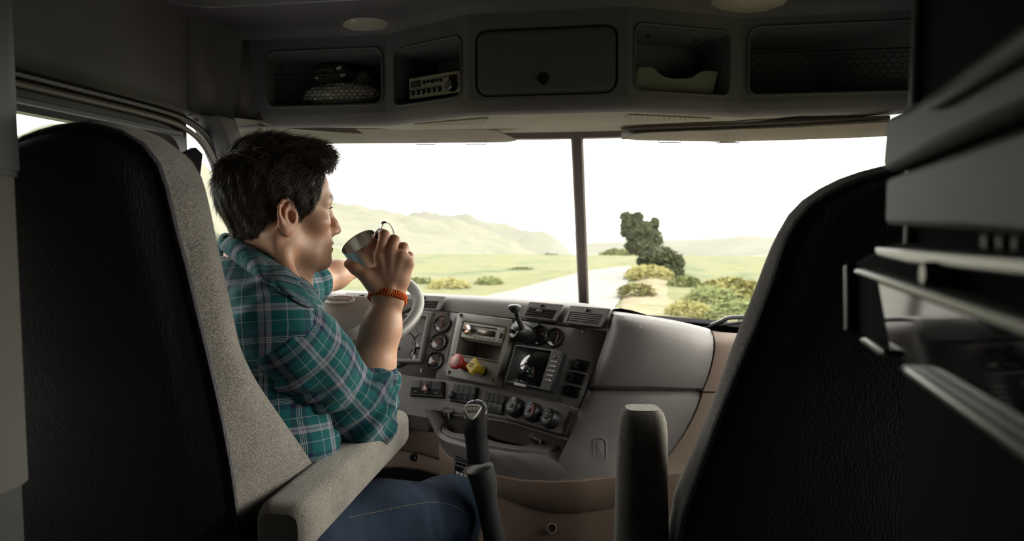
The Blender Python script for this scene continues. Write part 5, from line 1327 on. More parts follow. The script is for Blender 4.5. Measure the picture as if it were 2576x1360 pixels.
ROADM = mat('pale_asphalt', (0.180, 0.176, 0.162), 0.9, 0.1, var=0.05, vscale=0.8)
g = MB().add([(-160, -40, GZ - 0.03), (120, -40, GZ - 0.03), (120, 60, GZ - 0.03), (-160, 60, GZ - 0.03)], [(0, 1, 2, 3)]).build('ground', MEADOW, smooth=False)
tag(g, 'green and yellow roadside ground', kind='structure')
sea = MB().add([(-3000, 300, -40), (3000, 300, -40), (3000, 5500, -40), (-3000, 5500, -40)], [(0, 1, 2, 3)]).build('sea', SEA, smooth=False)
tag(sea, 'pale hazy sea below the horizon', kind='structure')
# road: straight ahead of the cab, bending right at the crest
le = [Vector((-5.2, -40, GZ)), Vector((-5.0, 5, GZ)), PZ(1180, 758, GZ), PZ(1270, 735, GZ), PZ(1380, 705, GZ), PZ(1465, 684, GZ), PZ(1530, 674, GZ), Vector((2.0, 48, GZ - 0.4)), Vector((9, 62, GZ - 3))]
re = [Vector((2.4, -40, GZ)), Vector((2.4, 5, GZ)), PZ(1548, 790, GZ), PZ(1560, 755, GZ), PZ(1575, 715, GZ), PZ(1592, 690, GZ), PZ(1597, 676, GZ), Vector((6.0, 45, GZ - 0.4)), Vector((13, 58, GZ - 3))]
a, b = resample(smooth_path(le, 60), 50), resample(smooth_path(re, 60), 50)
vs, fs = loft([a, [p.lerp(q, 0.5) + Vector((0, 0, 0.03)) for p, q in zip(a, b)], b])
tag(mesh('road', vs, fs, ROADM), 'pale two-lane road running ahead of the cab', kind='structure')
# left meadow rising into the hill
terrain('meadow_slope', [
    [(150, 900, 16), (560, 800, 20), (820, 770, 22), (1050, 765, 22), (1180, 759, None), (1275, 735, None), (1385, 705, None), (1466, 684, None), (1500, 678, None)],
    [(150, 690, 26), (560, 690, 30), (820, 692, 34), (1050, 700, 36), (1180, 706, 38), (1290, 705, 42), (1390, 692, 44), (1466, 679, 46), (1500, 675, 46)],
    [(150, 560, 45), (560, 600, 52), (820, 622, 58), (1050, 640, 64), (1180, 656, 68), (1290, 668, 72), (1390, 676, 74), (1466, 676, 76), (1500, 675, 76)]], MEADOW, 'green and yellow flowered meadow beside the road', seed=2)
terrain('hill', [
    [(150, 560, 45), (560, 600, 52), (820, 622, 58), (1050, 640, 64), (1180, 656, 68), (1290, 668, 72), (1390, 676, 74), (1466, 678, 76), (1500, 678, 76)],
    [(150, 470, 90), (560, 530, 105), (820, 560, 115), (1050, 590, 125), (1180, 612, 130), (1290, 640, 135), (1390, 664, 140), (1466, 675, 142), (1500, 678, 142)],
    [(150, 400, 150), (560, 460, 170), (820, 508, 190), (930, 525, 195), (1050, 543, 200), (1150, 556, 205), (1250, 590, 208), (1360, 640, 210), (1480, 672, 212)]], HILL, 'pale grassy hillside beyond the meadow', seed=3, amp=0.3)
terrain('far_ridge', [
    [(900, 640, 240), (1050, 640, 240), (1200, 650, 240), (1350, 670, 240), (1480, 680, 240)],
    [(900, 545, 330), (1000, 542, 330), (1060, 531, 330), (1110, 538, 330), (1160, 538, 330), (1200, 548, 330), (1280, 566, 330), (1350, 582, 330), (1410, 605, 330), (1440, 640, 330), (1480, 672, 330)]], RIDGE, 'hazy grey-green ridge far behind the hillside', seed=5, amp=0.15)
terrain('hill', [
    [(-500, 760, 22), (-100, 640, 24), (60, 560, 26), (200, 540, 28), (400, 540, 34), (640, 620, 44)],
    [(-500, 420, 38), (-100, 370, 40), (30, 345, 42), (70, 328, 42), (110, 313, 43), (160, 309, 43), (200, 318, 44), (300, 345, 46), (380, 362, 50), (410, 352, 50), (440, 353, 52), (480, 380, 54), (560, 450, 60), (640, 480, 64)]], HILL, 'brown-green hill seen through the driver door window', seed=6, amp=0.1)
# right side: dropping bank, mid hill and haze land
terrain('bank', [
    [(1562, 775, None), (1600, 800, 14), (1680, 830, 13), (1800, 850, 12), (1950, 860, 12), (2300, 900, 12)],
    [(1566, 745, None), (1600, 740, 24), (1680, 760, 22), (1780, 775, 21), (1950, 790, 20), (2300, 800, 20)],
    [(1590, 705, 33), (1615, 696, 33), (1645, 690, 33), (1690, 704, 32), (1740, 728, 31), (1800, 742, 30), (1950, 745, 30), (2300, 740, 30)],
    [(1600, 690, 40), (1630, 700, 40), (1660, 705, 40), (1700, 715, 40), (1760, 735, 40), (1830, 745, 40), (1960, 748, 40), (2300, 745, 40)]], SAND, 'sandy roadside bank with low green growth', seed=8, amp=0.08)
terrain('hill', [
    [(1690, 760, 60), (1760, 760, 60), (1850, 760, 60), (1980, 760, 60), (2300, 760, 60)],
    [(1680, 690, 110), (1740, 664, 115), (1820, 655, 120), (1930, 645, 125), (2080, 638, 130), (2300, 630, 130)]], HILL, 'low pale hill beyond the sandy bank', seed=9, amp=0.1)
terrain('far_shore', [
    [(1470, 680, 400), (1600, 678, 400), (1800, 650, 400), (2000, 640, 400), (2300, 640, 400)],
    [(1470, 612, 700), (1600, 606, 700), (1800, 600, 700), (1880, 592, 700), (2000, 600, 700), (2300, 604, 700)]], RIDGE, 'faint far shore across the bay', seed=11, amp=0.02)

# vegetation
LEAF = [field_mat('leaf_%s' % k, c, 3.0) for k, c in (('dark', [(0.034, 0.040, 0.020), (0.066, 0.074, 0.038)]), ('green', [(0.100, 0.118, 0.046), (0.145, 0.158, 0.068)]), ('yellow', [(0.165, 0.158, 0.058), (0.215, 0.195, 0.080)]))]
def leaf_mesh(name, n, shape, size, seed, m, drift=(0, 0, 0)):
    r = np.random.default_rng(seed); vs = []; fs = []
    for k in range(n):
        c = Vector(shape(r)); d = Vector(r.normal(0, 1, 3)); d.normalize(); d = (d + Vector(drift)).normalized()
        e = d.orthogonal().normalized(); L = size * r.uniform(0.6, 1.5); wd = L * r.uniform(0.25, 0.5)
        i = len(vs); vs += [c - d * L / 2, c + e * wd / 2, c + d * L / 2, c - e * wd / 2 + Vector((0, 0, wd * 0.2))]; fs.append((i, i + 1, i + 2, i + 3))
    me = bpy.data.meshes.new(name); me.from_pydata([tuple(v) for v in vs], [], fs); me.materials.append(m)
    return me
def bush_shape(r):
    while True:
        p = r.uniform(-1, 1, 3)
        if 0.35 < np.dot(p, p) < 1 and p[2] > -0.2: return (p[0], p[1], p[2] * 0.8)
bush_me = [leaf_mesh('bush_foliage', 700, bush_shape, 0.24, 21 + k, LEAF[k]) for k in (1, 2, 0)]
bush_list = [  # px, py of the foot, depth, half width, kind, label
    (1880, 812, 15, 0.9, 0, 'green bush low on the sandy bank beside the wiper'), (1790, 775, 20, 1.1, 0, 'round green bush on the sandy bank under the pale hill'),
    (1840, 752, 24, 1.3, 1, 'yellow-green bush higher on the sandy bank'), (1600, 745, 24, 0.8, 1, 'yellow bush at the road edge below the leaning tree'),
    (1722, 724, 29, 0.9, 0, 'green bush at the foot of the leaning tree'), (1632, 703, 32, 1.2, 1, 'yellow-green mound of growth in front of the leaning tree'),
    (1730, 800, 16, 0.7, 1, 'small yellow bush on the bare sand'), (1560, 662, 60, 2.2, 0, 'green scrub at the bend of the road'),
    (1385, 668, 78, 2.4, 2, 'dark green bush at the foot of the ridge'), (1452, 674, 82, 1.6, 2, 'small dark bush beside the road at the foot of the ridge'),
    (1130, 735, 28, 1.0, 1, 'yellow flowering bush in the meadow near the road'), (1230, 725, 30, 0.9, 0, 'green bush in the meadow near the road'),
    (1060, 728, 30, 0.9, 0, 'leafy green bush in the meadow behind the raised hand'), (1310, 700, 40, 1.2, 1, 'yellow bush beside the pale road'),
]
for k, (px, py, d, hw, kd, lab) in enumerate(bush_list):
    o = bpy.data.objects.new('bush', bush_me[kd]); COL.objects.link(o)
    o.location = W(px, py, d) + Vector((0, 0, hw * 0.1)); o.scale = (hw, hw * 0.8, hw * 0.62); o.rotation_euler = (0, 0, k * 1.3)
    tag(o, lab, 'bush', 'roadside bushes')
# wind-bent conifer
tb = W(1690, 706, 34)
troot = empty('leaning_conifer', tb); tag(troot, 'dark wind-bent conifer leaning over the roadside bank', 'tree')
sc = 34 / FPX
tk = [W(x, y, 34) for x, y in ((1695, 712), (1672, 670), (1648, 630), (1622, 590), (1600, 560))]
MB().tube(smooth_path(tk, 16), [0.16 - 0.007 * k for k in range(17)], 8).build('trunk', mat('bark', (0.05, 0.04, 0.03), 0.9), troot)
blobs = [(1690, 680, 34, 26), (1660, 668, 46, 26), (1640, 640, 48, 26), (1700, 690, 24, 16), (1618, 612, 40, 26), (1600, 590, 32, 28), (1590, 560, 22, 20), (1620, 575, 34, 20), (1645, 600, 26, 24), (1575, 545, 16, 12), (1602, 548, 16, 14), (1648, 562, 10, 14), (1590, 620, 18, 16), (1615, 685, 24, 12), (1680, 645, 26, 22), (1706, 660, 16, 18), (1572, 575, 12, 20), (1625, 660, 26, 18)]
def tree_shape(r):
    b_ = blobs[r.integers(0, len(blobs))]
    while True:
        p = r.uniform(-1, 1, 3)
        if np.dot(p, p) < 1: break
    q = W(b_[0] + p[0] * b_[2] * 0.85, b_[1] + p[1] * b_[3], 34 + p[2] * b_[2] * sc * 0.8)
    return tuple(q)
o = bpy.data.objects.new('foliage', leaf_mesh('conifer_foliage', 6500, tree_shape, 0.30, 77, LEAF[0], drift=(-0.5, 0, 0.4))); link(o, troot)
# windscreen wiper outside the right pane
wp = empty('windscreen_wiper', W(1830, 812, 2.5)); tag(wp, 'black windscreen wiper resting outside the right pane', 'wiper')
MB().tube(smooth_path([W(1770, 822, 2.62), W(1800, 818, 2.55), W(1850, 812, 2.45), W(1950, 800, 2.35)], 20), 0.006, 6).build('wiper_blade', BLACK, wp)
MB().tube(smooth_path([W(1790, 818, 2.56), W(1818, 806, 2.50), W(1840, 798, 2.46), W(1900, 797, 2.38), W(1960, 795, 2.33)], 20), 0.008, 6).build('wiper_arm', BLACK, wp)
# ================================================================== person: implicit surfaces meshed by sparse surface nets
A3 = lambda v: np.array(v, dtype=np.float64)
def _ell(P, c, r):
    q = (P - A3(c)) / A3(r); k0 = np.sqrt((q * q).sum(1)) + 1e-12; g = q / A3(r)
    return k0 * (k0 - 1) / (np.sqrt((g * g).sum(1)) + 1e-12)
def _cap(P, a, b, ra, rb):
    a, b = A3(a), A3(b); ab = b - a
    h = np.clip(((P - a) @ ab) / (ab @ ab), 0, 1)
    return np.sqrt((((P - a) - h[:, None] * ab) ** 2).sum(1)) - (ra + (rb - ra) * h)
def _smin(a, b, k):
    h = np.maximum(k - np.abs(a - b), 0) / k
    return np.minimum(a, b) - h * h * k * 0.25
def _smax(a, b, k): return -_smin(-a, -b, k)
def _chain(P, pts, rs, k=0.0):
    d = None
    for i in range(len(pts) - 1):
        e = _cap(P, pts[i], pts[i + 1], rs[i], rs[i + 1])
        d = e if d is None else (np.minimum(d, e) if k == 0 else _smin(d, e, k))
    return d
def sdf_mesh(groups, h, B=14):
    """groups: (function, lo, hi, blend). Only blocks near the surface are sampled."""
    lo = np.min([g[1] for g in groups], 0) - 3 * h; hi = np.max([g[2] for g in groups], 0) + 3 * h
    def total(P, marg=0.03):
        d = np.full(len(P), 1.0)
        for fn, l, u, k in groups:
            m = ((P > np.asarray(l) - marg) & (P < np.asarray(u) + marg)).all(1)
            if m.any():
                v = fn(P[m]); d[m] = _smin(d[m], v, k)
        return d
    bs = B * h; nb = np.ceil((hi - lo) / bs).astype(int)
    I = np.stack(np.meshgrid(*[np.arange(n) for n in nb], indexing='ij'), -1).reshape(-1, 3)
    c = lo + (I + 0.5) * bs
    keep = np.abs(total(c, bs * 1.0 + 0.03)) < bs * 0.95 + 0.008
    I = I[keep]
    ax = np.arange(B + 1)
    G = np.stack(np.meshgrid(ax, ax, ax, indexing='ij'), -1).reshape(-1, 3)
    Vv = np.empty((len(I), B + 1, B + 1, B + 1))
    for s in range(0, len(I), 60):
        P = (lo + (I[s:s + 60, None, :] * B + G[None]) * h).reshape(-1, 3)
        Vv[s:s + 60] = total(P).reshape(-1, B + 1, B + 1, B + 1)
    S = Vv < 0
    acc = np.zeros((len(I), B, B, B, 3)); cnt = np.zeros((len(I), B, B, B))
    sl = [slice(0, B), slice(1, B + 1)]
    for d in range(3):
        o1, o2 = [x for x in range(3) if x != d]
        for a in (0, 1):
            for b in (0, 1):
                i0 = [None] * 3; i1 = [None] * 3
                i0[d], i1[d] = sl[0], sl[1]; i0[o1] = i1[o1] = sl[a]; i0[o2] = i1[o2] = sl[b]
                v0 = Vv[(slice(None), *i0)]; v1 = Vv[(slice(None), *i1)]
                x = (v0 < 0) != (v1 < 0)
                t = np.where(x, v0 / np.where(x, v0 - v1, 1), 0)
                cnt += x
                acc[..., d] += np.where(x, t, 0); acc[..., o1] += x * a; acc[..., o2] += x * b
    act = cnt > 0
    bi, ci, cj, ck = np.nonzero(act)
    cell = I[bi] * B + np.stack([ci, cj, ck], 1)
    verts = lo + (cell + acc[act] / cnt[act][:, None]) * h
    N = nb * B + 4
    key = (cell[:, 0] * N[1] + cell[:, 1]) * N[2] + cell[:, 2]
    order = np.argsort(key); ks = key[order]
    faces = []
    for d in range(3):
        o1, o2 = (d + 1) % 3, (d + 2) % 3
        i0 = [slice(0, B)] * 3; i1 = [slice(0, B)] * 3; i1[d] = slice(1, B + 1)
        s0 = S[(slice(None), *i0)]; s1 = S[(slice(None), *i1)]
        bi, a, b, c_ = np.nonzero(s0 != s1)
        g = I[bi] * B + np.stack([a, b, c_], 1)
        inside0 = s0[bi, a, b, c_]
        idx = []; ok = np.ones(len(g), bool)
        for da, db in ((0, 0), (-1, 0), (-1, -1), (0, -1)):
            q = g.copy(); q[:, o1] += da; q[:, o2] += db
            kk = (q[:, 0] * N[1] + q[:, 1]) * N[2] + q[:, 2]
            p = np.searchsorted(ks, kk); p = np.minimum(p, len(ks) - 1)
            ok &= (ks[p] == kk) & (q >= 0).all(1); idx.append(order[p])
        F = np.stack(idx, 1)[ok]; ins = inside0[ok]
        F[~ins] = F[~ins][:, ::-1]
        faces.append(F)
    F = np.concatenate(faces)
    used = np.unique(F); mp = np.full(len(verts), -1); mp[used] = np.arange(len(used))
    return verts[used], mp[F]
def np_mesh(name, Vt, F, m, parent=None):
    me = bpy.data.meshes.new(name)
    me.vertices.add(len(Vt)); me.vertices.foreach_set('co', np.ascontiguousarray(Vt, dtype=np.float32).ravel())
    me.loops.add(F.size); me.loops.foreach_set('vertex_index', np.ascontiguousarray(F, dtype=np.int32).ravel())
    me.polygons.add(len(F)); me.polygons.foreach_set('loop_start', np.arange(0, F.size, F.shape[1], dtype=np.int32))
    me.polygons.foreach_set('use_smooth', np.ones(len(F), bool))
    me.update(calc_edges=True); me.validate()
    for x in (m if isinstance(m, list) else [m]): me.materials.append(x)
    o = bpy.data.objects.new(name, me)
    return link(o, parent)
def relax(Vt, F, n=2, k=0.5):
    for _ in range(n):
        s = np.zeros_like(Vt); c = np.zeros(len(Vt))
        for i in range(F.shape[1]):
            j = (i + 1) % F.shape[1]
            np.add.at(s, F[:, i], Vt[F[:, j]]); np.add.at(c, F[:, i], 1)
            np.add.at(s, F[:, j], Vt[F[:, i]]); np.add.at(c, F[:, j], 1)
        Vt = Vt * (1 - k) + k * s / np.maximum(c, 1)[:, None]
    return Vt
def set_col(o, C):
    a = o.data.color_attributes.new('tone', 'FLOAT_COLOR', 'POINT')
    a.data.foreach_set('color', np.ascontiguousarray(np.concatenate([C, np.ones((len(C), 1))], 1), dtype=np.float32).ravel())
def set_uv(o, UV):
    lay = o.data.uv_layers.new(name='weave'); li = np.empty(len(o.data.loops), dtype=np.int32); o.data.loops.foreach_get('vertex_index', li)
    lay.data.foreach_set('uv', np.ascontiguousarray(UV[li], dtype=np.float32).ravel())

# ---- joints (points on the photograph's sight lines at their own depth)
HA = math.radians(56)          # 70 degrees from the sight line through the head
HC = A3(W(702, 527, 1.29))
HF = A3(CR * math.sin(HA) + CF0 * math.cos(HA)); HR = A3(CR * math.cos(HA) - CF0 * math.sin(HA)); HUu = A3((0, 0, 1))
HM = np.stack([HR, HF, HUu])                       # world -> head rows
def to_head(P): return (P - HC) @ HM.T
def from_head(Q): return HC + np.asarray(Q) @ HM
NB = A3(W(636, 735, 1.30))
SR, ER, WR = A3(W(688, 812, 1.165)), A3(W(903, 1052, 1.345)), A3(W(978, 752, 1.36))
SL, EL, WL = A3(W(640, 745, 1.40)), A3(W(738, 732, 1.63)), A3(W(905, 666, 1.85))
HIP, KNE, ANK = A3(W(690, 1440, 1.12)), A3(W(1128, 1282, 1.53)), A3(W(1120, 1900, 1.60))

# ---- head
def f_head(P):
    Q = to_head(P); X = np.abs(Q[:, 0]); Qs = Q.copy(); Qs[:, 0] = X
    d = _ell(Q, (0, -.008, .036), (.0765, .0915, .083))
    d = _smin(d, _ell(Q, (0, .030, .036), (.064, .060, .056)), .03)
    d = _smin(d, _ell(Q, (0, .040, -.030), (.058, .050, .066)), .03)
    d = _smin(d, _chain(Qs, [(.056, -.006, -.030), (.054, .002, -.060), (.034, .048, -.088), (.010, .076, -.100)], [.012, .015, .015, .015], .01), .028)
    d = _smin(d, _ell(Q, (0, .038, -.066), (.046, .050, .042)), .02)
    d = _smin(d, _ell(Qs, (.046, .058, -.024), (.020, .022, .016)), .022)                 # cheekbone
    d = _smin(d, _chain(Qs, [(.006, .0895, .016), (.026, .0865, .020), (.046, .071, .014)], [.008, .0085, .008]), .016)   # brow ridge
    d = _smin(d, _ell(Q, (0, .074, -.064), (.030, .022, .030)), .02)                       # muzzle
    d = _smin(d, _ell(Q, (0, .080, -.099), (.019, .015, .014)), .016)                      # chin
    d = _smax(d, -_ell(Qs, (.032, .098, .000), (.0175, .016, .0115)), .012)                # eye sockets
    d = _smax(d, -_ell(Q, (0, .109, -.083), (.018, .008, .006)), .010)                     # chin crease
    # lids
    lid = _ell(Qs, (.0325, .0735, .000), (.0140, .0140, .0132))
    op = _ell(Qs, (.0325, .0900, -.0008), (.0130, .012, .0040))
    d = _smin(d, _smax(lid, -op, .0015), .004)
    # nose
    nose = _chain(Q, [(0, .0885, .012), (0, .0950, -.006), (0, .1050, -.026), (0, .1105, -.038)], [.0070, .0075, .0085, .0098], .006)
    nose = _smin(nose, _ell(Qs, (.0125, .0975, -.0425), (.0085, .0115, .0078)), .008)
    nose = _smax(nose, -_ell(Qs, (.0065, .1045, -.0515), (.0042, .0065, .0050)), .003)
    d = _smin(d, nose, .009)
    # lips
    up = _chain(Qs, [(0, .0965, -.0640), (.010, .0945, -.0640), (.023, .0830, -.0690)], [.0058, .0054, .0025], .003)
    lw = _chain(Qs, [(0, .0945, -.0765), (.010, .0930, -.0758), (.022, .0830, -.0705)], [.0066, .0060, .0025], .003)
    d = _smin(d, up, .005); d = _smin(d, lw, .005)
    d = _smax(d, -_chain(Qs, [(0, .1020, -.0702), (.013, .0985, -.0702), (.025, .0880, -.0705)], [.0022, .0020, .0012]), .003)
    # ear
    Qe = Qs.copy(); Qe[:, 0] -= -.34 * (Qs[:, 1] + .009)
    e = _ell(Qe, (.0800, -.008, -.011), (.0050, .0185, .0275))
    e = _smin(e, _ell(Qs, (.0735, .000, -.012), (.008, .012, .020)), .010)
    e = _smax(e, -_ell(Qe, (.0850, -.0020, -.0155), (.0150, .0085, .0120)), .003)
    e = _smax(e, -_chain(Qe, [(.0850, -.010, .008), (.0850, -.018, -.003), (.0850, -.0175, -.016)], [.0050, .0056, .0046]), .002)
    hx = _chain(Qe, [(.0770, .0045, -.0060), (.0825, .0060, .0040), (.0840, .0015, .0125), (.0845, -.0075, .0162), (.0848, -.0175, .0125), (.0848, -.0245, .0030), (.0842, -.0242, -.0105), (.0830, -.0190, -.0235), (.0815, -.0110, -.0335)], [.0026, .0030, .0034, .0036, .0036, .0035, .0033, .0032, .0036], .003)
    e = _smin(e, hx, .004)
    e = _smin(e, _chain(Qe, [(.0835, -.0060, .0060), (.0840, -.0125, -.0030), (.0840, -.0130, -.0140), (.0825, -.0070, -.0235)], [.0026, .0030, .0030, .0026], .003), .004)
    e = _smin(e, _ell(Qe, (.0805, -.0050, -.0360), (.0042, .0085, .0088)), .006)            # lobe
    e = _smin(e, _ell(Qe, (.0800, .0055, -.0150), (.0040, .0035, .0060)), .004)             # tragus
    d = _smin(d, e, .005)
    # hollow of the temple and cheek
    d = d + 0.0020 * np.exp(-((Qs[:, 0] - .055) ** 2 / .018 ** 2 + (Qs[:, 1] - .045) ** 2 / .02 ** 2 + (Q[:, 2] + .055) ** 2 / .018 ** 2))
    return d
hl, hh = from_head([[0, 0, 0]])[0] - .155, from_head([[0, 0, 0]])[0] + .155
def f_neck(P):
    top = from_head([0, -.020, -.045])
    d = _cap(P, top, NB, .055, .063)
    d = _smin(d, _cap(P, from_head([.058, -.030, -.050]), A3(W(742, 716, 1.235)), .015, .012), .022)
    d = _smin(d, _cap(P, from_head([-.058, -.030, -.050]), A3(W(760, 716, 1.33)), .015, .012), .022)
    d = _smin(d, _ell(P, from_head([0, .030, -.112]), (.016, .016, .020)), .02)
    return d
def f_torso(P):
    d = _cap(P, NB + A3((0, 0, -.02)), A3(W(640, 1250, 1.24)), .095, .105)
    d = _smin(d, _cap(P, SR, SL, .045, .045), .05)
    return d
def f_armR(P):
    ax = WR - ER
    d = _cap(P, SR, ER, .046, .040)
    return _smin(d, _chain(P, [ER, ER + ax * .22 + A3(CR) * -.004, ER + ax * .45 + A3(CR) * -.002, ER + ax * .75, WR], [.0400, .0450, .0420, .0340, .0275], .03), .03)
def f_armL(P):
    ax = WL - EL
    d = _cap(P, SL, EL, .046, .040)
    return _smin(d, _chain(P, [EL, EL + ax * .25, EL + ax * .6, WL], [.038, .0390, .0330, .0265], .03), .03)
# ---- right hand closed on the mug
hp = lambda px, py, d: A3(W(px, py, d))
FR = {  # finger: mcp, pip, dip, tip with radii
    'index': ([hp(955, 643, 1.345), hp(967, 592, 1.366), hp(962, 586, 1.399), hp(944, 592, 1.424)], [.0108, .0098, .0086, .0074]),
    'middle': ([hp(985, 637, 1.347), hp(992, 605, 1.372), hp(986, 601, 1.408), hp(962, 606, 1.434)], [.0110, .0100, .0088, .0076]),
    'ring': ([hp(1011, 645, 1.350), hp(1015, 623, 1.376), hp(1005, 620, 1.410), hp(980, 625, 1.436)], [.0106, .0096, .0084, .0072]),
    'pinky': ([hp(1028, 662, 1.354), hp(1029, 645, 1.378), hp(1018, 643, 1.405), hp(1000, 648, 1.426)], [.0096, .0084, .0074, .0064])}
TH = ([hp(952, 728, 1.350), hp(921, 694, 1.338), hp(894, 675, 1.336), hp(877, 664, 1.340)], [.0175, .0135, .0115, .0092])
def f_handR(P):
    d = None
    base = [hp(966, 746, 1.358), hp(975, 746, 1.358), hp(985, 746, 1.360), hp(994, 746, 1.364)]
    for b, k in zip(base, ('index', 'middle', 'ring', 'pinky')):
        m = FR[k][0][0]; e = _chain(P, [b, b * .5 + m * .5 + A3(CFW) * -.002, m], [.0118, .0124, .0118], .01)
        d = e if d is None else _smin(d, e, .016)
    d = _smin(d, _ell(P, hp(985, 695, 1.365), (.030, .022, .036)), .02)
    d = _smin(d, _chain(P, [hp(966, 738, 1.362), hp(938, 706, 1.350)], [.0150, .0160]), .022)
    f = None
    for k, (pts, rs) in FR.items():
        e = _chain(P, pts, rs, .004)
        e = _smin(e, np.sqrt(((P - pts[1]) ** 2).sum(1)) - rs[1] * 1.07, .006)
        f = e if f is None else np.minimum(f, e)
    d = _smin(d, f, .005)
    t = _chain(P, TH[0], TH[1], .006)
    d = _smin(d, t, .012)
    # soft extensor tendons and wrist bone
    for k in ('index', 'middle', 'ring'):
        d = _smin(d, _cap(P, FR[k][0][0] + A3(CFW) * -.0085, hp(982, 735, 1.338), .0032, .0024), .009)
    d = _smin(d, _ell(P, hp(1003, 758, 1.352), (.008, .008, .010)), .010)
    return d
def f_handL(P):
    kn = WL + (WL - EL) / np.linalg.norm(WL - EL) * .085 + A3((0, 0, .01))
    d = _cap(P, WL, kn, .026, .022)
    side_ = A3(CR) * 0.6 + A3(CF0) * -0.6
    f = None
    for i, o in enumerate((-.030, -.010, .010, .030)):
        m = kn + side_ * o * .9
        e = _chain(P, [m, m + A3(CR) * .03 + A3((0, .02, -.012)), m + A3(CR) * .028 + A3((0, .022, -.045)), m + A3((0, .0, -.058))], [.011, .0098, .0088, .0075], .004)
        f = e if f is None else np.minimum(f, e)
    d = _smin(d, f, .008)
    d = _smin(d, _chain(P, [WL + A3((0, 0, -.01)), kn + A3((-.02, -.03, -.03)), kn + A3((.01, -.035, -.05))], [.016, .012, .010]), .012)
    return d
def bb(*pts, m=.05): a = np.array(pts); return a.min(0) - m, a.max(0) + m
t0 = from_head([0, -.02, -.045])
groups = [(f_head, hl, hh, .02), (f_neck, *bb(t0, NB, A3(W(742, 716, 1.235)), A3(W(760, 716, 1.33)), m=.075), .035), (f_torso, *bb(NB, A3(W(640, 1250, 1.24)), SR, SL, m=.12), .05),
          (f_armR, *bb(SR, ER, WR, m=.06), .03), (f_armL, *bb(SL, EL, WL, m=.06), .03),
          (f_handR, *bb(WR, FR['index'][0][1], FR['pinky'][0][3], TH[0][3], hp(968, 742, 1.362), FR['middle'][0][3], m=.035), .018), (f_handL, *bb(WL, WL + A3((.12, .12, .06)), WL - A3((.06, .06, .1)), m=.03), .02)]
SKV, SKF = sdf_mesh(groups, 0.0019)
SKV = relax(SKV, SKF, 1, 0.35)

def skin_mat():
    m = bpy.data.materials.new('skin'); m.use_nodes = True; nt = m.node_tree; b = nt.nodes['Principled BSDF']
    at = nt.nodes.new('ShaderNodeAttribute'); at.attribute_name = 'tone'
    tc = nt.nodes.new('ShaderNodeTexCoord')
    n = nt.nodes.new('ShaderNodeTexNoise'); n.inputs['Scale'].default_value = 55; n.inputs['Detail'].default_value = 5
    nt.links.new(tc.outputs['Object'], n.inputs['Vector'])
    mr = nt.nodes.new('ShaderNodeMapRange'); mr.inputs['To Min'].default_value = 0.88; mr.inputs['To Max'].default_value = 1.12
    nt.links.new(n.outputs['Fac'], mr.inputs['Value'])
    hs = nt.nodes.new('ShaderNodeHueSaturation'); nt.links.new(at.outputs['Color'], hs.inputs['Color']); nt.links.new(mr.outputs[0], hs.inputs['Value'])
    nt.links.new(hs.outputs[0], b.inputs['Base Color'])
    b.inputs['Roughness'].default_value = 0.48; b.inputs['Specular IOR Level'].default_value = 0.4
    b.inputs['Subsurface Weight'].default_value = 0.12; b.inputs['Subsurface Radius'].default_value = (1.0, 0.35, 0.2); b.inputs['Subsurface Scale'].default_value = 0.006
    n2 = nt.nodes.new('ShaderNodeTexNoise'); n2.inputs['Scale'].default_value = 900; n2.inputs['Detail'].default_value = 2
    nt.links.new(tc.outputs['Object'], n2.inputs['Vector'])
    bp = nt.nodes.new('ShaderNodeBump'); bp.inputs['Strength'].default_value = 0.15; bp.inputs['Distance'].default_value = 0.001
    nt.links.new(n2.outputs['Fac'], bp.inputs['Height']); nt.links.new(bp.outputs[0], b.inputs['Normal'])
    return m
person = np_mesh('person', SKV, SKF, skin_mat())
tag(person, 'person in a teal plaid shirt and jeans lifting a steel mug to drink', 'person')
# skin tones
Q = to_head(SKV); base = A3((0.54, 0.30, 0.205)); C = np.tile(base, (len(SKV), 1))
def blend(mask, col):
    global C
    mk = np.clip(mask, 0, 1)[:, None]; C = C * (1 - mk) + A3(col) * mk
inh = (np.abs(Q) < .16).all(1)
X = np.abs(Q[:, 0])
stub = inh * np.clip(1 - _ell(np.stack([X, Q[:, 1], Q[:, 2]], 1), (.0, .045, -.085), (.06, .055, .042)) / .012, 0, 1) * (Q[:, 2] < -.035) * np.clip((Q[:, 1] + .01) / .02, 0, 1)
blend(stub * 0.30, (0.20, 0.125, 0.10))
lipm_ = inh * np.exp(-(((Q[:, 2] + .0705) / .0085) ** 4)) * (Q[:, 1] > .083) * np.exp(-((X / .021) ** 6))
blend(lipm_ * 0.75, (0.36, 0.12, 0.10))
earm = inh * np.clip((X - .078) / .006, 0, 1) * (np.abs(Q[:, 1] + .008) < .03)
blend(earm * 0.45, (0.52, 0.21, 0.15))
cheek = inh * np.exp(-(((X - .045) / .02) ** 2 + ((Q[:, 1] - .065) / .02) ** 2 + ((Q[:, 2] + .03) / .02) ** 2))
blend(cheek * 0.35, (0.50, 0.22, 0.15))
handm = np.clip(1 - np.sqrt(((SKV - FR['middle'][0][1]) ** 2).sum(1)) / .06, 0, 1)
blend(handm * 0.4, (0.46, 0.20, 0.14))
# scalp below the hair and the brow
def brow_d(Qs): return _chain(Qs, [(.012, .0965, .0185), (.024, .0950, .0225), (.038, .0860, .0235), (.053, .0700, .0165)], [.0038, .0046, .0042, .0022])
Qs = Q.copy(); Qs[:, 0] = X
blend(inh * np.clip(1 - brow_d(Qs) / .0025, 0, 1) * 0.85, (0.05, 0.032, 0.024))
set_col(person, C)

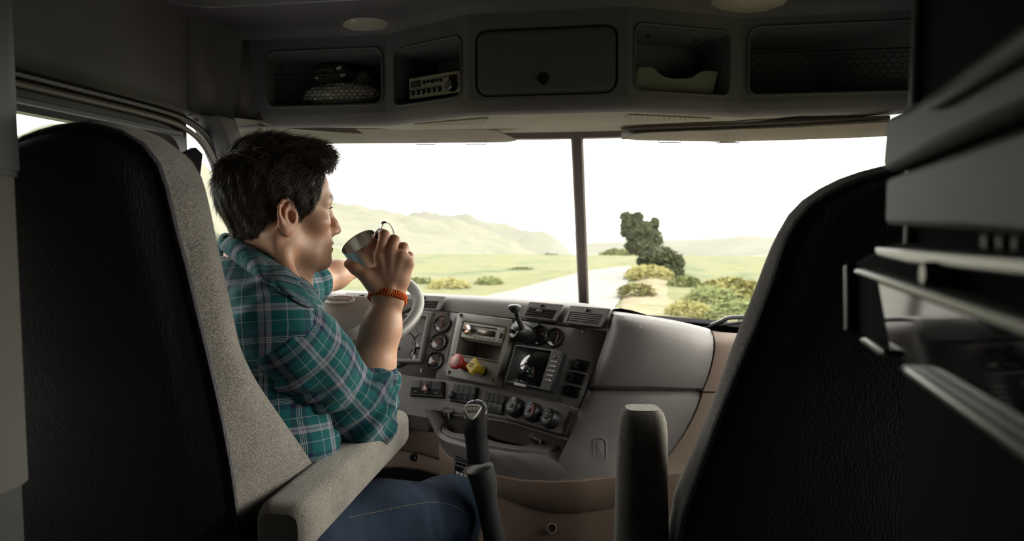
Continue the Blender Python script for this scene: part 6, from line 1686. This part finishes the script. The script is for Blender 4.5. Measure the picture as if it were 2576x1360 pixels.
# ---- eyes
for s in (1, -1):
    c = Vector(from_head([.0325 * s, .0735, 0])); f = Vector(HF)
    mb = MB().lathe(c, f, [(.0001, -.0128)] + [(.0128 * math.sin(PI * k / 14), -.0128 * math.cos(PI * k / 14)) for k in range(1, 14)] + [(.0001, .0128)], 20)
    ey = mb.build('eyeball', mat('eye_white', (0.62, 0.58, 0.54), 0.15, 0.5), person)
    MB().lathe(c, f, [(.0062, .0114), (.0060, .0118), (.0030, .0126), (.0001, .0129)], 18).build('iris', mat('brown_iris', (0.05, 0.028, 0.016), 0.1, 0.6), ey)
    MB().lathe(c, f, [(.0026, .01275), (.0001, .0131)], 12).build('pupil', BLACK, ey)
    mb = MB()
    for k in range(22):
        t = -1 + 2 * k / 21
        a = from_head([(.0325 + .0115 * t) * s, .0865 - .006 * t * t + 0.0 * t, .0032 - .0022 * t * t]); b = a + A3((HR * s * .003 * t + HF * .0062 + HUu * .0028))
        mb.tube([Vector(a), Vector((a + b) / 2 - HUu * .0008), Vector(b)], [.00042, .0003, .0001], 3)
    mb.build('eyelashes', BLACK, ey)

# ---- hair: cap plus strands
def hair_th(Qh):
    z = Qh[:, 2]; y = Qh[:, 1]
    t = np.interp(z, [-.07, -.045, -.01, .04, .09, .13], [.003, .006, .0085, .010, .012, .013])
    return t + .003 * np.clip((-.05 - y) / .05, 0, 1) * np.clip((z + .04) / .05, 0, 1)
YB = ([-.07, -.02, .0, .03, .056, .074, .086, .16], [.0, .024, .041, .056, .063, .070, .105, .2])
ZL = ([-.2, -.10, -.06, -.034, -.028, -.014, .000, .007, .012, .05], [-.062, -.060, -.054, -.046, -.030, .014, .018, .010, -.017, -.020])
def hair_reg(Qh):
    return _smax(Qh[:, 1] - np.interp(Qh[:, 2], *YB), (np.interp(Qh[:, 1], *ZL) - Qh[:, 2]) * 0.8, .008)
def f_hair(P):
    Qh = to_head(P)
    d = _smin(_ell(Qh, (0, -.008, .036), (.0765, .0915, .083)), _ell(Qh, (0, .030, .036), (.064, .060, .056)), .03)
    nk = _cap(P, from_head([0, -.020, -.045]), NB, .055, .063)
    d = _smin(d, nk, .03)
    d = d - hair_th(Qh)
    d = _smin(d, _ell(Qh, (.004, .062, .098), (.048, .041, .024)), .025)
    wv = .0016 * np.sin(Qh[:, 0] * 210 + 3 * np.sin(Qh[:, 1] * 60)) * np.sin(Qh[:, 1] * 170 + Qh[:, 2] * 90)
    return _smax(d + wv, hair_reg(Qh), .006)
HV, HFc = sdf_mesh([(f_hair, hl - .02, hh + .02, .001)], 0.0028)
def hair_mat():
    m = bpy.data.materials.new('dark_brown_hair'); m.use_nodes = True; nt = m.node_tree; b = nt.nodes['Principled BSDF']
    tc = nt.nodes.new('ShaderNodeTexCoord'); n = nt.nodes.new('ShaderNodeTexNoise'); n.inputs['Scale'].default_value = 130; n.inputs['Detail'].default_value = 3
    nt.links.new(tc.outputs['Object'], n.inputs['Vector'])
    r = nt.nodes.new('ShaderNodeValToRGB'); r.color_ramp.elements[0].color = (0.014, 0.009, 0.008, 1); r.color_ramp.elements[1].color = (0.100, 0.060, 0.042, 1)
    nt.links.new(n.outputs['Fac'], r.inputs['Fac']); nt.links.new(r.outputs[0], b.inputs['Base Color'])
    b.inputs['Roughness'].default_value = 0.36; b.inputs['Specular IOR Level'].default_value = 0.8
    return m
HAIRM = hair_mat()
hair = np_mesh('hair', relax(HV, HFc, 2), HFc, HAIRM, person)
# strands
fc = HV[HFc].mean(1); e1 = HV[HFc[:, 1]] - HV[HFc[:, 0]]; e2 = HV[HFc[:, 3]] - HV[HFc[:, 0]]
fn = np.cross(e1, e2); fa = np.linalg.norm(fn, axis=1); fn = fn / (fa[:, None] + 1e-12)
Qf = to_head(fc); Nf = fn @ HM.T
out = ((Nf * (Qf - A3((0, .0, .02)))).sum(1) > 0.02) & (fa > 0)
cand = np.nonzero(out)[0]
NSTR = 26000
pick = rng.choice(cand, NSTR, p=fa[cand] / fa[cand].sum())
q = Qf[pick] + rng.normal(0, .0012, (NSTR, 3)); n_ = Nf[pick]
z, y, x = q[:, 2], q[:, 1], q[:, 0]
topw = np.clip((z - .075) / .04, 0, 1)[:, None]; backw = np.clip((-.06 - y) / .04, 0, 1)[:, None]
side_d = np.stack([x * 0, -.55 - 0 * y, -.75 + 0 * z], 1); back_d = np.stack([x * 1.0, 0 * y - .1, -1 + 0 * z], 1); top_d = np.stack([.25 + 0 * x, .85 + 0 * y, .35 + 0 * z], 1)
dr_ = side_d * (1 - topw) * (1 - backw) + back_d * backw * (1 - topw) + top_d * topw
clump = np.stack([np.sin(q @ A3((310, 120, 60)) + k) for k in (0, 2, 4)], 1)
dr_ += rng.normal(0, .15, (NSTR, 3)) + .22 * clump
dr_ -= n_ * (dr_ * n_).sum(1)[:, None]; dr_ /= np.linalg.norm(dr_, axis=1)[:, None] + 1e-9
Ls = (.017 + .012 * topw[:, 0] + .003 * backw[:, 0]) * rng.uniform(.55, 1.3, NSTR)
Ls *= np.clip((z + .075) / .05, .35, 1)
lift = (.14 + .30 * topw[:, 0] + .12 * backw[:, 0]) * rng.uniform(.3, 1.7, NSTR)
wdt = rng.uniform(.00022, .00048, NSTR)
pts = []
for t in (-.15, .35, .7, 1.0):
    pts.append(q + dr_ * (Ls * t)[:, None] + n_ * (Ls * lift * (t - .45 * t * t))[:, None] + A3((0, 0, 1)) * (topw * 0 - .10 * (t * t) * (1 - topw)) * Ls[:, None])
sd = np.cross(dr_, n_); 
vs = np.zeros((NSTR, 4, 3, 3)); 
for i, kx in enumerate((1.0, 1.0, .7, .08)):
    w_ = (wdt * kx)[:, None]
    vs[:, i, 0] = pts[i] + sd * w_; vs[:, i, 1] = pts[i] - sd * w_; vs[:, i, 2] = pts[i] + n_ * w_ * 1.2
Vst = from_head(vs.reshape(-1, 3))
ft = []
for i in range(3):
    for k in range(3):
        ft.append((i * 3 + k, i * 3 + (k + 1) % 3, (i + 1) * 3 + (k + 1) % 3, (i + 1) * 3 + k))
Fst = (np.arange(NSTR)[:, None, None] * 12 + np.array(ft)[None]).reshape(-1, 4)
st = np_mesh('hair_strands', Vst, Fst, HAIRM, hair); tag(st, kind='stuff')
# brow hairs
for s in (1, -1):
    bq = []
    for k in range(280):
        t = rng.uniform(0, 1); c = np.array([np.interp(t, [0, .33, .66, 1], v) for v in ((.012, .024, .038, .053), (.0985, .0970, .0878, .0722), (.0180, .0222, .0236, .0168))]) + rng.normal(0, .0013, 3) * A3((1, .4, 1)) - A3((0, .0012, 0))
        c[0] *= s; d = A3((.55 * s, -.2 - .3 * t, .45 - .6 * t)); d /= np.linalg.norm(d); bq.append((c, d))
    mb = MB()
    for c, d in bq: mb.tube([Vector(from_head(c)), Vector(from_head(c + d * .004 + A3((0, .0008, 0)))), Vector(from_head(c + d * .008))], [.0005, .0004, .0001], 3)
    mb.build('eyebrow', HAIRM, person, fix=False)

# ================================================================== clothes
def plaid_mat(name, per=0.104):
    m = bpy.data.materials.new(name); m.use_nodes = True; nt = m.node_tree; b = nt.nodes['Principled BSDF']
    b.inputs['Roughness'].default_value = 0.9; b.inputs['Specular IOR Level'].default_value = 0.15; b.inputs['Sheen Weight'].default_value = 0.08
    uv = nt.nodes.new('ShaderNodeUVMap'); uv.uv_map = 'weave'
    sp = nt.nodes.new('ShaderNodeSeparateXYZ'); nt.links.new(uv.outputs[0], sp.inputs[0])
    teal, deep, navy, lite, wht = (0.005, 0.072, 0.082), (0.005, 0.036, 0.056), (0.010, 0.010, 0.042), (0.24, 0.24, 0.29), (0.40, 0.40, 0.43)
    stops = [(0, teal), (.12, navy), (.17, deep), (.19, wht), (.198, navy), (.215, wht), (.223, navy), (.240, wht), (.248, navy), (.265, wht), (.273, deep), (.29, navy), (.36, teal), (.52, wht), (.529, teal), (.60, teal), (.665, lite), (.715, navy), (.73, lite), (.785, teal), (.93, wht), (.940, teal)]
    outs = []
    for ch in ('X', 'Y'):
        mu = nt.nodes.new('ShaderNodeMath'); mu.operation = 'MULTIPLY'; mu.inputs[1].default_value = 1 / per; nt.links.new(sp.outputs[ch], mu.inputs[0])
        fr = nt.nodes.new('ShaderNodeMath'); fr.operation = 'FRACT'; nt.links.new(mu.outputs[0], fr.inputs[0])
        r = nt.nodes.new('ShaderNodeValToRGB'); r.color_ramp.interpolation = 'CONSTANT'; el = r.color_ramp.elements
        while len(el) < len(stops): el.new(0.5)
        for i, (p, c) in enumerate(stops): el[i].position = p; el[i].color = (*c, 1)
        nt.links.new(fr.outputs[0], r.inputs[0]); outs.append(r)
    # twill: warp and weft alternate in fine diagonal lines
    ad = nt.nodes.new('ShaderNodeMath'); ad.operation = 'ADD'; nt.links.new(sp.outputs['X'], ad.inputs[0]); nt.links.new(sp.outputs['Y'], ad.inputs[1])
    tw = nt.nodes.new('ShaderNodeMath'); tw.operation = 'MULTIPLY'; tw.inputs[1].default_value = 2 * PI / 0.0016; nt.links.new(ad.outputs[0], tw.inputs[0])
    sn_ = nt.nodes.new('ShaderNodeMath'); sn_.operation = 'SINE'; nt.links.new(tw.outputs[0], sn_.inputs[0])
    mr = nt.nodes.new('ShaderNodeMapRange'); mr.inputs['From Min'].default_value = -1; mr.inputs['To Min'].default_value = 0.36; mr.inputs['To Max'].default_value = 0.64; nt.links.new(sn_.outputs[0], mr.inputs[0])
    mx = nt.nodes.new('ShaderNodeMix'); mx.data_type = 'RGBA'; nt.links.new(mr.outputs[0], mx.inputs[0]); nt.links.new(outs[0].outputs[0], mx.inputs[6]); nt.links.new(outs[1].outputs[0], mx.inputs[7])
    nt.links.new(mx.outputs[2], b.inputs['Base Color'])
    tc = nt.nodes.new('ShaderNodeTexCoord'); n = nt.nodes.new('ShaderNodeTexNoise'); n.inputs['Scale'].default_value = 900; nt.links.new(tc.outputs['Object'], n.inputs['Vector'])
    bp = nt.nodes.new('ShaderNodeBump'); bp.inputs['Strength'].default_value = 0.35; bp.inputs['Distance'].default_value = 0.001; nt.links.new(n.outputs['Fac'], bp.inputs['Height']); nt.links.new(bp.outputs[0], b.inputs['Normal'])
    return m
PLAID = plaid_mat('teal_plaid_flannel')
def axis_uv(Vt, a, b, u0=0.0, rad=0.065, ref=None):
    ab = b - a; L = np.linalg.norm(ab); t = ab / L
    r = A3(ref if ref is not None else (0, 0, 1)); e1 = r - t * (r @ t); e1 /= np.linalg.norm(e1); e2 = np.cross(t, e1)
    p = Vt - a; return np.stack([u0 + p @ t, np.arctan2(p @ e2, p @ e1) * rad], 1)
def folds(P, axis, org, amp, freq, ph=0.0):
    """soft cloth folds running across an axis, broken up by a slow warp"""
    t = (P - org) @ axis
    w = np.sin(P[:, 0] * 41 + ph) * .6 + np.sin(P[:, 2] * 37 + 1.3 * ph) * .6 + np.sin(P[:, 1] * 29 + .7 * ph) * .5
    return amp * np.sin(freq * t * 2 * PI + 2.2 * w) 
def f_sleeve(P):
    ua = (ER - SR) / np.linalg.norm(ER - SR); fa_ = (WR - ER) / np.linalg.norm(WR - ER); L = np.linalg.norm(ER - SR)
    d = _chain(P, [SR + ua * .0, SR + ua * .10, ER - ua * .05, ER], [.074, .077, .070, .062], .03)
    d = _smax(d, (SR + ua * .012 - P) @ (ua * .85 + A3((0, 0, -.2)) + A3(CR) * .3), .004)
    cut = (P - (ER + fa_ * .080 + A3(CR) * .0)) @ (fa_ * .9 - A3(CR) * .35)
    d = _smin(d, _smax(_cap(P, ER, ER + fa_ * .10, .060, .0560), cut, .006), .045)
    t = (P - SR) @ ua / L
    near = np.clip((t - .45) / .35, 0, 1)
    d = d - folds(P, ua, SR, .0052, 15, .4) * near - folds(P, ua, SR, .0022, 8, 1.0) * (1 - near)
    bell = np.exp(-(((P - (ER + fa_ * .03)) @ fa_) / .05) ** 2)
    d = d - folds(P, fa_ * .6 - ua * .8, ER, .0050, 20, 2.1) * bell
    return d
V1, F1_ = sdf_mesh([(f_sleeve, *bb(SR, ER, ER + (WR - ER) * .4, m=.10), .001)], 0.0042)
def f_shirt(P):
    low = A3(W(660, 1400, 1.20))
    d = _chain(P, [NB + A3((0, 0, -.045)), A3(W(632, 900, 1.30)), A3(W(650, 1120, 1.27)), low], [.105, .140, .142, .150], .06)
    d = _smin(d, _cap(P, SR + (SL - SR) * .03, SL, .0765, .066), .07)
    d = _smin(d, _cap(P, A3(W(596, 690, 1.315)), SR + (SL - SR) * .2, .054, .060), .06)
    d = _smin(d, _cap(P, A3(W(592, 690, 1.34)), SL, .052, .060), .06)
    d = _smin(d, _cap(P, NB + (from_head([0, -.02, -.045]) - NB) * .42, NB + A3((0, 0, -.08)), .069, .10), .03)
    ua = A3((0, 0, 1))
    d = d - folds(P, A3(CR) * .6 + ua * .8, NB, .0035, 9, .9) - folds(P, A3(CR) * -.5 + ua * .7, NB, .0022, 15, 2.0)
    # neck opening
    nk = _cap(P, from_head([0, -.02, -.02]), NB + A3((0, 0, .0)), .0615, .0645)
    d = _smax(d, -nk, .006)
    return d
V2, F2_ = sdf_mesh([(f_shirt, *bb(NB, SR, SL, A3(W(660, 1400, 1.20)), m=.17), .001)], 0.005)
shirt = np_mesh('shirt', relax(V2, F2_, 2), F2_, PLAID, person)
set_uv(shirt, axis_uv(V2, NB, A3(W(650, 1120, 1.27)), .03, .13, ref=A3(CR) * .8 - A3(CF0) * .5))
slv_ = np_mesh('sleeve', relax(V1, F1_, 2), F1_, PLAID, shirt)
uvA = axis_uv(V1, SR, ER, .0, .075, ref=-A3(CFW) + A3(CR) * .2)
set_uv(slv_, uvA)
# shoulder seam welt
ua = (ER - SR) / np.linalg.norm(ER - SR)
def f_sleeveL(P):
    fa_ = (WL - EL) / np.linalg.norm(WL - EL); ul = (EL - SL) / np.linalg.norm(EL - SL)
    d = _cap(P, SL, EL, .070, .058); d = _smin(d, _smax(_cap(P, EL, EL + fa_ * .09, .054, .050), (P - (EL + fa_ * .055)) @ fa_, .006), .04)
    d = d - folds(P, ul, SL, .0032, 15, 3.0)
    return d
V3, F3_ = sdf_mesh([(f_sleeveL, *bb(SL, EL, EL + (WL - EL) * .3, m=.09), .001)], 0.005)
sl2 = np_mesh('sleeve', relax(V3, F3_, 2), F3_, PLAID, shirt); set_uv(sl2, axis_uv(V3, SL, EL, .02, .065))
# rolled cuffs
def cuff(E_, W_, t0, r, wdt, nm, lean=0.0):
    ax = (W_ - E_) / np.linalg.norm(W_ - E_); c = E_ + ax * t0; ax = ax - A3(CR) * lean; ax /= np.linalg.norm(ax)
    a = Vector(ax).orthogonal().normalized(); b = Vector(ax).cross(a); loops = []; uvs = []
    prof = [(-.30, .82), (-.5, .96), (-.35, 1.06), (0, 1.10), (.35, 1.08), (.5, 1.0), (.42, .90), (.2, .84)]
    n = 48
    for k in range(n):
        th = 2 * PI * k / n; d = a * math.cos(th) + b * math.sin(th)
        wob = 1 + .03 * math.sin(3 * th + 1) + .015 * math.sin(7 * th)
        loops.append([Vector(c) + Vector(ax) * (x * wdt + .006 * math.sin(2 * th + .6)) + d * (r * y * wob) for x, y in prof])
    mb = MB(); mb.rings(loops + [loops[0]], True, False, False)
    o = mb.build(nm, PLAID, shirt)
    co = np.array([v.co[:] for v in o.data.vertices]); set_uv(o, axis_uv(co, E_, W_, .031, .06))
    return o
cuff(ER, WR, .078, .054, .050, 'cuff', .38); cuff(EL, WL, .058, .050, .045, 'cuff')
# collar leaf folded down round the neck, in two layers
ct = [(620, 590, 1.38), (575, 588, 1.345), (563, 590, 1.30), (588, 600, 1.262), (640, 626, 1.235), (700, 666, 1.215), (735, 690, 1.215), (748, 700, 1.220)]
cbm = [(640, 650, 1.40), (570, 632, 1.37), (552, 618, 1.30), (572, 640, 1.235), (630, 684, 1.195), (700, 727, 1.165), (765, 768, 1.160), (797, 772, 1.180)]
def seat_on(p, fn, off):
    """slide a point along its sight line until it lies off above the cloth"""
    q = A3(p); u = q - A3(CP); L = np.linalg.norm(u); u /= L
    ts = np.linspace(L - .14, L + .10, 120); d = fn(A3(CP) + ts[:, None] * u)
    k = np.nonzero(d < off)[0]
    return Vector(A3(CP) + u * ts[k[0]]) if len(k) else V(p)
f_cl = lambda P: np.minimum(np.minimum(f_shirt(P), f_sleeve(P)), f_neck(P))
f_nk = lambda P: np.minimum(f_neck(P), f_head(P))
tp_ = smooth_path([W(*p) for p in ct], 60); bt_ = smooth_path([W(*p) for p in cbm], 60)
n0 = int(len(tp_) * 2.6 / 7)
T1 = resample([p if i < n0 else seat_on(p, f_cl, .006) for i, p in enumerate(tp_)], 44); B1 = resample([p if i < n0 else seat_on(p, f_cl, .0045) for i, p in enumerate(bt_)], 44)
rows = []; 
inner = [p.lerp(q, 0.55) + CFW * 0.024 for p, q in zip(T1, B1)]
for t, of in ((1.0, 0.0), (.75, .006), (.5, .009), (.25, .009), (.08, .006), (0, .0)):
    rows.append([p.lerp(q, t) - CFW * (of * 1.1) for p, q in zip(T1, B1)])
rows.append([p + CFW * 0.006 - CU * 0.004 for p in T1]); rows.append(inner)
vs, fs = loft(rows); col = mesh('collar', vs, fs, PLAID, shirt, solid=0.005)
co = np.array([v.co[:] for v in col.data.vertices]); d_ = A3(B1[30] - B1[8]); d_ /= np.linalg.norm(d_); pdir = A3(T1[20] - B1[20]); pdir /= np.linalg.norm(pdir)
set_uv(col, np.stack([(co - A3(B1[0])) @ d_ + .012, (co - A3(B1[0])) @ pdir + .05], 1))

# ---- jeans
def denim():
    m = bpy.data.materials.new('blue_denim'); m.use_nodes = True; nt = m.node_tree; b = nt.nodes['Principled BSDF']
    b.inputs['Roughness'].default_value = 0.9; b.inputs['Specular IOR Level'].default_value = 0.15; b.inputs['Sheen Weight'].default_value = 0.0
    tc = nt.nodes.new('ShaderNodeTexCoord'); mp = nt.nodes.new('ShaderNodeMapping'); mp.inputs['Scale'].default_value = (260, 260, 900)
    nt.links.new(tc.outputs['Object'], mp.inputs[0]); n = nt.nodes.new('ShaderNodeTexNoise'); n.inputs['Scale'].default_value = 1; n.inputs['Detail'].default_value = 3; nt.links.new(mp.outputs[0], n.inputs['Vector'])
    n2 = nt.nodes.new('ShaderNodeTexNoise'); n2.inputs['Scale'].default_value = 5; n2.inputs['Detail'].default_value = 4; nt.links.new(tc.outputs['Object'], n2.inputs['Vector'])
    ad = nt.nodes.new('ShaderNodeMath'); ad.operation = 'ADD'; nt.links.new(n.outputs['Fac'], ad.inputs[0]); nt.links.new(n2.outputs['Fac'], ad.inputs[1])
    r = nt.nodes.new('ShaderNodeValToRGB'); r.color_ramp.elements[0].position = .75; r.color_ramp.elements[0].color = (0.006, 0.010, 0.022, 1); r.color_ramp.elements[1].position = 1.25; r.color_ramp.elements[1].color = (0.013, 0.023, 0.043, 1)
    mr = nt.nodes.new('ShaderNodeMath'); mr.operation = 'MULTIPLY'; mr.inputs[1].default_value = 1.0; nt.links.new(ad.outputs[0], mr.inputs[0]); nt.links.new(mr.outputs[0], r.inputs[0]); nt.links.new(r.outputs[0], b.inputs['Base Color'])
    r.color_ramp.elements[0].position = .72; r.color_ramp.elements[1].position = 1.0
    bp = nt.nodes.new('ShaderNodeBump'); bp.inputs['Strength'].default_value = 0.4; bp.inputs['Distance'].default_value = 0.001; nt.links.new(n.outputs['Fac'], bp.inputs['Height']); nt.links.new(bp.outputs[0], b.inputs['Normal'])
    return m
def f_jeans(P):
    th = (KNE - HIP) / np.linalg.norm(KNE - HIP)
    d = _chain(P, [HIP, HIP * .45 + KNE * .55 + A3((0, 0, .008)), KNE], [.100, .084, .069], .05)
    d = _smin(d, _cap(P, KNE, ANK, .066, .055), .04)
    h2 = HIP + A3((-.22, .08, 0)); k2 = KNE + A3((-.34, .06, .0))
    d = _smin(d, _cap(P, h2, k2, .095, .068), .03); d = _smin(d, _cap(P, HIP, h2, .11, .11), .06)
    d = _smin(d, _cap(P, k2, ANK + A3((-.30, .1, 0)), .066, .055), .04)
    back = np.clip(((P - KNE) @ -A3(CU) + .01) / .05, 0, 1)
    kn = np.exp(-((P - KNE) ** 2).sum(1) / .09 ** 2)
    d = d - folds(P, th * .9 + A3(CU) * .3, KNE, .0045, 16, .5) * kn * back - folds(P, th, HIP, .0012, 12, 1.5)
    return d
V4, F4_ = sdf_mesh([(f_jeans, *bb(HIP, KNE, ANK, HIP + A3((-.3, .1, 0)), KNE + A3((-.4, .1, 0)), ANK + A3((-.3, .1, 0)), m=.12), .001)], 0.006)
jeans = np_mesh('jeans', relax(V4, F4_, 2), F4_, denim(), person)
# stitched side seam of the right leg
sp = [W(x, y, d) for x, y, d in ((880, 1300, 1.10), (960, 1284, 1.20), (1040, 1268, 1.31), (1100, 1262, 1.40), (1150, 1276, 1.44), (1180, 1300, 1.46))]
th_ = Vector(KNE - HIP)
def snap(p, fn):
    q = A3(p); dirv = A3(CFW)
    for _ in range(30):
        dv = fn(q[None])[0]; q = q + A3((q - A3(CP)) / np.linalg.norm(q - A3(CP))) * dv * .8
    return Vector(q)
ss = [snap(p, f_jeans) - CFW * 0.001 for p in smooth_path([CP + (p - CP) * .86 for p in sp], 60)]
mb = MB()
for k in range(0, len(ss) - 1, 1):
    mb.tube([ss[k], ss[k].lerp(ss[k + 1], .6)], .0007, 4)
mb.build('stitching', mat('tan_stitch', (0.22, 0.17, 0.12), 0.8), jeans)

# ---- braided bracelet
bx_c = A3(W(975, 748, 1.362)); bax = Vector((WR - ER) / np.linalg.norm(WR - ER)); bax = (CU + CFW * 0.42 + CR * 0.10).normalized()
ba = (CR - bax * CR.dot(bax)).normalized(); bb_ = bax.cross(ba)
OR1 = mat('orange_cord', (0.58, 0.115, 0.02), 0.7, 0.2); OR2 = mat('dark_orange_cord', (0.34, 0.05, 0.012), 0.7, 0.2)
br = MB(); loops = []; n = 60
for k in range(n):
    t = 2 * PI * k / n; d = ba * math.cos(t) * .0348 + bb_ * math.sin(t) * .0330
    loops.append([Vector(bx_c) + d * 1.0 + bax * .0056, Vector(bx_c) + d * 1.07 + bax * .0048, Vector(bx_c) + d * 1.07 - bax * .0048, Vector(bx_c) + d * 1.0 - bax * .0056, Vector(bx_c) + d * .93])
brace = br.rings(loops + [loops[0]], True, False, False).build('bracelet', OR2, person)
kn_ = MB(); nk_ = 44
for k in range(nk_):
    t = 2 * PI * k / nk_; d = ba * math.cos(t) * .0348 + bb_ * math.sin(t) * .0330; dn = d.normalized(); tg = dn.cross(bax)
    for s in (-1, 1):
        p = Vector(bx_c) + d * 1.055 + bax * (.0052 * s)
        kn_.tube([p - bax * .0026 * s - dn * .001, p + dn * .0014 + tg * .0004, p + bax * .0016 * s - dn * .0015], .0023, 6)
    p0 = Vector(bx_c) + d * 1.09 - bax * .004; p1 = Vector(bx_c) + (ba * math.cos(t + PI / nk_) * .0348 + bb_ * math.sin(t + PI / nk_) * .0330) * 1.09 + bax * .004
    kn_.tube([p0, p1], .0013, 5)
kn_.build('braid_cords', OR1, brace, fix=False)

# ---- nails
for nm, pts, rs in (('thumbnail', TH[0], TH[1]),):
    tip, pr = Vector(pts[3]), Vector(pts[2]); ax = (tip - pr).normalized(); nrm = (-CFW - ax * (-CFW).dot(ax)).normalized(); nrm = (nrm + CU * .7).normalized(); sd_ = ax.cross(nrm).normalized(); nrm = sd_.cross(ax)
    if nrm.dot(CU) < 0: nrm = -nrm
    rows = []
    for j in range(6):
        v = -0.2 + j / 5 * 1.0
        rows.append([tip + ax * (.0065 * v) + sd_ * (.0066 * u * (1 - .15 * max(0, v))) + nrm * (rs[3] * math.sqrt(max(0, 1 - (u * .62) ** 2)) + .0004 - .0014 * max(0, v) ** 2) for u in (-1, -.6, -.2, .2, .6, 1)])
    vs, fs = loft(rows); mesh(nm, vs, fs, mat('nail', (0.60, 0.36, 0.28), 0.25, 0.5), person, solid=0.0006)

# ================================================================== steel mug
mv = ray(902, 608).normalized(); mr_ = mv.cross(Vector((0, 0, 1))).normalized(); mu_ = mr_.cross(mv)      # frame on the sight line through the mug
ma = (mr_ * -0.55 + mu_ * 0.836) * math.cos(math.radians(22)) - mv * math.sin(math.radians(22)); ma.normalize()
mo = W(902, 608, 1.392)      # centre of the opening
mug = empty('steel_mug', mo - ma * 0.064); tag(mug, 'brushed steel mug with a strap handle tipped towards the mouth', 'mug')
rm, hm_ = 0.0385, 0.064
mc = mo - ma * hm_
MB().lathe(mc, ma, [(.001, 0.001), (rm * .80, 0.0), (rm * .90, .002), (rm * .97, .007), (rm, .014), (rm, hm_ - .004), (rm * 1.012, hm_ - .001), (rm * 1.005, hm_ + .0006), (rm * .972, hm_), (rm * .955, hm_ - .004), (rm * .955, .012), (rm * .88, .005), (.001, .004)], 64, cap0=False, cap1=False).build('mug_body', STEEL, mug)
# strap handle from the rim, arching out and back in
hu = (CR * 0.80 + CU * 0.50 + CFW * 0.25); hu = (hu - ma * hu.dot(ma)).normalized(); hw_ = ma.cross(hu)
hpath = smooth_path([mo - ma * .006 + hu * rm * .98, mo - ma * .003 + hu * (rm + .012), mo + ma * .004 + hu * (rm + .024), mo - ma * .002 + hu * (rm + .033), mo - ma * .020 + hu * (rm + .034), mo - ma * .040 + hu * (rm + .024), mo - ma * .052 + hu * (rm * .98)], 40)
mb = MB(); loops = []
for i, p in enumerate(hpath):
    t = (hpath[min(i + 1, len(hpath) - 1)] - hpath[max(i - 1, 0)]).normalized(); nn_ = t.cross(hw_).normalized()
    loops.append([p + hw_ * .0055 + nn_ * .0009, p - hw_ * .0055 + nn_ * .0009, p - hw_ * .0055 - nn_ * .0009, p + hw_ * .0055 - nn_ * .0009])
mb.rings(loops).build('mug_handle', STEEL, mug, bevel=0.0005)
